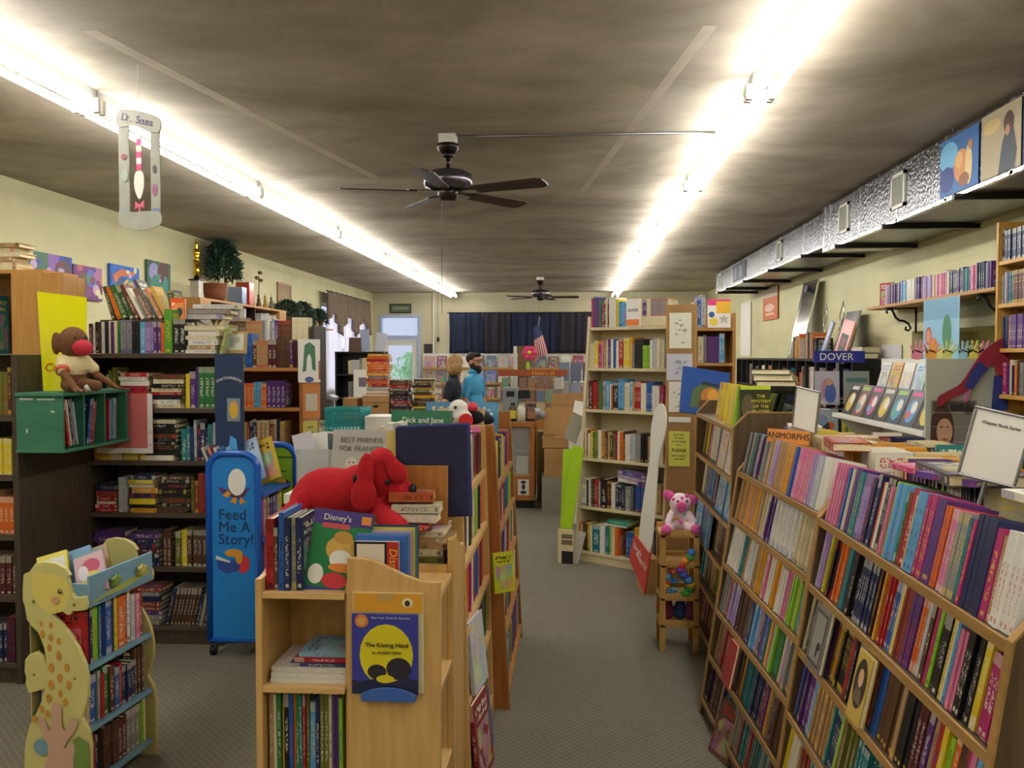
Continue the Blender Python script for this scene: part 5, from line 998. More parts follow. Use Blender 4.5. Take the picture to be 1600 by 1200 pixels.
for (a, b, lb, hx, pp) in CAN:
    p0, p1 = atX(a[0], a[1], XL + .03), atX(b[0], b[1], XL + .03); ww = p1.y - p0.y; zz = atX(a[0], a[1], XL + .03).z; zb = atX(a[0], b[1] - (0 if a[0] > 200 else 4), XL + .03).z
    panel('canvas_painting', lb, 'painting', T(XL + .03, p0.y, zb) @ FACE_PX, ww, zz - zb, .028, mat('canvas_' + hx, '#' + hx, .7, var=.35, scale=9, bump=.2), pp + [('e', random.uniform(.05, .5), random.uniform(.03, .35), random.uniform(.02, .05), random.uniform(.015, .04), random.choice(['#b9a0c8', '#c87a4a', '#4a8a6a', '#d8cfa0', '#3a4a9a', '#7a2f3a'])) for _ in range(9)], group='canvases on the block wall')
# ================================================================ wall unit with plants and trophy
wu = thing('box_shelf', 'tan box shelf high on the block wall carrying a trophy and plants', 'shelf', (XL + .01, 9.3, 2.02)); 
bx('top_board', TAN, wu, 0, .36, 0, 2.9, .26, .285); bx('lower_board', TAN, wu, 0, .36, 0, 2.9, 0, .022)
for y in (0, 2.6): bx('end_block', TAN, wu, 0, .36, y, y + .28, .13 if y else .15, .26)
for k, y in enumerate((.9, 1.7)): bx('divider', DARKM, wu, .05, .34, y, y + .02, .022, .26)
row(T(XL + .33, 9.95, 2.043) @ RZ(R(90)), .8, 'the lower board of the tan wall unit', **{**BB, 'group': 'books in the tan wall unit', 'h': (.2, .23), 'pal_': pal('blue,grey,silver,white,teal,navy')})
row(T(XL + .33, 11.3, 2.043) @ RZ(R(90)), .6, 'the far end of the tan wall unit', **{**BB, 'group': 'books in the tan wall unit', 'h': (.15, .2), 'pal_': pal('white,grey,silver,cream')})
GOLD = mat('gold_metal', '#d8b23c', .18, 1.0); tp = thing('gold_trophy', 'tall gold column trophy at the end of the tan wall unit', 'trophy', (XL + .22, 9.55, 2.307))
bx('base', mat('marble', '#b9b0a0', .3, var=.2, scale=30), tp, -.05, .05, -.06, .06, 0, .2, .004); bx('plinth', BLACK, tp, -.06, .06, -.08, .08, .2, .215); MB().cyl((0, 0, .215), (0, 0, .42), .032, .028, 16).build('column', GOLD, tp, smooth=True); MB().lathe([(0, .42), (.045, .42), (.02, .45), (.035, .5), (.04, .54), (.02, .56), (0, .565)], 16).build('cup', GOLD, tp, smooth=True)
f = MB(); capsule(f, (0, 0, .56), (0, 0, .62), .014, .016); capsule(f, (0, 0, .62), (.0, .03, .68), .008, .006); f.ball((0, 0, .65), .014); blob('figurine', GOLD, tp, f, .006, 2)
def basket(o, r0, r1, h, m):
    MB().lathe([(0, 0), (r0, 0), ((r0 + r1) / 2 + .006, h * .5), (r1, h), (r1 + .008, h + .008), (r1 - .008, h + .004), (r0 - .01, .02), (0, .02)], 24).build('pot', m, o, smooth=True)
WICK = mat('brown_wicker', '#6d3a22', .6, hex2='#8a4c2c', scale=40, stretch=(1, 1, 6), bump=.4)
LEAF = mat('deep_leaf', '#2c4a38', .5, var=.35, scale=20); LEAF2 = mat('ivy_leaf', '#34493a', .5, var=.4, scale=20)
def leaf_mass(o, n, c, rad, seed, m, size=.06, drop=.0):
    r_ = random.Random(seed); mb = MB()
    for _ in range(n):
        a, e, q = r_.uniform(0, 6.28), r_.uniform(-.4, 1.4), r_.uniform(.3, 1) ** .5
        p_ = Vector((c[0] + rad[0] * q * math.cos(a) * math.cos(e), c[1] + rad[1] * q * math.sin(a) * math.cos(e), c[2] + rad[2] * q * math.sin(e) - drop * q * q))
        M_ = T(*p_) @ Euler((r_.uniform(-1, 1), r_.uniform(-1, 1), a)).to_matrix().to_4x4(); s = size * r_.uniform(.6, 1.3)
        mb.add([(-s, 0, 0), (-s * .2, s * .32, s * .12), (s, 0, -s * .1), (-s * .2, -s * .32, s * .12)], [(0, 1, 2, 3)], 0, M_)
    q = mb.build('foliage', m, o); q['kind'] = 'stuff'; return q
pl = thing('potted_fern', 'bushy dark green artificial plant in a brown wicker basket', 'plant', (XL + .22, 10.05, 2.307)); basket(pl, .11, .14, .2, WICK); MB().tube([(0, 0, .1), (.02, .2, .4), (0, .35, .6)], .008, 6).tube([(0, 0, .1), (0, .5, .3)], .008, 6).build('stem', mat('bark', '#5c4a36', .8), pl)
leaf_mass(pl, 900, (0, .28, .42), (.17, .42, .36), 11, LEAF, .06)
for k, (y, hx, nm) in enumerate(((10.75, '8a98b8', 'blue-silver'), (11.0, 'c8584a', 'red and silver'))):
    o = thing('gift_bag', f'{nm} glossy gift bag beside the wicker basket', 'bag', (XL + .22, y, 2.307)); MB().prism([(-.07, 0), (.07, 0), (.08, .3 if k else .22), (-.08, .3 if k else .22)], -.09, .09, 'xz', M=RZ(R(90))).build('bag', mat('gloss_' + hx, '#' + hx, .2, .3, bump=.4, scale=12), o)
for k in range(4):
    m_ = MB(); m_.ball((0, 0, .04), (.04, .04, .045)); m_.ball((0, 0, .1), (.026, .026, .05)); m_.ball((0, -.01, .165), (.02, .02, .024)); m_.ball((0, .01, .2 + .02 * (k % 2)), (.008, .008, .03))
    o = thing('small_figurine', f"{['grey rabbit-like', 'brown potted', 'golden', 'slim grey'][k]} figurine on the tan wall unit", 'figurine', (XL + .22, 11.25 + .25 * k, 2.307)); blob('body', plain(('6f665a', '5a4030', 'a8823a', '6a6558')[k], .6), o, m_, .01, 2)
ts = thing('wire_flower', 'thin wire flower stem with brown blooms on the tan wall unit', 'ornament', (XL + .22, 11.5, 2.45)); MB().tube([(0, 0, 0), (0, .02, .3)], .006, 6).build('stem', DARKM, ts)
for p_ in ((0, -.06, .26), (0, .06, .34), (0, .08, .24)): MB().ball(p_, (.03, .05, .025)).build('bloom', plain('6a4630'), ts, smooth=True)
panel('framed_picture', 'brown wooden framed panel on the block wall above the ivy', 'framed picture', T(XL + .02, 12.85, 2.36) @ FACE_PX, .62, .42, .02, plain('8a6a44'), [('r', .12, .5, .1, .32, '#94764e')], rim=TAN)
s2_ = thing('wall_shelf', 'short tan wall shelf crowded with ivy plants', 'shelf', (XL + .01, 12.6, 2.1)); bx('board', TAN, s2_, 0, .32, 0, 2.2, 0, .022); [bx('bracket', DARKM, s2_, 0, .28, y, y + .02, -.12, 0) for y in (.3, 1.8)]
for k, (y, s) in enumerate(((12.75, 1.0), (13.5, 1.1), (14.3, .75))):
    o = thing('potted_ivy', ['trailing ivy nearest the wooden framed panel', 'bushiest trailing ivy in the middle of the short wall shelf', 'small ivy plant by the brown valance'][k], 'plant', (XL + .2, y, 2.123)); basket(o, .08, .1, .14, mat('clay_pot', '#6a4a3a', .7)); leaf_mass(o, 500, (0, 0, .24), (.17, .42 * s, .24 * s), 20 + k, LEAF2, .055, .12)
for k in range(3):
    o = thing('small_figurine', ['small yellow plush duckling on the short wall shelf', 'pink piglet figurine on the short wall shelf', 'cream jar figurine on the short wall shelf'][k], 'figurine', (XL + .27, 12.95 + .5 * k, 2.123)); m_ = MB(); m_.ball((0, 0, .05), (.045, .05, .05)); m_.ball((0, -.02, .12), (.032, .032, .034)); m_.ball((.02, -.04, .12), (.012, .012, .01)); blob('body', plain(('c9b53c', 'c98a94', 'bfae84')[k], .8), o, m_, .01, 3)

# ================================================================ second bookcase with signs
MF = T(-2.615, 5.9, 0); ZF = [1.57, 1.29, 1.01, .73, .44, .1]; bookcase('oak_bookcase', 'oak bookcase with an orange sign on its side panel behind the blue rack', MF, .75, ZF, .4, 1.75, (OAK, OAK_X), .024)
for k in range(4):
    fx = [[P('olive', .03, .2), P('amber', .03, .2), P('green', .025, .19), P('black', .02, .19), P('cream', .012), P('orange', .032, .2), P('black', .022, .19), P('grey', .03, .19), P('cream', .01), P('olive', .04, .21, 2), P('blue', .05, .24), P('brown', .03, .19), P('tan', .026, .19, 3), P('maroon', .03, .2, 2), P('brown', .03, .2, 3)], [P('green', .02), P('cream', .02, .19, 3), P('pink', .014, .17, 4), P('lilac', .016, .17, 5), P('purple', .02, .18, 3), P('orange', .016, .17, 4), P('sky blue', .016, .18, 3), P('orange', .012, .17, 3)], None, None][k]
    row(MF @ T(.03, .02, ZF[k] + .001), .68 if k < 1 else .6, f'the {ordn(k + 1)} shelf of the orange-sign bookcase', **{**BB, 'group': 'books in the oak bookcase', 'h': (.17, .2), 'fixed': fx, 'pal_': pal('maroon,purple,brown,grey,navy,brick red,tan'), 'stuff': 'used_book_rows' if k > 2 else None})
MFs = T(-1.868, 6.0, 0) @ RZ(R(62))
panel('white_painting', 'white sheet with a green painted arch on the oak bookcase side', 'painting', T(-1.885, 5.87, 1.47) @ RZ(R(20)), .15, .3, .004, SHEET, [('p', [(.03, .07), (.045, .26), (.08, .28), (.115, .25), (.12, .08), (.095, .09), (.09, .17), (.075, .2), (.06, .17), (.055, .08)], '#4a7a5c'), ('e', .075, .02, .03, .02, '#4a5fa0'), ('r', .138, .15, .02, .15, '#a8604a')])
o = panel('orange_sign', 'orange sign with a pale centre on the oak bookcase side panel', 'sign', T(-1.86, 5.89, 1.22) @ RZ(R(25)), .12, .24, .004, plain('cf8244'), [('r', .02, .1, .05, .17, '#c9c0ac')])
o = panel('yellow_sign', 'yellow hand-lettered sign below the orange one on the oak bookcase', 'sign', T(-1.86, 5.89, .94) @ RZ(R(25)), .1, .26, .004, plain('c9c15e'), [('r', .03, .07, .21 - .035 * k, .222 - .035 * k, '#8a8a40') for k in range(6)])
# shelves behind, along the block wall
MW2 = T(-4.3, 8.0, 0); bookcase('metal_shelving', 'dark shelving behind the oak bookcase below the plants', T(-3.75, 8.3, 0), 1.25, [1.78, 1.45, 1.1, .75, .4, .1], .4, 1.95, (mat('dark_steel', '#3f3c3a', .4, .4), mat('dark_steel', '#3f3c3a', .4, .4)), .03, has_top=False)
for k, z in enumerate((1.78, 1.45)):
    row(T(-3.7, 8.32, z + .002), 1.15, f'the {ordn(k + 1)} level of the dark shelving', **{**BB, 'group': 'books on the dark shelving', 'h': (.2, .26), 'pal_': pal('cream,grey,white,tan,silver,brown,purple')})
# ================================================================ blue rolling rack
BLU = mat('blue_tube', '#1557b8', .3); BLP = mat('bright_blue_panel', '#1a7fd0', .35); GRP = mat('leaf_green_panel', '#86b41e', .4)
fr_ = thing('rolling_book_rack', 'blue rolling book rack with a Feed Me A Story panel', 'book rack', (-1.838, 4.585, 0))
def hoop(cx, y, w, z0, z1, r=.09):
    p = [(cx - w / 2, y, z0), (cx - w / 2, y, z1 - r)] + [(cx - w / 2 + r - r * math.cos(a), y, z1 - r + r * math.sin(a)) for a in [R(15 * k) for k in range(1, 7)]] + [(cx + w / 2 - r + r * math.sin(a), y, z1 - r + r * math.cos(a)) for a in [R(15 * k) for k in range(0, 7)]] + [(cx + w / 2, y, z0), (cx - w / 2, y, z0)]
    return p
for (cx, y, pm) in ((0, 0, BLP), (.05, .5, GRP)):
    MB().tube(hoop(cx, y, .275, .09, 1.12), .019, 10).build('tube_frame', BLU, fr_, smooth=True)
    r = .08; w2 = .13
    poly = [(cx - w2, .1), (cx + w2, .1), (cx + w2, 1.1 - r)] + [(cx + w2 - r + r * math.cos(R(15 * k)), 1.1 - r + r * math.sin(R(15 * k))) for k in range(1, 7)] + [(cx - w2 + r - r * math.sin(R(15 * k)), 1.1 - r + r * math.cos(R(15 * k))) for k in range(0, 6)] + [(cx - w2, 1.1 - r)]
    MB().prism(poly, y - .004, y + .004, 'xz').build('panel', pm, fr_)
for x in (-.13, .13):
    MB().tube([(x, .0, .1), (x + .05, .5, .1)], .014, 8).build('base_bar', BLU, fr_, smooth=True)
    for y in (0.02, .48):
        c = MB(); c.cyl((x + y * .1 - .012, y, .03), (x + y * .1 + .012, y, .03), .03, n=14).build('caster', BLACK, fr_, smooth=True); MB().cyl((x + y * .1, y, .05), (x + y * .1, y, .1), .01, n=8).build('caster_stem', GREYM, fr_)
for z in (.35, .62, .88): bx('wire_tray', BLU, fr_, -.12, .16, .02, .48, z, z + .012)
printed(fr_, [('p', [(-.09, .94), (-.02, .92), (-.01, .89), (-.06, .9)], '#5a2f6a'), ('p', [(.1, .94), (.05, .92), (.04, .89), (.07, .9)], '#5a2f6a'), ('e', .022, .905, .05, .028, '#4a2a44'), ('p', [(-.03, .92), (-.06, .89), (-.03, .88), (-.01, .9)], '#d8942c'), ('e', .022, .965, .05, .074, '#e9e6df'),
    ('p', [(.0, .88), (-.02, .85), (.0, .855), (.01, .84), (.018, .855), (.02, .88)], '#d8942c'), ('p', [(.04, .88), (.035, .855), (.045, .84), (.055, .855), (.075, .85), (.05, .88)], '#d8942c')], M=T(0, -.004, 0))
printed(fr_, [('e', .05, .515, .04, .05, '#c8303c'), ('p', [(-.1, .56), (-.02, .53), (.04, .55), (.03, .48), (-.04, .46), (-.09, .49)], '#27489a'), ('p', [(-.1, .56), (-.02, .53), (-.02, .52), (-.1, .54)], '#dcd8cc'), ('e', -.0, .575, .05, .022, '#d8942c'), ('e', .03, .55, .02, .035, '#d8942c')], M=T(0, -.004, 0))
for k, t_ in enumerate(('Feed', 'Me A', 'Story!')): letters(t_, .082, mat('navy_ink', '#14305c', .5), fr_, T(-.085, -.006, .785 - .068 * k) @ FACE, align='LEFT')
printed(fr_, [('e', -.04, 1.0, .05, .03, '#4a6ab0'), ('e', .0, .985, .04, .02, '#7a2f4a'), ('e', -.02, 1.0, .02, .016, '#dcd8cc'), ('e', .07, .88, .035, .03, '#6a3a4a'), ('e', .05, .9, .03, .016, '#d8a42c'), ('r', -.1, .08, .955, .962, '#3a4a2a'), ('r', .03, .12, 1.04, 1.048, '#3a4a2a'), ('e', .09, .75, .04, .02, '#6a3a4a')], M=T(.05, .495, 0))
for k in range(5):
    book(T(-1.93 + .03 * k, 4.63 + .01 * k, .894) @ RZ(R(12)) @ RY(R(-22)), .012, .27, .2, ['#c9c4bc', '#b8483c', '#d9d4cc', '#5a86c0', '#8fb0d0'][k], f"{['grey', 'red', 'white', 'blue', 'pale blue'][k]} thin book leaning in the blue rolling rack", 'picture_book', 'picture book', 'books in the blue rolling rack')
for k in range(2): face_out(T(-1.87 + .07 * k, 4.67 + .05 * k, .9) @ RY(R(-24)) @ RX(R(-25)), .2, .26, .012, ['#a9c0d8', '#c0a02c'][k], ['sky picture book leaning over the blue rack panel', 'yellow and red picture book leaning over the blue rack panel'][k], group='books in the blue rolling rack')
for z, q in ((.364, 0), (.634, 1)): row(T(-1.72, 4.65, z) @ RZ(R(90)), .4, f'the {["lower", "middle"][q]} tray of the blue rack', name='picture_book', cat='picture book', word='picture book', group='books in the blue rolling rack', h=(.2, .23), d=(.15, .2))

# ================================================================ seahorse rack
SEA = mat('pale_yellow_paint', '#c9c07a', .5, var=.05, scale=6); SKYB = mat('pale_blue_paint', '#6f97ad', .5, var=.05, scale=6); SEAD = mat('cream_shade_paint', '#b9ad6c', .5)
YS, SC = 3.0, 3.125 / 1350
def sx(zx, zy):                                  # outline drawn in the panel's own plane
    return ((zx / 3 - 85) * SC, 1.65 - (800 + zy / 3 - 557) * SC)
OUT = [(155, 250), (200, 240), (260, 245), (310, 268), (335, 300), (322, 312), (332, 350), (345, 385), (360, 405), (412, 398), (420, 430), (415, 462), (380, 468), (345, 470), (335, 488), (318, 490), (295, 475), (262, 484), (240, 492), (285, 530), (332, 582), (375, 650), (405, 715), (420, 790), (418, 870), (402, 930), (385, 975), (420, 1040), (430, 1110), (428, 1250), (428, 1395),
       (70, 1395), (78, 1250), (82, 1150), (90, 1100), (110, 1030), (150, 960), (180, 900), (192, 850), (110, 876), (92, 832), (96, 800), (88, 770), (92, 715), (112, 690), (155, 672), (185, 697), (203, 738), (202, 700), (193, 650), (165, 583), (130, 552), (105, 520), (95, 455), (85, 430), (86, 370), (92, 305), (125, 290)]
sh = thing('seahorse_rack', "children's book rack with a pale yellow seahorse side panel", 'book rack', M=T(-1.874, YS, 0) @ RZ(R(-5)))
MB().prism([sx(*p) for p in OUT], 0, .018, 'xz').build('seahorse_panel', SEA, sh, bevel=.003)
MB().prism([sx(*p) for p in OUT], .42, .438, 'xz').build('rear_panel', SEAD, sh, bevel=.003)
sp = [(183, 537, 9, 15), (234, 541, 10, 16), (190, 587, 12, 20), (232, 600, 12, 18), (274, 616, 11, 16), (224, 650, 11, 18), (272, 683, 13, 22), (233, 743, 14, 22), (313, 738, 12, 20), (278, 790, 14, 22), (323, 822, 12, 21), (232, 825, 15, 24), (278, 862, 10, 18), (217, 890, 12, 20), (304, 903, 11, 18), (180, 943, 11, 18), (212, 964, 12, 18), (143, 993, 13, 17)]
pr = [('p', [sx(*q) for q in ((140, 300), (180, 290), (240, 295), (300, 310), (322, 330), (335, 390), (300, 470), (240, 485), (180, 460), (140, 400))], '#d9c968')]
pr += [('e', *sx(a, b), c / 3 * SC, d / 3 * SC, '#c48a2c') for a, b, c, d in sp]
pr += [('e', *sx(261, 420), .014, .014, '#cf9a72'), ('e', *sx(288, 377), .009, .009, '#5a3a24'), ('e', *sx(291, 374), .003, .003, '#e9e4d4'), ('e', *sx(150, 430), .006, .006, '#7a6a30'), ('e', *sx(362, 436), .006, .006, '#7a6a30'), ('e', *sx(147, 780), .005, .005, '#7a6a30'), ('e', *sx(360, 786), .005, .005, '#7a6a30'),
       ('p', [sx(*q) for q in ((345, 1080), (375, 1060), (425, 1090), (428, 1390), (340, 1390))], '#6f8a44'), ('e', *sx(183, 1125), .034, .03, '#6f97a8'),
       ('p', [sx(*q) for q in spline([(150, 1390), (205, 1190), (215, 1120), (180, 1040), (165, 985), (195, 985), (225, 1050), (240, 980), (238, 920), (265, 905), (288, 930), (288, 1010), (310, 1040), (335, 975), (368, 985), (360, 1030), (320, 1080), (300, 1120), (325, 1110), (340, 1085), (355, 1120), (345, 1180), (330, 1390)], 3)], '#c9a08a')]
printed(sh, pr)
XA, XB = -.115, .128
tr = MB(); tr.box(XA, XB, .02, .42, .735, .748); trb = tr.build('tray_base', SKYB, sh)
bx('tray_front', SKYB, sh, XB - .012, XB, .02, .42, .735, .85, .002); bx('tray_back', SKYB, sh, XA, XA + .012, .02, .42, .735, .85, .002)
bx('tray_end', SKYB, sh, XA, XB, .018, .03, .735, .82)
printed(sh, [('p', [(.02, .01), (.1, .02), (.2, .015), (.3, .03), (.38, .035), (.38, .055), (.3, .05), (.15, .035), (.02, .02)], '#9aa84c')], M=T(XB, .02, .735) @ RZ(R(90)))
for y, n_ in ((.16, 'green_ornament'), (.33, 'star_ornament')):
    m_ = MB(); m_.ball((0, 0, 0), (.012, .03, .016)); m_.ball((.006, -.02, .018), .012); m_.ball((.006, .02, .016), .01); m_.ball((.004, .0, .026), .009); blob(n_, plain('6f8a3c' if y < .2 else 'b3ab5a', .6), sh, m_, .005, 1, M=T(XB + .006, y, .79))
for k, z in enumerate((.515, .285, .075)): bx('shelf', SKYB, sh, XA, XB - .005, .02, .42, z - .016, z, .002)
bx('back_board', SEAD, sh, XA - .004, XA, .02, .42, .06, .74)
MSH = T(-1.874, YS, 0) @ RZ(R(-5))
for k, z in enumerate((.516, .286, .076)):
    fx = [[P('crimson', .02, .2), P('navy', .014, .21), P('lime', .018, .2, 2), P('teal', .01, .2), P('purple', .022, .16), P('blue', .034, .21), P('navy', .016, .21), P('yellow', .014, .22), P('lime', .01, .2), P('orange', .05, .2), P('brick red', .016, .2), P('white', .02, .24)], [P('cream', .014, .17), P('blue', .045, .18), P('grey', .016), P('crimson', .02, .17), P('green', .03, .19), P('brown', .03, .18), P('blue', .03, .16), P('crimson', .016, .17), P('navy', .03, .15, 3)], [P('grey', .02, .17), P('brick red', .02, .17), P('navy', .02, .16), P('black', .02, .17), P('brown', .03, .17, 3), P('maroon', .03, .16, 2), P('grey', .03, .17, 3)]][k]
    row(MSH @ T(XB - .02, .03, z) @ RZ(R(90)), .38, f'the {["upper", "lower", "bottom"][k]} shelf of the seahorse rack', name='picture_book', cat='picture book', word='picture book', group='books in the seahorse rack', h=(.16, .2), t=(.012, .03), d=(.14, .2), fixed=fx)
for k, (x, y, z, hx, lb, rz, ry) in enumerate(((-.105, .06, .75, '#d2c64c', 'yellow-bordered board book numbered 12 in the seahorse tray', 12, -22), (-.04, .12, .755, '#6a92b8', 'pale blue board book leaning in the seahorse tray', 10, -26), (.0, .17, .75, '#9a7a4a', 'tan board book leaning behind the pink one in the seahorse tray', 14, -26), (.025, .1, .75, '#6a9a9a', 'teal-edged board book under the pink one in the seahorse tray', 8, -28), (.045, .07, .75, '#c9a8b0', 'pink and white glossy board book in the seahorse tray', 6, -28))):
    o = face_out(MSH @ T(x, y, z) @ RZ(R(rz)) @ RX(R(-30)) @ RY(R(ry * .8)), .11, .16, .016, hx, lb, group='board books in the seahorse tray', rnd=.05)
    if k == 0: printed(o, [('r', .02, .1, .03, .14, '#cfd2cc')], M=RZ(R(90)) @ T(0, -.0162, 0)); letters('12', .05, plain('4a5a9a'), o, RZ(R(90)) @ T(.062, -.0175, .085) @ FACE)
    if k == 4: printed(o, [('e', .06, .11, .035, .03, '#b84a6a'), ('e', .06, .06, .04, .03, '#d9c45a'), ('e', .03, .09, .02, .03, '#d9d4dc')], M=RZ(R(90)) @ T(0, -.0162, 0))
for k in range(2): lying(MSH @ T(-.09, .05, .752 + .016 * k) @ RZ(R(4 * k)), .16, .12, .014, ['#2f6a5a', '#c9a0a0'][k], ['dark green board book flat in the seahorse tray', 'pink board book flat in the seahorse tray'][k], group='board books in the seahorse tray')

# ================================================================ pinwheel display
PH = .28; PX, PY = -.662, 2.785
pw = thing('pinwheel_display', 'birch four-sided book display with wavy panels in front of the red dog', 'book display', (PX, PY, 0))
wave = [(0, 0), (PH, 0), (PH, .985), (PH - .03, .985)] + [(PH - .03 - (PH - .03) * t, .985 + .068 * (.5 - .5 * math.cos(math.pi * min(1, t * 1.15)))) for t in (.1, .2, .3, .4, .5, .6, .7, .8, .9, 1.0)]
for k in range(4):
    Mk = RZ(R(90 * k))
    MB().prism(wave, -PH, -PH + .02, 'xz').build('wavy_panel', BIRCH, pw, bevel=.003, M=Mk)
    bx('cross_board', BIRCH, pw, -.01, .01, -PH + .02, -.01, .04, .97, M=Mk)
    for z in (.945, .66, .365, .06): bx('shelf', BIRCH_X, pw, -PH + .02, -.01, -PH + .004, -.01, z - .02, z, .002, M=Mk)
def rowpw(x, y, z, L, where, rz=0, **kw): return row(T(PX, PY, 0) @ RZ(R(rz)) @ T(x, y, z), L, where, **{**dict(name='picture_book', cat='picture book', word='picture book', group='books on the birch display', h=(.2, .24), t=(.008, .022), d=(.15, .2)), **kw})
rowpw(-PH + .025, -PH + .02, .946, .115, 'the top of the birch display', fixed=[P('crimson', .026, .215), P('brown', .012, .19), P('blue', .016, .235), P('navy', .018, .22), P('grey', .016, .22), P('navy', .02, .22)])
o = face_out(T(PX, PY, 0) @ T(-.145, -PH + .045, .946) @ RX(R(-10)) @ RY(R(6)), .185, .245, .014, '#1f7a45', 'large green storybook with a violet top propped on the birch display', rnd=.0)
printed(o, [('r', 0, .185, .2, .245, '#43307c'), ('r', .03, .115, .19, .205, '#c8484c'), ('e', .1, .13, .05, .04, '#caa24a'), ('e', .1, .165, .03, .02, '#b98a3a'), ('e', .1, .1, .035, .028, '#e2ded2'), ('e', .115, .075, .05, .014, '#d9822c'), ('e', .03, .05, .024, .03, '#e2ded2'), ('e', .09, .035, .04, .024, '#c83038'), ('r', 0, .185, 0, .012, '#2f3f8a'), ('r', .15, .18, .21, .235, '#d8843c')], M=RZ(R(90)) @ T(0, -.0142, 0)); letters("Disney's", .026, SHEET, o, RZ(R(90)) @ T(.075, -.018, .222) @ FACE)
for k, (w_, h_, hx, lb) in enumerate(((.135, .15, '#d8d2c4', 'white storybook with a red Disney spine at the front of the birch display row'), (.155, .162, '#3a6ab8', 'bright blue storybook second in the birch display row'), (.16, .168, '#6a8ac0', 'slate blue storybook third in the birch display row'), (.165, .173, '#b9a0b4', 'mauve storybook fourth in the birch display row'), (.17, .178, '#c9c04c', 'yellow-edged storybook fifth in the birch display row'), (.175, .176, '#4a7a9a', 'teal-blue storybook sixth in the birch display row'), (.175, .18, '#39465c', 'dark storybook at the back of the birch display row'))):
    o = face_out(T(PX, PY, 0) @ T(.015, -PH + .03 + .017 * k, .946), w_, h_, .014, hx, lb, group='storybooks in the birch display row', rnd=.0)
    if k == 0: printed(o, [('r', .0, .1, .0, .15, '#171518'), ('r', .008, .092, .03, .143, '#d8cbb8'), ('r', .1, .135, 0, .15, '#b3261f')], M=RZ(R(90)) @ T(0, -.0142, 0)); letters('Disney', .034, plain('e0b43c'), o, RZ(R(90)) @ T(.118, -.0158, .085) @ FACE @ RZ(R(-90)), shear=.2)
M2 = T(PX, PY, 0) @ T(-PH + .035, -PH + .03, .661)
for k, (w_, d_, t_, hx, lb) in enumerate(((.235, .2, .014, '#e2dcd0', 'white series softcover at the bottom of the birch display pile'), (.235, .2, .014, '#dcd6ca', 'white series softcover second in the birch display pile'), (.23, .2, .016, '#d3ccc0', 'cream softcover third in the birch display pile'), (.215, .19, .01, '#3a3f6a', 'indigo softcover fourth in the birch display pile'), (.19, .18, .014, '#b02430', 'crimson softcover fifth in the birch display pile'), (.19, .17, .012, '#8ab0c4', 'blue and green softcover topping the birch display pile'))):
    lying(M2 @ T(0 if k < 3 else .02 + .012 * k, .0 + .005 * k, sum((.014, .014, .016, .01, .014, .012)[:k]) + .001 * k), w_, d_, t_, hx, lb, group='pile inside the birch display', rnd=.6 if k < 2 else None)
rowpw(-PH + .03, -PH + .03, .366, .235, 'the lower shelf of the birch display', h=(.235, .27), t=(.007, .014), fixed=[P('tan', .012, .27), P('cream', .01, .26), P('green', .012, .265), P('amber', .006, .26), P('black', .014, .26), P('blue', .012, .26), P('orange', .006, .26), P('green', .01, .265), P('teal', .01, .26), P('crimson', .007, .26), P('olive', .01, .265), P('sky blue', .018, .235), P('navy', .012, .25), P('olive', .012, .26, 2), P('cream', .01, .26), P('purple', .01, .26, 2)])
rowpw(-PH + .03, -PH + .03, .061, .235, 'the lowest shelf of the birch display', h=(.22, .26))
for rz in (90,):
    rowpw(-PH + .03, -PH + .03, .661, .22, 'the aisle side of the birch display', rz=rz, h=(.2, .24)); rowpw(-PH + .03, -PH + .03, .366, .22, 'the low aisle side of the birch display', rz=rz, h=(.2, .24))
# cover in the blue holder
kb = thing('packaged_book', 'The Kissing Hand book in a clear package with a golden header', 'book', (PX + .018, PY - PH, .635)); KW = .213
bx('backing_card', mat('pale_card', '#cfc39a', .6), kb, .0, KW, -.006, -.001, .02, .318); hd = bx('header_card', plain('d89a2c', .35), kb, .004, KW - .004, -.009, -.006, .26, .316)
bx('cover', plain('3a3f98', .3), kb, .0, .197, -.016, -.006, .018, .256, .001)
printed(kb, [('e', .103, .135, .08, .092, '#d8c71c'), ('p', [(0, .018), (.197, .018), (.197, .06), (.16, .07), (.12, .055), (.07, .065), (.03, .055), (0, .06)], '#1f2348'), ('e', .14, .095, .037, .033, '#2a2530'), ('e', .075, .085, .028, .022, '#2a2530'), ('e', .1, .064, .027, .012, '#d8c71c'), ('e', .03, .236, .02, .02, '#cf7a34'), ('e', .03, .236, .012, .012, '#d9a05a')], M=T(0, -.016, 0))
printed(kb, [('e', .165, .29, .017, .014, '#e6d9a8'), ('e', .165, .288, .008, .009, '#3a3018'), ('r', .075, .125, .295, .316, '#c39a5a')], M=T(0, -.009, 0))
letters('The Kissing Hand', .0182, INK, kb, T(.105, -.0185, .165) @ FACE); letters('by AUDREY PENN', .011, plain('5a5a2c'), kb, T(.105, -.0185, .142) @ FACE); letters('New York Times #1 Bestseller', .0095, plain('b9b9d4'), kb, T(.118, -.0185, .246) @ FACE)
hol = thing('book_holder', 'small blue holder on the birch panel under the packaged book', 'holder', (PX + .018, PY - PH, .635)); HBL = mat('holder_blue', '#3f64b0', .35)
MB().prism([(.03, 0), (.19, 0), (.192, .022), (.165, .034), (.13, .042), (.09, .042), (.055, .034), (.028, .022)], -.028, -.022, 'xz').build('front_lip', HBL, hol, bevel=.002); bx('ledge', HBL, hol, .03, .19, -.026, -.0005, .0, .006)
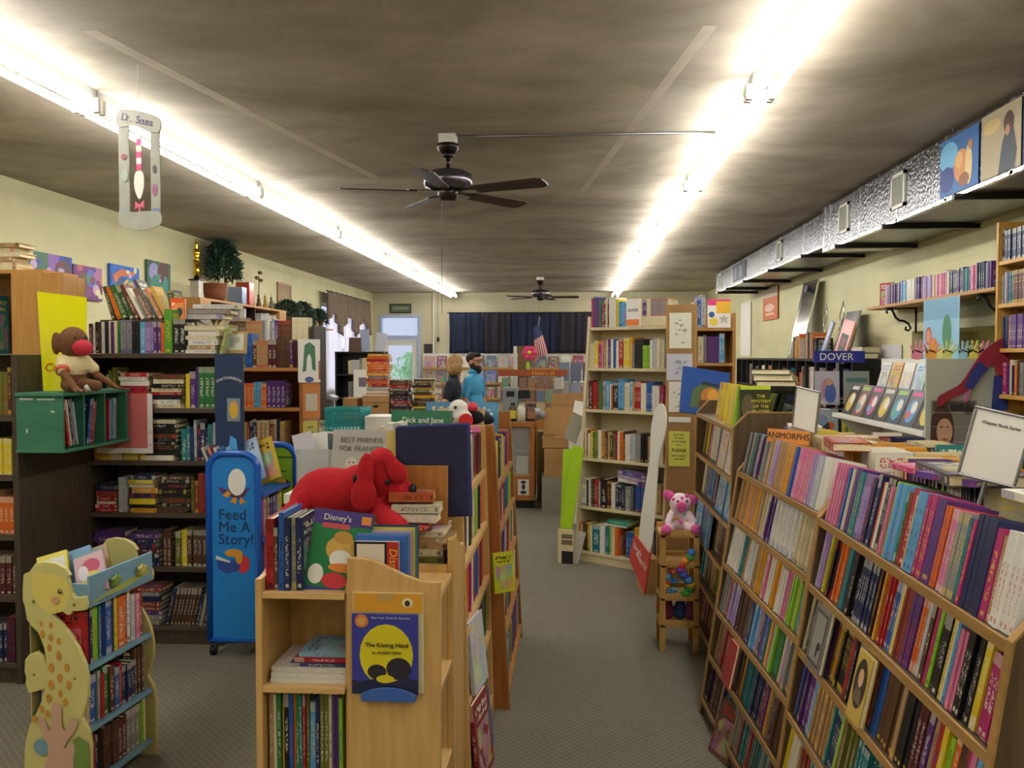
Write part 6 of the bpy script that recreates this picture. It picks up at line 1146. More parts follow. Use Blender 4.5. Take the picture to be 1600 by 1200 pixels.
# stacks carrying the dog, behind
MQ = T(PX, PY, 0)
pile(MQ @ T(-.265, .03, .946), 5, "the stack under the red dog's rump", w=(.22, .24), d=(.2, .22), t=(.02, .026), pal_=pal('navy,blue,teal,green'), name='picture_book', cat='picture book', word='picture book', group='stacks under the red dog')
zz = pile(MQ @ T(.02, .02, .946), 6, "the stack under the red dog's paws", w=(.21, .23), d=(.2, .22), t=(.018, .024), pal_=pal('green,cream,olive,tan'), name='picture_book', cat='picture book', word='picture book', group='stacks under the red dog')
# red plush dog
DOGM = mat('red_plush', '#b5101c', .95, var=.12, scale=50, bump=.5, bscale=240, sheen=.5)
s = 2.98 / 1350
def dp(px, py, dy=0): return ((px - 552) * s, dy, 1.65 - (py - 557) * s - 1.07)
dg = thing('plush_dog', 'red plush dog with long drooping ears lying on the birch display', 'plush toy', ((552 - 892) * s + .0, 2.93, 1.07), R(0))
b = MB(); b.ball(dp(516, 772), (.13, .092, .092)); b.ball(dp(482, 784, .01), (.07, .09, .075)); b.ball(dp(562, 766), (.085, .085, .09))
b.ball(dp(604, 742, -.03), (.062, .075, .078)); b.ball(dp(600, 722, -.03), (.05, .065, .056)); b.ball(dp(632, 764, -.05), (.046, .052, .042)); b.ball(dp(642, 760, -.06), (.03, .036, .03))
capsule(b, dp(468, 795, -.06), dp(458, 806, -.13), .04, .034); capsule(b, dp(468, 795, .05), dp(455, 804, .1), .04, .036)
capsule(b, dp(592, 786, -.06), dp(642, 812, -.17), .038, .036); capsule(b, dp(600, 784, .06), dp(655, 802, .06), .034, .03); capsule(b, dp(482, 770, -.085), dp(486, 790, -.1), .02, .016); capsule(b, dp(486, 790, -.1), dp(466, 794, -.1), .016, .02)
blob('body', DOGM, dg, b, .008, 8)
e = MB(); e.ball((0, 0, .03), (.03, .016, .075)); e.ball((0, 0, -.04), (.045, .02, .062)); e = blob('ear', DOGM, dg, e, .006, 4, M=T(*dp(583, 748, -.115)) @ RY(R(5)))
e = MB(); e.ball((0, 0, 0), (.024, .016, .06)); e.ball((0, 0, -.025), (.033, .018, .04)); blob('ear', DOGM, dg, e, .006, 4, M=T(*dp(626, 722, -.1)) @ RY(R(-32)))
MB().ball(dp(654, 757, -.085), (.013, .016, .018)).build('nose', BLACK, dg, smooth=True); MB().ball(dp(618, 746, -.108), (.009, .007, .011), 10, 7).build('eye', BLACK, dg, smooth=True)
MB().ball(dp(566, 743, -.085), (.01, .006, .016)).build('collar_tag', BLACK, dg)
# ================================================================ the centre racks
ZC1 = [1.13, .89, .64, .38, .08]; MC1 = T(-.36, 3.075, 0) @ FACE_PX; MC2 = T(-.285, 3.98, 0) @ FACE_PX
OK2 = wood('warm_oak', '#a8692c', '#8f5522', .4, 'z'); OK2X = wood('warm_oak_shelf', '#b5793a', '#9c642c', .4, 'x')
sloped_rack('slanted_book_rack', 'pale oak slanted rack behind the birch display along the aisle', MC1, .895, ZC1, .03, .33, 1.325, .006, .2, back=False, mats=(BIRCH, BIRCH_X, BIRCH_X), top_full=False)
sloped_rack('slanted_book_rack', 'reddish oak slanted rack whose end panel closes the centre row', MC2, 1.06, [1.04, .83, .6, .35, .08], .056, .40, 1.325, .016, .2, back=False, mats=(OK2, OK2X, EDGE), top_full=False)
for q, (MC, Lc, zs, nm) in enumerate(((MC1, .895, ZC1, 'pale oak'), (MC2, 1.06, [1.04, .83, .6, .35, .08], 'reddish oak'))):
    bx_c = None
    for k, z in enumerate(zs):
        hh = (zs[k - 1] - z - .04) if k else .2
        fx = {(0, 0): [P('cream', .03, .19), P('yellow', .024, .18), P('white', .03, .19, 2), P('navy', .02, .19), P('crimson', .03, .2, 3), P('cream', .026, .2, 2), P('amber', .02, .2), P('crimson', .024, .19), P('olive', .02, .19), P('grey', .06, .2)], (0, 1): [P('cream', .03, .2, 2), P('maroon', .05, .2, 3), P('white', .05, .2, 2), P('black', .05, .2, 2), P('cream', .04, .2, 2), P('lime', .07, .2, 2)]}.get((q, k))
        row(MC @ T(.03, (.056 if q else .03) * z + .012, z + .001), Lc - .06, f'the {ordn(k + 1)} shelf of the {nm} rack', **{**HB, 'h': (min(.19, hh - .03), min(.23, hh)), 't': (.012, .03), 'd': (.14, .17), 'group': f'hardcovers on the {nm} rack', 'fixed': fx})
for (x, k, hx, lb, w_, h_, dy) in ((.55, 2, '#b9bc24', 'lime-yellow book turned face-out toward the aisle on the pale oak rack', .1, .17, -.09), (.64, 2, '#c8303c', 'red book beside the lime-yellow one on the pale oak rack', .09, .15, -.09), (.1, 3, '#c9ccd8', 'tall white and violet picture book leaning out of the pale oak rack', .2, .27, -.05), (.0, 4, '#8a2028', 'dark red picture book leaning out at the foot of the pale oak rack', .22, .3, -.07), (.16, 4, '#2f6aa8', 'blue picture book leaning out at the foot of the pale oak rack', .2, .24, -.06)):
    rzq = -55 if k == 2 else -14
    face_out(MC1 @ T(x, .03 * ZC1[k] + dy + .03, ZC1[k] + .002) @ RZ(R(rzq if k == 2 else -8)) @ RX(R(-6)), w_, h_, .016, hx, lb, group='face-out books on the pale oak rack')
# things on top of the centre racks
nvb = thing('navy_portfolio', 'large navy portfolio standing behind the red dog', 'portfolio', M=T(-.60, 2.945, 1.09) @ RZ(R(-4)) @ RX(R(-8)) @ RY(R(-3))); bx('cover', mat('navy_cloth', '#1b1c3c', .85, bump=.2, scale=200), nvb, 0, .255, -.006, 0, 0, .315, .008); bx('rear_cover', mat('indigo_cloth', '#2b2f74', .7), nvb, .0, .262, .02, .026, -.002, .322, .006); bx('page_block', PAPER, nvb, .01, .25, 0, .02, .004, .31)
o = face_out(T(-.66, 2.99, 1.09) @ RY(R(3)) @ RX(R(-3)), .18, .3, .014, '#c9bd6c', 'pale yellow tall book behind the navy portfolio', rnd=.0)
for k in range(2): lying(T(-.60 + .01 * k, 2.80, 1.104 + .03 * k) @ RZ(R(-4 + 4 * k)), .16, .09, .026, ['#d8cfb4', '#cfc4a4'][k], ['cream paperback lying by the nose of the red dog', 'cream paperback second by the nose of the red dog'][k], 'used_book', 'book')
lying(T(-.6, 2.81, 1.168) @ RZ(R(5)), .15, .09, .03, '#b8562c', 'burnt orange paperback topping the pile by the red dog', 'used_book', 'book'); lying(T(-.65, 2.78, 1.085) @ RZ(R(-8)), .18, .13, .012, '#c22a3c', 'thin red and yellow book under the pile by the red dog', 'used_book', 'book')
bx_ = bx('wooden_bookend', OAK, None, 0, .2, 0, .015, 0, .2); bx_.matrix_world = T(-.62, 2.925, 1.075); tag(bx_, 'plain oak bookend board behind the orange paperback', 'bookend')
TP = T(-.9, 4.0, 1.1)
dj = face_out(T(-.915, 4.3, 1.131) @ RZ(R(-10)) @ RX(R(-8)), .32, .25, .02, '#1f6a4a', 'green Dick and Jane treasury standing on the centre rack', rnd=.0); printed(dj, [('r', .1, .3, .0, .16, '#c85a34'), ('r', 0, .09, .0, .16, '#8fb09a')], M=RZ(R(90)) @ T(0, -.0202, 0)); letters('Dick and Jane', .04, SHEET, dj, RZ(R(90)) @ T(.17, -.0215, .2) @ FACE)
for k, (x, y, w_, h_, hx, lb, rz) in enumerate(((-.83, 4.15, .2, .17, '#c98a34', 'orange picture book leaning in front of the green treasury', -18), (-.78, 4.55, .28, .28, '#3a7aa8', 'blue picture book behind the green treasury', -8), (-.7, 4.5, .25, .25, '#b9a884', 'tan picture book behind the green treasury', -14), (-.62, 4.7, .22, .27, '#4a90b8', 'sky blue picture book at the far end of the centre row', -6))):
    face_out(T(x, y, 1.131) @ RZ(R(rz)) @ RX(R(-9)), w_, h_, .014, hx, lb, group='tall picture books on the centre row', rnd=.1 * k)
lc = thing('low_cabinet', 'tan cabinet backing the centre racks under the green treasury', 'cabinet', (-.92, 4.0, 0)); bx('body', TAN, lc, 0, .22, 0, 1.0, 0, 1.11, .004); bx('top', TAN_X, lc, -.005, .225, -.01, 1.01, 1.11, 1.13, .003); bx('door', TAN, lc, -.01, 0, .03, .97, .06, 1.08, .003)
row(T(-.92, 4.08, 1.131), .12, 'the plank behind the navy portfolio', **{**HB, 'pal_': pal('yellow,cream,amber,white'), 'group': 'books on the plank', 'h': (.18, .21)})
fb = face_out(T(-1.13, 3.97, 1.0) @ RZ(R(-8)) @ RX(R(-10)), .3, .31, .014, '#a9a49c', 'large grey picture book titled Best Friends for Frances', rnd=.0); printed(fb, [('r', 0, .07, 0, .05, '#c9a43c'), ('e', .1, .1, .05, .05, '#b9a08a'), ('e', .17, .1, .05, .055, '#b9a08a'), ('e', .1, .15, .03, .03, '#c4b8a8'), ('e', .17, .15, .03, .03, '#c4b8a8'), ('e', .09, .155, .004, .004, '#2a2420'), ('e', .11, .155, .004, .004, '#2a2420'), ('e', .16, .155, .004, .004, '#2a2420'), ('e', .18, .155, .004, .004, '#2a2420'), ('r', .27, .3, .25, .29, '#d08a4c')], M=RZ(R(90)) @ T(0, -.0142, 0))
letters('BEST FRIENDS', .034, plain('6a665e'), fb, RZ(R(90)) @ T(.145, -.0178, .26) @ FACE); letters('FOR FRANCES', .034, plain('6a665e'), fb, RZ(R(90)) @ T(.145, -.0178, .22) @ FACE)
lt = thing('low_cabinet', 'low white cabinet carrying the grey picture book and crates', 'cabinet', (-1.35, 4.0, 0)); bx('body', WHITEP, lt, 0, .42, .02, .9, .0, .95); bx('top', WHITEP, lt, -.01, .43, 0, .92, .95, .998, .004); [bx('door', WHITE, lt, .01 + .2 * k, .2 + .2 * k, 0.005, .02, .08, .92, .004) for k in range(2)]
wb = thing('wire_bin', 'clear plastic bin of cards beside the grey picture book', 'bin', (-1.33, 4.1, 1.0)); CLR = mat('clear_plastic', '#c9ccca', .2, alpha=.55)
for a in ((0, .2, 0, .006), (0, .2, .24, .246), (0, .006, 0, .246), (.194, .2, 0, .246)): bx('wall', CLR, wb, a[0], a[1], a[2], a[3], 0, .2)
bx('base', CLR, wb, 0, .2, 0, .246, 0, .006)
for k in range(4): o = bx('greeting_card', plain(('bfbcc4', 'd8d5cc', '5a6468', 'cfc9b4')[k]), None, 0, .1, 0, .003, 0, .26); o.matrix_world = T(-1.31 + .02 * k, 4.13 + .05 * k, 1.01) @ RX(R(-8)) @ RY(R((-14, -4, 6, 10)[k])); tag(o, f"{['lilac', 'white', 'slate', 'cream'][k]} card standing in the clear plastic bin", 'card', 'cards in the clear bin')
# plush on the oak rack
pp = thing('plush_puppet', 'white-headed plush puppet with a big red mouth on the centre rack', 'plush toy', (-.58, 4.45, 1.288), R(10)); WF = mat('white_plush2', '#dedad2', .9, bump=.4, scale=200); 
b = MB(); b.ball((0, 0, .09), (.052, .05, .05)); b.ball((.02, -.03, .045), (.05, .045, .042)); blob('head', WF, pp, b, .007, 4); MB().cyl((.03, -.075, .035), (.033, -.09, .033), .038, n=20).build('mouth', plain('d2282c', .6), pp, bevel=.004); MB().ball((-.02, -.045, .1), .009, 8, 6).build('eye', BLACK, pp)
b = MB(); b.ball((.1, .05, .04), (.075, .06, .045)); b.ball((.15, .02, .03), (.04, .03, .026)); blob('body', mat('black_plush', '#14141e', .95, bump=.4, scale=200), pp, b, .008, 4); MB().ball((.07, .0, .1), (.03, .03, .025)).build('cap', plain('c8303c', .8), pp, smooth=True)
bx_ = bx('plank_shelf', TAN_X, None, 0, .2, 0, .3, 0, .015); bx_.matrix_world = T(-.62, 4.32, 1.272); tag(bx_, 'short plank on the oak rack under the white plush puppet', 'shelf board')
# ================================================================ hanging frame
hf = thing('hanging_sign', 'pale hanging paper frame lettered Dr. Seuss below the strip light', 'hanging sign', (-2.097, 4.1, 2.335), R(-12)); HF = mat('pale_frame_card', '#a6a69a', .7, var=.12, scale=12)
w_ = .235; m_ = MB(); m_.prism([(0, .0), (.06, 0), (.06, .5), (0, .5)], 0, .006, 'xz'); m_.build('side_strip', HF, hf, M=T(-.118, 0, 0)); m_ = MB(); m_.prism([(0, 0), (.052, 0), (.052, .46), (0, .46)], 0, .006, 'xz'); m_.build('side_strip', HF, hf, M=T(.066, 0, 0))
MB().prism(spline([(-.12, .51), (-.06, .515), (.02, .5), (.12, .46), (.12, .4), (.06, .4), (-.02, .435), (-.118, .44)], 4), -.004, .002, 'xz').build('top_banner', HF, hf); MB().prism(spline([(-.12, -.02), (-.11, .04), (-.05, .02), (.05, .02), (.118, .01), (.116, -.05), (.0, -.07), (-.1, -.05)], 4), -.004, .002, 'xz').build('bottom_banner', HF, hf)
for k, c_ in enumerate('Dr. Seuss'): letters(c_, .052, mat('purple_ink', '#574a78', .6), hf, T(-.078 + .0195 * k, -.0055, .48 - .0048 * k) @ FACE @ RZ(R(-14)))
sw = MB(); ms_ = [plain('d84a88'), SHEET]
for k in range(6): sw.box(-.014, .014, -.002, .002, .22 + .03 * k, .25 + .03 * k, k % 2)
sw.build('striped_strip', ms_, hf, M=T(.0, 0, .0)); MB().prism(spline([(0, .08), (-.028, .14), (-.02, .21), (.02, .21), (.026, .14)], 4), -.002, .002, 'xz').build('white_drop', SHEET, hf); MB().prism([(-.026, .03), (-.024, .07), (0, .055), (.026, .075), (.024, .035), (.006, .045), (.004, 0), (-.006, 0), (-.004, .045)], -.002, .002, 'xz').build('pink_bow', plain('d8688a'), hf)
printed(hf, [('e', -.09, .02, .03, .028, '#9ea4b0'), ('e', .09, .12, .014, .03, '#a0648c'), ('e', .085, .02, .012, .012, '#6a80b0'), ('e', .105, .02, .012, .012, '#6a80b0'), ('e', .09, .22, .01, .02, '#5a4a5a'), ('e', -.085, .29, .016, .014, '#a0586a'), ('e', -.08, .2, .02, .03, '#a9b8ac')], M=T(0, -.002, 0))
MB().tube([(0, 0, .5), (0, 0, .8)], .0015, 5).build('string', SHEET, hf)

# ================================================================ counter area
ct = thing('sales_counter', 'brown sales counter loaded with book stacks and boxes', 'counter', (-3.3, 9.5, 0)); bx('top', wood('brown_top', '#4a3524', '#5a4330', .4, 'x'), ct, 0, 2.0, 0, .75, .92, .955, .004); bx('front_panel', mat('olive_laminate', '#6f6038', .6, var=.08, scale=5), ct, .02, 1.98, .03, .05, .05, .92); [bx('side_panel', mat('olive_laminate', '#6f6038', .6), ct, x, x + .03, .05, .72, 0, .92) for x in (.02, 1.95)]
ZC = .957
cp = thing('copier', 'grey office copier standing on the sales counter', 'copier', (-3.12, 9.55, ZC)); GRC = mat('grey_plastic', '#8d9298', .4); DKC = mat('dark_plastic', '#3a3d48', .4)
bx('body', DKC, cp, 0, .34, .02, .45, 0, .22, .01); bx('lid', GRC, cp, -.01, .35, 0, .46, .24, .31, .02); bx('scanner_bed', mat('pale_grey', '#b0b4b6', .4), cp, -.005, .345, .01, .45, .2, .245, .006); bx('side_tray', GRC, cp, .34, .42, .05, .4, .06, .1, .006); MB().box(-.04, .04, -.1, .1, 0, .05, M=T(.4, .15, .2) @ RY(R(25))).build('control_panel', GRC, cp, bevel=.01); bx('paper_drawer', mat('pale_grey', '#b0b4b6', .4), cp, .01, .33, .0, .02, .02, .08, .003)
def carton(label, loc, w, d, h, rz=0, lid=True, m=CARD, hole=True):
    o = thing('cardboard_box', label, 'box', loc, R(rz)); bx('body', m, o, 0, w, 0, d, 0, h, .003)
    if lid: bx('lid', m, o, -.006, w + .006, -.006, d + .006, h - .07, h + .004, .003)
    if hole: MB().prism(disc((w / 2, h * .55 if lid else h * .7), w * .12, .012, 0, 0, 16), -.0075, -.006, 'xz').build('handle_hole', BLACK, o)
    return o
carton('pale archive box with a lid and dark hand hole on the sales counter', (-2.32, 9.52, ZC), .29, .36, .25)
carton('small brown carton between the copier and the archive box', (-2.62, 9.6, ZC), .26, .3, .12, 4, False, CARD, False); carton('smaller open carton on top of the brown carton', (-2.58, 9.63, ZC + .122), .17, .2, .1, -6, False, CARD, False)
pile(T(-2.3, 9.6, ZC + .256), 5, 'the papers on the archive box', w=(.24, .28), d=(.2, .25), t=(.01, .018), pal_=pal('white,grey,tan,cream'), name='used_book', cat='book', word='book', group='stacks on the counter')
pile(T(-2.02, 9.55, ZC), 16, 'the first stack beside the archive box', w=(.2, .25), d=(.15, .2), t=(.018, .034), pal_=pal('grey,navy,maroon,crimson,brown,black,cream'), name='used_book', cat='book', word='book', group='stacks on the counter')
pile(T(-1.76, 9.55, ZC), 16, 'the second stack beside the archive box', w=(.2, .25), d=(.15, .2), t=(.018, .034), pal_=pal('grey,olive,amber,yellow,brown,cream,black'), name='used_book', cat='book', word='book', group='stacks on the counter')
pile(T(-1.56, 9.72, ZC) @ RZ(R(70)), 14, 'the third stack the woman reaches to', w=(.18, .22), d=(.13, .16), t=(.018, .034), pal_=pal('cream,white,tan,grey,cream'), name='used_book', cat='book', word='book', group='stacks on the counter')
row(T(-1.5, 9.54, ZC), .19, 'the front of the counter before the woman', **{**HB, 'group': 'books on the counter', 'h': (.14, .17), 'pal_': pal('sky blue,amber,crimson,blue')})
tc_ = thing('plastic_crate', 'teal lattice plastic crate on the white cabinet', 'crate', (-1.95, 6.75, 1.06), R(-6)); TEAL = mat('teal_plastic', '#1f9a9c', .4)
bx('base', TEAL, tc_, 0, .29, 0, .24, 0, .008); bx('rim', TEAL, tc_, -.006, .296, -.006, .004, .15, .18); bx('rim', TEAL, tc_, -.006, .296, .238, .248, .15, .18); bx('rim', TEAL, tc_, -.006, .004, .004, .238, .15, .18); bx('rim', TEAL, tc_, .286, .296, .004, .238, .15, .18)
for y in (0, .24):
    for k in range(11): bx('slat', TEAL, tc_, .285 / 10 * k - .0, .285 / 10 * k + .01, y - .003, y + .003, 0, .155)
    for z in (.035, .075, .115): bx('rail', TEAL, tc_, 0, .29, y - .003, y + .003, z, z + .012)
for x in (0, .29):
    for k in range(8): bx('slat', TEAL, tc_, x - .003, x + .003, .03 * k, .03 * k + .01, 0, .155)
cab2 = thing('low_cabinet', 'white cabinet below the teal crate', 'cabinet', (-2.15, 6.65, 0)); bx('body', WHITEP, cab2, 0, .8, 0.01, .5, 0, 1.02); bx('top', WHITEP, cab2, -.01, .81, 0, .51, 1.02, 1.055, .004); [bx('door', WHITE, cab2, .01 + .395 * k, .395 + .395 * k, 0, .01, .06, .99, .004) for k in range(2)]
carton('white shallow carton beside the teal crate', (-1.62, 6.7, 1.057), .24, .3, .12, 5, False, WHITEP, False)
pile(T(-2.14, 6.7, 1.057), 3, 'the papers beside the teal crate', w=(.16, .18), d=(.2, .22), t=(.02, .03), pal_=pal('blue,white,navy'), name='used_book', cat='book', word='book', group='stacks on the counter')
# black shelf near the window and paper tower
MBk = T(-3.6, 13.0, 0); bookcase('black_bookcase', 'black bookcase standing before the bright window', MBk, .75, [1.38, 1.02, .66, .3, .08], .35, 1.7, (BLACKW, BLACKW), .025, has_top=True)
for k, z in enumerate((1.38, 1.02)): row(MBk @ T(.2, .02, z + .001), .5, f'the {ordn(k + 1)} shelf of the black bookcase by the window', **{**HB, 'h': (.2, .26), 'group': 'books in the black bookcase', 'pal_': pal('white,cream,grey,silver,brown')})
panel('white_poster', 'white poster leaning on the black bookcase by the window', 'poster', T(-3.3, 12.95, .95), .3, .5, .005, SHEET, [('r', .08, .2, .24, .38, '#7a6a7c')])
for k in range(3): panel('standing_card', ['brown boxed card on the black bookcase by the window', 'blue-grey card on the black bookcase by the window', 'silver card on the black bookcase by the window'][k], 'card', T(-3.4 + .2 * k, 13.05, 1.723) @ RY(R((0, -6, 8)[k])) @ RX(R(-8)), (.22, .14, .16)[k], (.22, .34, .3)[k], .01, plain(('5a4234', '8a94b0', 'a8a8b8')[k]))
pile(T(-2.72, 11.4, .8), 24, 'the bright magazine tower by the door', w=(.26, .31), d=(.2, .26), t=(.03, .045), pal_=pal('orange,white,crimson,amber,silver,cream,crimson,grey'), name='used_book', cat='book', word='magazine binder', group='magazine tower')
tb = thing('side_table', 'dark side table under the magazine tower', 'table', (-2.85, 11.3, 0)); bx('top', DARKW_X, tb, 0, .6, 0, .5, .77, .798); [bx('leg', DARKW, tb, x, x + .05, y, y + .05, 0, .77) for x in (.02, .53) for y in (.02, .43)]
# ---------------------------------------------------------------- people
SKIN = mat('skin', '#c08a6c', .55); SKIN2 = mat('skin_warm', '#b98264', .55)
def person(label, loc, rz, ht, shirt, trousers, skin, hairm, female):
    o = thing('person', label, 'person', loc, R(rz)); k = ht / 1.75; V = lambda x, y, z: (x * k, y * k, z * k)
    sh = .155 if female else .17; b = MB()
    if female: arms = [(V(-sh, 0, 1.375), V(-sh - .05, -.12, 1.17), V(-.1, -.36, 1.16)), (V(sh, 0, 1.375), V(sh + .07, -.04, 1.15), V(sh + .03, -.22, 1.02))]
    else: arms = [(V(-sh, 0, 1.385), V(-sh - .05, .02, 1.13), V(-sh - .02, -.16, .98)), (V(sh, 0, 1.385), V(sh + .05, .0, 1.13), V(sh + .04, -.1, .92))]
    b.ball(V(0, -.0, 1.635), (.075 * k, .09 * k, .11 * k)); b.ball(V(0, -.035, 1.575), (.055 * k, .055 * k, .05 * k)); b.ball(V(0, -.098, 1.625), (.014 * k, .02 * k, .022 * k)); b.ball(V(.078, 0, 1.625), (.012 * k, .02 * k, .03 * k)); b.ball(V(-.078, 0, 1.625), (.012 * k, .02 * k, .03 * k))
    capsule(b, V(0, 0, 1.44), V(0, -.01, 1.56), .052 * k, .048 * k); b.ball(V(0, 0, 1.3), (.16 * k, .1 * k, .17 * k)); b.ball(V(0, 0, 1.05), (.145 * k, .1 * k, .15 * k)); b.ball(V(0, 0, .95), (.16 * k, .11 * k, .12 * k))
    for s_, e_, h_ in arms:
        capsule(b, s_, e_, .05 * k, .04 * k); capsule(b, e_, h_, .04 * k, .028 * k)
        d_ = (Vector(h_) - Vector(e_)).normalized(); hv = Vector(h_); sd_ = d_.cross(Vector((0, 0, 1))).normalized()
        b.ball(tuple(hv + d_ * .045), (.036 * k, .036 * k, .02 * k))
        for j in range(4): f0 = hv + d_ * .07 + sd_ * (.024 - .016 * j); capsule(b, tuple(f0), tuple(f0 + d_ * (.05, .06, .055, .042)[j] + Vector((0, 0, -.02))), .0085, .0075, 8)
        t0 = hv + d_ * .03 + sd_ * .03; capsule(b, tuple(t0), tuple(t0 + d_ * .04 + sd_ * .02), .0095, .008, 8)
    for s_ in (-1, 1): capsule(b, V(s_ * .085, 0, .9), V(s_ * .095, -.01, .5), .08 * k, .055 * k); capsule(b, V(s_ * .095, -.01, .5), V(s_ * .095, .02, .08), .052 * k, .036 * k); capsule(b, V(s_ * .095, .03, .04), V(s_ * .1, -.12, .03), .04 * k, .032 * k)
    blob('body', skin, o, b, .0095, 3)
    c = MB(); c.ball(V(0, 0, 1.29), (.165 * k, .112 * k, .165 * k)); c.ball(V(0, 0, 1.08), (.165 * k, .118 * k, .17 * k)); c.ball(V(0, 0, .95), (.178 * k, .128 * k, .1 * k)); capsule(c, V(-sh, 0, 1.375), V(0, 0, 1.43), .05 * k, .062 * k); capsule(c, V(sh, 0, 1.375), V(0, 0, 1.43), .05 * k, .062 * k); capsule(c, V(0, 0, 1.4), V(0, 0, 1.47), .075 * k, .06 * k)
    for s_, e_, h_ in arms: m_ = Vector(s_).lerp(Vector(e_), .75); capsule(c, s_, tuple(m_), .056 * k, .054 * k)
    blob('shirt', shirt, o, c, .012, 4)
    t_ = MB(); t_.ball(V(0, 0, .92), (.172 * k, .122 * k, .13 * k))
    for s_ in (-1, 1): capsule(t_, V(s_ * .085, 0, .88), V(s_ * .095, -.01, .5), .095 * k, .07 * k); capsule(t_, V(s_ * .095, -.01, .5), V(s_ * .095, .02, .1), .07 * k, .06 * k)
    blob('trousers', trousers, o, t_, .014, 3)
    for s_ in (-1, 1): sh_ = MB(); sh_.ball(V(s_ * .098, -.05, .04), (.048 * k, .13 * k, .042 * k)); sh_.build('shoe', BLACK, o, smooth=True)
    hm = MB()
    if female: hm.ball(V(0, .03, 1.66), (.1 * k, .105 * k, .1 * k)); hm.ball(V(.03, .05, 1.58), (.1 * k, .085 * k, .1 * k)); hm.ball(V(-.055, .0, 1.58), (.045 * k, .065 * k, .09 * k)); hm.ball(V(.07, .0, 1.57), (.045 * k, .065 * k, .09 * k))
    else: hm.ball(V(0, .025, 1.675), (.086 * k, .092 * k, .085 * k)); hm.ball(V(0, -.05, 1.72), (.06 * k, .05 * k, .035 * k))
    blob('hair', hairm, o, hm, .009, 3)
    for s_ in (-1, 1): MB().ball(V(s_ * .03, -.088, 1.645), .009 * k, 8, 6).build('eye', BLACK, o)
    MB().ball(V(0, -.088, 1.572), (.022 * k, .01, .006), 10, 6).build('mouth', plain('8a4a44'), o)
    if not female:
        bd = MB(); bd.ball(V(0, -.045, 1.545), (.066 * k, .062 * k, .055 * k)); bd.ball(V(0, -.07, 1.52), (.04 * k, .04 * k, .05 * k)); bd.ball(V(.06, -.01, 1.58), (.022 * k, .04 * k, .05 * k)); bd.ball(V(-.06, -.01, 1.58), (.022 * k, .04 * k, .05 * k)); blob('beard', hairm, o, bd, .008, 2)
        g = MB()
        for s_ in (-1, 1):
            cx = s_ * .034; pts_ = [(cx + .028 * math.cos(a), -.1, 1.645 + .02 * math.sin(a)) for a in [R(30 * q) for q in range(13)]]; g.tube([V(*q) for q in pts_], .004, 6); g.tube([V(s_ * .062, -.098, 1.65), V(s_ * .082, .0, 1.65)], .003, 5)
        g.tube([V(-.008, -.102, 1.65), V(.008, -.102, 1.65)], .0035, 5); g.build('glasses', BLACK, o, smooth=True)
        cl = MB(); cl.lathe([(.062, 1.43), (.072, 1.45), (.06, 1.5), (.056, 1.5), (.06, 1.44)], 20); cl.build('collar', shirt, o, smooth=True)
    return o
pw_ = at(707, 600, 10.55); pm_ = at(739, 600, 10.75)
person('person in a dark T-shirt with wavy blond hair sorting books at the counter', (pw_.x, 10.6, 0), -98, 1.67, mat('navy_tee', '#1f2430', .9, bump=.1, scale=20), mat('dark_jeans', '#2a3040', .9), SKIN, mat('blond_hair', '#b8935c', .7, hex2='#7f5f38', scale=14, stretch=(4, 4, .8), bump=.8), True)
person('bearded person with glasses in a sky blue polo shirt behind the counter', (pm_.x - .02, 11.05, 0), 66, 1.70, mat('sky_polo', '#4aa3d0', .85, bump=.1, scale=20), mat('khaki', '#6a5f4a', .9), SKIN2, mat('black_hair', '#17120f', .7, bump=.5, scale=60), False)

# ================================================================ far wall
NAV = mat('navy_curtain_cloth', '#1d2740', .9, var=.12, scale=6); PLM = mat('plum_curtain_cloth', '#2b2632', .9, var=.12, scale=6)
for k, (a, b, m_) in enumerate(((-2.7, -1.95, NAV), (-1.95, -1.35, PLM), (-1.35, -.3, NAV), (-.3, .75, PLM))):
    c = thing('navy_curtain', ['navy curtain panel nearest the door', 'plum curtain panel between two navy ones', 'navy curtain panel behind the flag', 'plum curtain panel behind the beige bookcase'][k], 'curtain', M=T(a, YF - .1, 0), group='curtains across the far wall')
    o = drape(None, b - a, 2.62, 1.72, (b - a) * 6, .035, n=70).build('fabric', m_, c, smooth=True); o.modifiers.new('s', 'SOLIDIFY').thickness = .004
o = MB().cyl((-2.75, YF - .1, 2.62), (.8, YF - .1, 2.62), .012).build('curtain_rod', DARKM); tag(o, 'thin dark rod holding the curtains on the far wall', 'curtain rod')
panel('door_sign', 'small dark green framed sign above the glazed door', 'sign', T(-4.05, YF - .02, 2.62), .48, .21, .015, plain('5a6a52'), [('r', .06, .42, .08, .14, '#7f8f74')], rim=DARKM)
panel('wall_board', 'small black board on the wall beside the door', 'board', T(-3.28, YF - .02, 1.65), .2, .28, .015, plain('2d2a2c'))
o = MB().tube([(-3.07, YF - .02, H), (-3.07, YF - .02, 0)], .018, 8).build('wall_pipe', WHITEP); tag(o, 'vertical painted pipe on the far wall beside the door', 'pipe')
o = thing('hanging_pull', 'small dark weight hanging on a cord by the curtain', 'ornament', (-2.95, YF - .1, 2.05)); MB().tube([(0, 0, 0), (0, 0, 1.02)], .004, 5).build('cord', DARKM, o); MB().ball((0, 0, -.02), (.035, .03, .06)).build('weight', DARKM, o, smooth=True)
mr = thing('magazine_rack', 'long tiered magazine rack below the curtains on the far wall', 'magazine rack', (-3.3, YF - .45, 0)); bx('back_panel', WHITEP, mr, 0, 4.2, .38, .42, 0, 1.72)
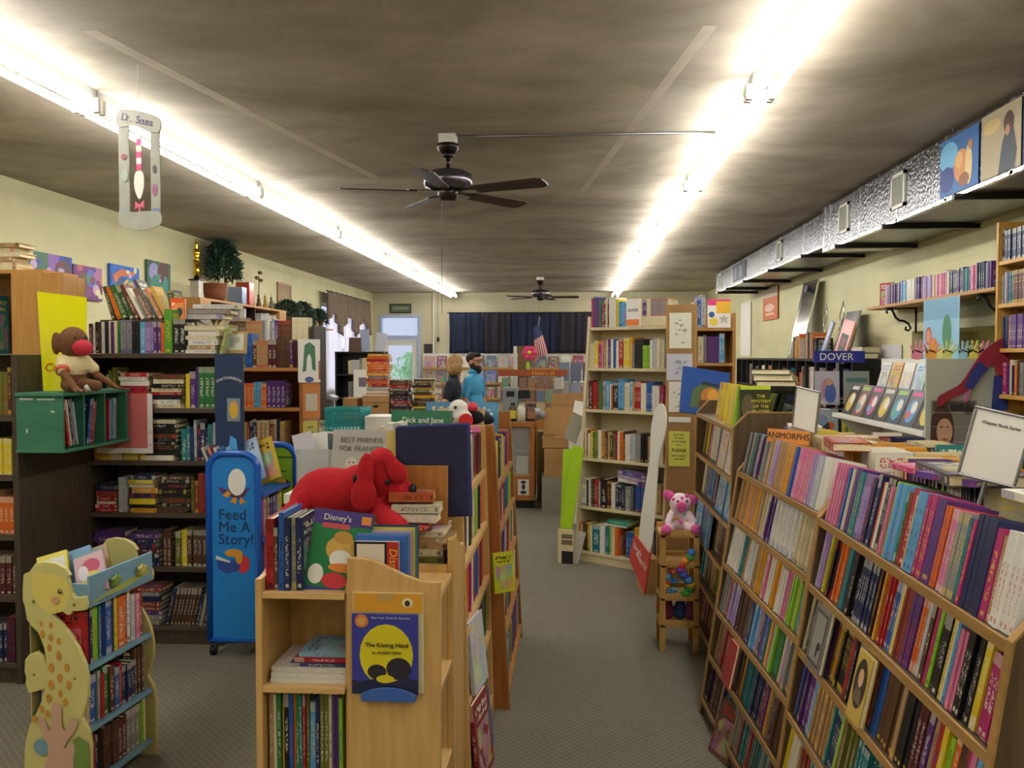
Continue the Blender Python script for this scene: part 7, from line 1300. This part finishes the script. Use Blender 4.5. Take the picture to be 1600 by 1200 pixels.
for k in range(4): bx('ledge', TAN_X, mr, 0, 4.2, .3 - .09 * k, .38, 1.36 - .33 * k, 1.38 - .33 * k); bx('lip', TAN_X, mr, 0, 4.2, .295 - .09 * k, .305 - .09 * k, 1.36 - .33 * k, 1.41 - .33 * k)
MAGC = [('wine', '#7a3a4a'), ('blue', '#5a6aa0'), ('grey', '#9a9aa0'), ('white', '#c9c6c0'), ('tan', '#a08468'), ('red', '#b03a44'), ('slate', '#5f6878'), ('pink', '#b98a94'), ('teal', '#4a7a80'), ('cream', '#c9bfa4'), ('brown', '#6a4a3c')]
for r_ in range(3):
    for k in range(15):
        nm, hx = random.choice(MAGC); o = face_out(T(-3.25 + .275 * k, YF - .45 + .31 - .09 * r_, 1.382 - .33 * r_) @ RX(R(-9)), random.uniform(.2, .235), random.uniform(.27, .31), .006, hx, f'{nm} magazine, {ordn(k + 1)} along the {["upper", "middle", "lower"][r_]} row below the curtains', 'magazine', 'magazine', 'magazines on the far rack')
# small shelves, spinner and board in the middle distance
MSB = T(-1.05, 12.8, 0); bookcase('small_bookcase', 'low oak bookcase behind the bearded person', MSB, .55, [1.1, .78, .45, .1], .28, 1.25, (OAK, OAK_X), .022, has_top=True)
for k, z in enumerate((1.1, .78)): row(MSB @ T(.03, .02, z - (.28 if k == 0 else 0) + .001), .48, f'the {ordn(k + 1)} shelf of the low oak bookcase', **{**HB, 'h': (.2, .24), 'group': 'books in the low oak bookcase', 'stuff': 'hardcover_rows'})
post = bx('support_post', WHITEP, None, 0, .05, 0, .05, 0, 1.8); post.matrix_world = T(-.83, 12.5, 0); tag(post, 'slim pale post beside the flag', 'post')
panel('brown_board', 'plain brown board standing beside the pale post', 'board', T(-.77, 12.52, 1.2), .2, .6, .02, plain('7a5c34'), [('r', 0, .2, 0, .2, '#5a4630')])
fl = thing('table_flag', 'small striped flag on a stick before the navy curtain', 'flag', (-.52, 12.0, 1.2)); MB().cyl((-.08, 0, 0), (.09, 0, 1.0), .006, n=8).build('stick', GREYM, fl)
fm = MB(); n_ = 13; nu = 8; U, V_ = Vector((.28, 0, -.96)) * .42, Vector((-.8, 0, -.5)) * .24
for k in range(n_):
    for q in range(nu):
        pt = lambda a, b: tuple(U * a + V_ * b * (.45 + .55 * a) + Vector((0, .02 * math.sin(5 * b + 4 * a), 0)))
        fm.add([pt(q / nu, k / n_), pt((q + 1) / nu, k / n_), pt((q + 1) / nu, (k + 1) / n_), pt(q / nu, (k + 1) / n_)], [(0, 1, 2, 3)], 2 if (q < 3) else (k % 2))
fo = fm.build('cloth', [plain('b03040', .9), plain('d8d4cc', .9), plain('3a4468', .9)], fl, M=T(.088, -.02, .9)); fo.modifiers.new('s', 'SOLIDIFY').thickness = .003
pf = thing('paper_flower', 'pink paper flower on a stick beside the flag', 'ornament', (-.57, 11.9, 1.2)); MB().cyl((0, 0, 0), (0, 0, .5), .005, n=6).build('stick', GREYM, pf)
for k in range(6): MB().ball((.06 * math.cos(k * 1.05), 0, .5 + .06 * math.sin(k * 1.05)), (.045, .02, .045)).build('petal', plain('d8386a'), pf, smooth=True)
MB().ball((0, -.02, .5), .03).build('centre', plain('d8c43c'), pf, smooth=True)
MB().ball((-.02, 0, .3), (.03, .02, .08)).build('leaf', plain('9ac43c'), pf, smooth=True)
rk = thing('card_rack', 'tiered greeting card rack with an orange banner behind the coffee maker', 'card rack', (-.95, 11.45, 0)); bx('base_cabinet', OAK, rk, 0, .85, 0, .4, 0, .85)
for k in range(3): bx('tier', TAN_X, rk, 0, .85, .1 * k, .4, .85 + .17 * k, .87 + .17 * k)
for k in range(3):
    for j in range(7):
        o = bx('greeting_card', plain(random.choice(['8a6a4c', '6a8a74', 'a8a898', '5a6a80', 'b0a080', '7a5a4a', '4a5a54'])), None, 0, .1, 0, .004, 0, .155); o.matrix_world = T(-.94 + .12 * j, 11.48 + .1 * k, .872 + .17 * k) @ RX(R(-8)); tag(o, f'greeting card, {ordn(j + 1)} along the {["front", "middle", "back"][k]} tier of the card rack', 'card', 'cards on the tiered rack')
bn = thing('orange_banner', 'dark orange banner with yellow lettering over the card rack', 'banner', (-1.0, 11.87, 1.38)); bx('board', plain('9a4a1e'), bn, 0, .95, 0, .01, 0, .09); letters('Hours of', .085, plain('e0b040'), bn, T(.62, -.001, .042) @ FACE); bx('post', WHITEP, bn, .05, .08, .01, .03, -.6, .05); bx('post', WHITEP, bn, .87, .9, .01, .03, -.6, .05)
msp = thing('spinner_rack', 'small grey card spinner between the flag and the bookcase', 'spinner rack', (.1, 12.2, 0)); MB().cyl((0, 0, 0), (0, 0, 1.65), .015, n=8).build('pole', GREYM, msp); MB().lathe([(0, 0), (.2, 0), (.2, .03), (0, .03)], 16).build('base', GREYM, msp)
for k in range(3):
    for j in range(3): o = bx('postcard', plain(random.choice(['6a7a90', '5a6478', '8a94a4', '4a5060', '9a9a94'])), None, 0, .15, 0, .004, 0, .26); o.matrix_world = T(-.17 + .165 * j, 12.0, .75 + .28 * k) @ RX(R(-6)); tag(o, f"{['left', 'middle', 'right'][j]} postcard in the {['lower', 'middle', 'upper'][k]} row of the grey card spinner", 'postcard', 'postcards on the grey spinner')
MSR = T(.25, 14.2, 0); bookcase('small_bookcase', 'reddish bookcase in the distance left of the beige bookcase', MSR, .9, [1.02, .66, .3, .08], .3, 1.35, (OK2, OK2X), .025, has_top=True)
row(MSR @ T(.03, .02, 1.021), .8, 'x', **{**HB, 'h': (.2, .26), 'stuff': 'hardcover_rows', 'pal_': pal('navy,black,white,crimson,blue')}); [panel('standing_poster', ['grey landscape poster on the reddish bookcase', 'pink-grey poster on the reddish bookcase'][k], 'poster', MSR @ T(.05 + .42 * k, .05, 1.374) @ RX(R(-6)), .36, .3, .008, plain(('8f8684', 'a8928c')[k])) for k in range(2)]
# glass display case
dc = thing('display_case', 'oak and glass display case at the end of the centre row', 'display case', (-1.25, 9.3, 0)); 
bx('plinth', BLACK, dc, .05, .83, .05, .5, 0, .09); bx('base', OK2, dc, 0, .86, 0, .55, .09, .36, .004); bx('top_frame', OK2, dc, 0, .86, 0, .55, .885, .94, .004); bx('top_pane', mat('glass_top', '#dfe8e6', .05, alpha=.35), dc, .03, .83, .03, .52, .94, .946)
for x in (0, .81):
    for y in (0, .5): bx('post', OK2, dc, x, x + .05, y, y + .05, .36, .885)
bx('front_pane', mat('case_glass', '#e8efee', .03, alpha=.15), dc, .05, .81, .02, .026, .36, .885); bx('side_pane', mat('case_glass', '#e8efee', .03, alpha=.15), dc, .83, .836, .05, .5, .36, .885); bx('back_panel', OK2, dc, .05, .81, .52, .54, .36, .885); bx('glass_shelf', mat('glass_top', '#dfe8e6', .05, alpha=.35), dc, .05, .81, .06, .5, .62, .628)
printed(dc, [('r', .68, .8, .15, .32, '#c9c4b8'), ('e', .74, .29, .03, .018, '#2a2628'), ('e', .74, .24, .02, .03, '#2a2628'), ('e', .74, .18, .035, .02, '#2a2628')], M=T(0, 0, .0)); printed(dc, [('e', .5, .77, .045, .055, '#cfcac0'), ('r', .49, .51, .73, .81, '#6a7058')], M=T(0, .02, 0))
for k in range(5): o = face_out(T(-1.2 + .15 * k, 9.45, .362) @ RX(R(-20)), .13, .2, .012, ['#8c94a0', '#6a6f78', '#a8a8a4', '#7c8490', '#b0a890'][k], f'{ordn(k + 1)} boxed item leaning inside the display case', 'boxed_item', 'boxed item', 'items in the display case', .0)
for k in range(4): lying(T(-1.18 + .19 * k, 9.4, .63), .16, .2, .05, ['#26262c', '#3a3c44', '#2a2e3a', '#4a4844'][k], f'{ordn(k + 1)} dark case on the glass shelf of the display case', 'boxed_item', 'boxed item', 'items in the display case', .0)
cm = thing('coffee_maker', 'grey and black coffee maker on the display case', 'coffee maker', (-.75, 9.5, .947)); bx('body', mat('silver_plastic', '#8f9294', .35, .4), cm, 0, .17, 0, .25, 0, .36, .015); bx('brew_head', BLACK, cm, .17, .3, .02, .22, .24, .33, .015); bx('drip_tray', BLACK, cm, .17, .3, .02, .22, 0, .03, .005); bx('display', BLACK, cm, .04, .13, -.004, .002, .26, .32)
def jar(label, x, y, h, r, hx, cap, lab=None):
    o = thing('bottle', label, 'bottle', (x, y, .947)); MB().lathe([(0, 0), (r, 0), (r, h * .72), (r * .55, h * .85), (r * .5, h * .92), (0, h * .92)], 16).build('body', mat('jar_' + hx, '#' + hx, .3), o, smooth=True); MB().lathe([(0, h * .9), (r * .6, h * .9), (r * .6, h), (0, h)], 14).build('cap', plain(cap), o)
    if lab: MB().lathe([(r + .001, h * .15), (r + .001, h * .6)], 16).build('label_band', plain(lab), o, smooth=True)
jar('squat bottle with a yellow label on the display case', -.63, 9.36, .2, .04, '4a3a2a', '1c1a1a', 'c9b83c'); jar('white creamer bottle on the display case', -.54, 9.38, .19, .05, 'd8d2c0', 'b8b2a4'); jar('brown jar beside the creamer bottle', -.44, 9.42, .18, .05, '5a3426', '2a2020', '9a6a4a'); jar('small white cup by the coffee maker', -.72, 9.34, .07, .035, 'd8d5cc', 'd8d5cc')
mg = thing('white_mug_box', 'white paper cup dispenser beyond the centre rack', 'dispenser', (-1.22, 9.4, .947)); bx('body', WHITE, mg, 0, .1, 0, .1, 0, .13, .012); MB().tube([(.1, .05, .02), (.14, .05, .03), (.14, .05, .11), (.1, .05, .12)], .008, 6).build('handle', WHITE, mg, smooth=True)
bt = thing('black_tray', 'black lidded caddy behind the centre rack on the display case', 'caddy', (-1.05, 9.4, .947)); bx('body', BLACK, bt, 0, .26, 0, .2, 0, .09, .01); bx('lid', mat('brown_gloss', '#3a2a20', .2), bt, -.08, .1, .01, .18, .0, .11, .03)
bg = thing('plastic_bag', 'crumpled clear plastic bag at the corner of the display case', 'bag', (-.43, 9.55, .947)); b = MB(); [b.ball((random.uniform(-.02, .12), random.uniform(-.05, .1), random.uniform(.03, .1)), (random.uniform(.04, .08), .05, random.uniform(.03, .06)), 7, 5) for _ in range(7)]; blob('film', mat('film', '#a9aeb0', .25, alpha=.7, bump=.6, scale=14), bg, b, .02, 1)
bk = MB().box(0, .5, 0, .3, 0, .8).build('tan_cabinet', mat('tan_laminate', '#8a7848', .6)); bk.location = (-.38, 9.75, .14); bk.scale = (1, 1, 1); tag(bk, 'tan side cabinet between the display case and the cartons', 'cabinet'); bk.location.z = 0
carton('grey-white carton on the carpet beside the display case', (-.3, 9.1, 0), .34, .4, .37, 3, False, mat('grey_carton', '#8f8b80', .8), False)
carton('brown carton standing on the grey-white carton', (-.28, 9.12, .372), .4, .36, .3, -2, False, CARD, False)
oc = thing('open_carton', 'open brown carton of papers atop the other cartons', 'box', (-.3, 9.15, .674)); 
for a in ((0, .42, 0, .006), (0, .42, .354, .36), (0, .006, .006, .354), (.414, .42, .006, .354)): bx('wall', CARD, oc, a[0], a[1], a[2], a[3], 0, .12)
bx('base', CARD, oc, 0, .42, 0, .36, 0, .006); MB().box(0, .42, 0, .004, 0, .3, M=T(0, .356, .12) @ RX(R(-12))).build('flap', CARD, oc)
lying(T(-.2, 9.2, .68), .2, .16, .08, '#c9c4c8', 'pale paper bundle inside the open brown carton', 'used_book', 'book'); lying(T(-.18, 9.22, .762), .17, .14, .02, '#c87a4a', 'orange pad topping the papers in the open carton', 'used_book', 'book')
o = bx('cardboard_sheet', CARD, None, 0, .42, 0, .012, 0, .36); o.matrix_world = T(-.22, 9.7, .88) @ RX(R(-4)); tag(o, 'large flat cardboard sheet standing behind the cartons', 'cardboard')
o = panel('acrylic_card', 'small white card in a clear stand near the beige bookcase', 'card', T(.0, 8.6, .98) @ RY(R(10)) @ RX(R(-12)), .1, .24, .004, SHEET, [('r', .01, .09, .02, .09, '#8a5a5c')])
st_ = bx('display_plinth', WHITEP, None, 0, .25, 0, .25, 0, .975); st_.matrix_world = T(-.02, 8.5, 0); tag(st_, 'narrow pale plinth behind the lime display board', 'plinth')
place_books()
flush_stuff({'picture_book_rows': ('packed picture books filling low shelves and hidden rows', 'picture book'), 'video_case_rows': ('packed video cases at the end of the wall shelf', 'video case'), 'paperback_rows': ('packed paperbacks filling the lower shelves of the walnut racks', 'paperback'), 'hardcover_rows': ('packed hardcovers filling the shelves along the walls', 'hardcover'), 'used_book_rows': ('packed used books filling the lower shelves on the dark side', 'book')})
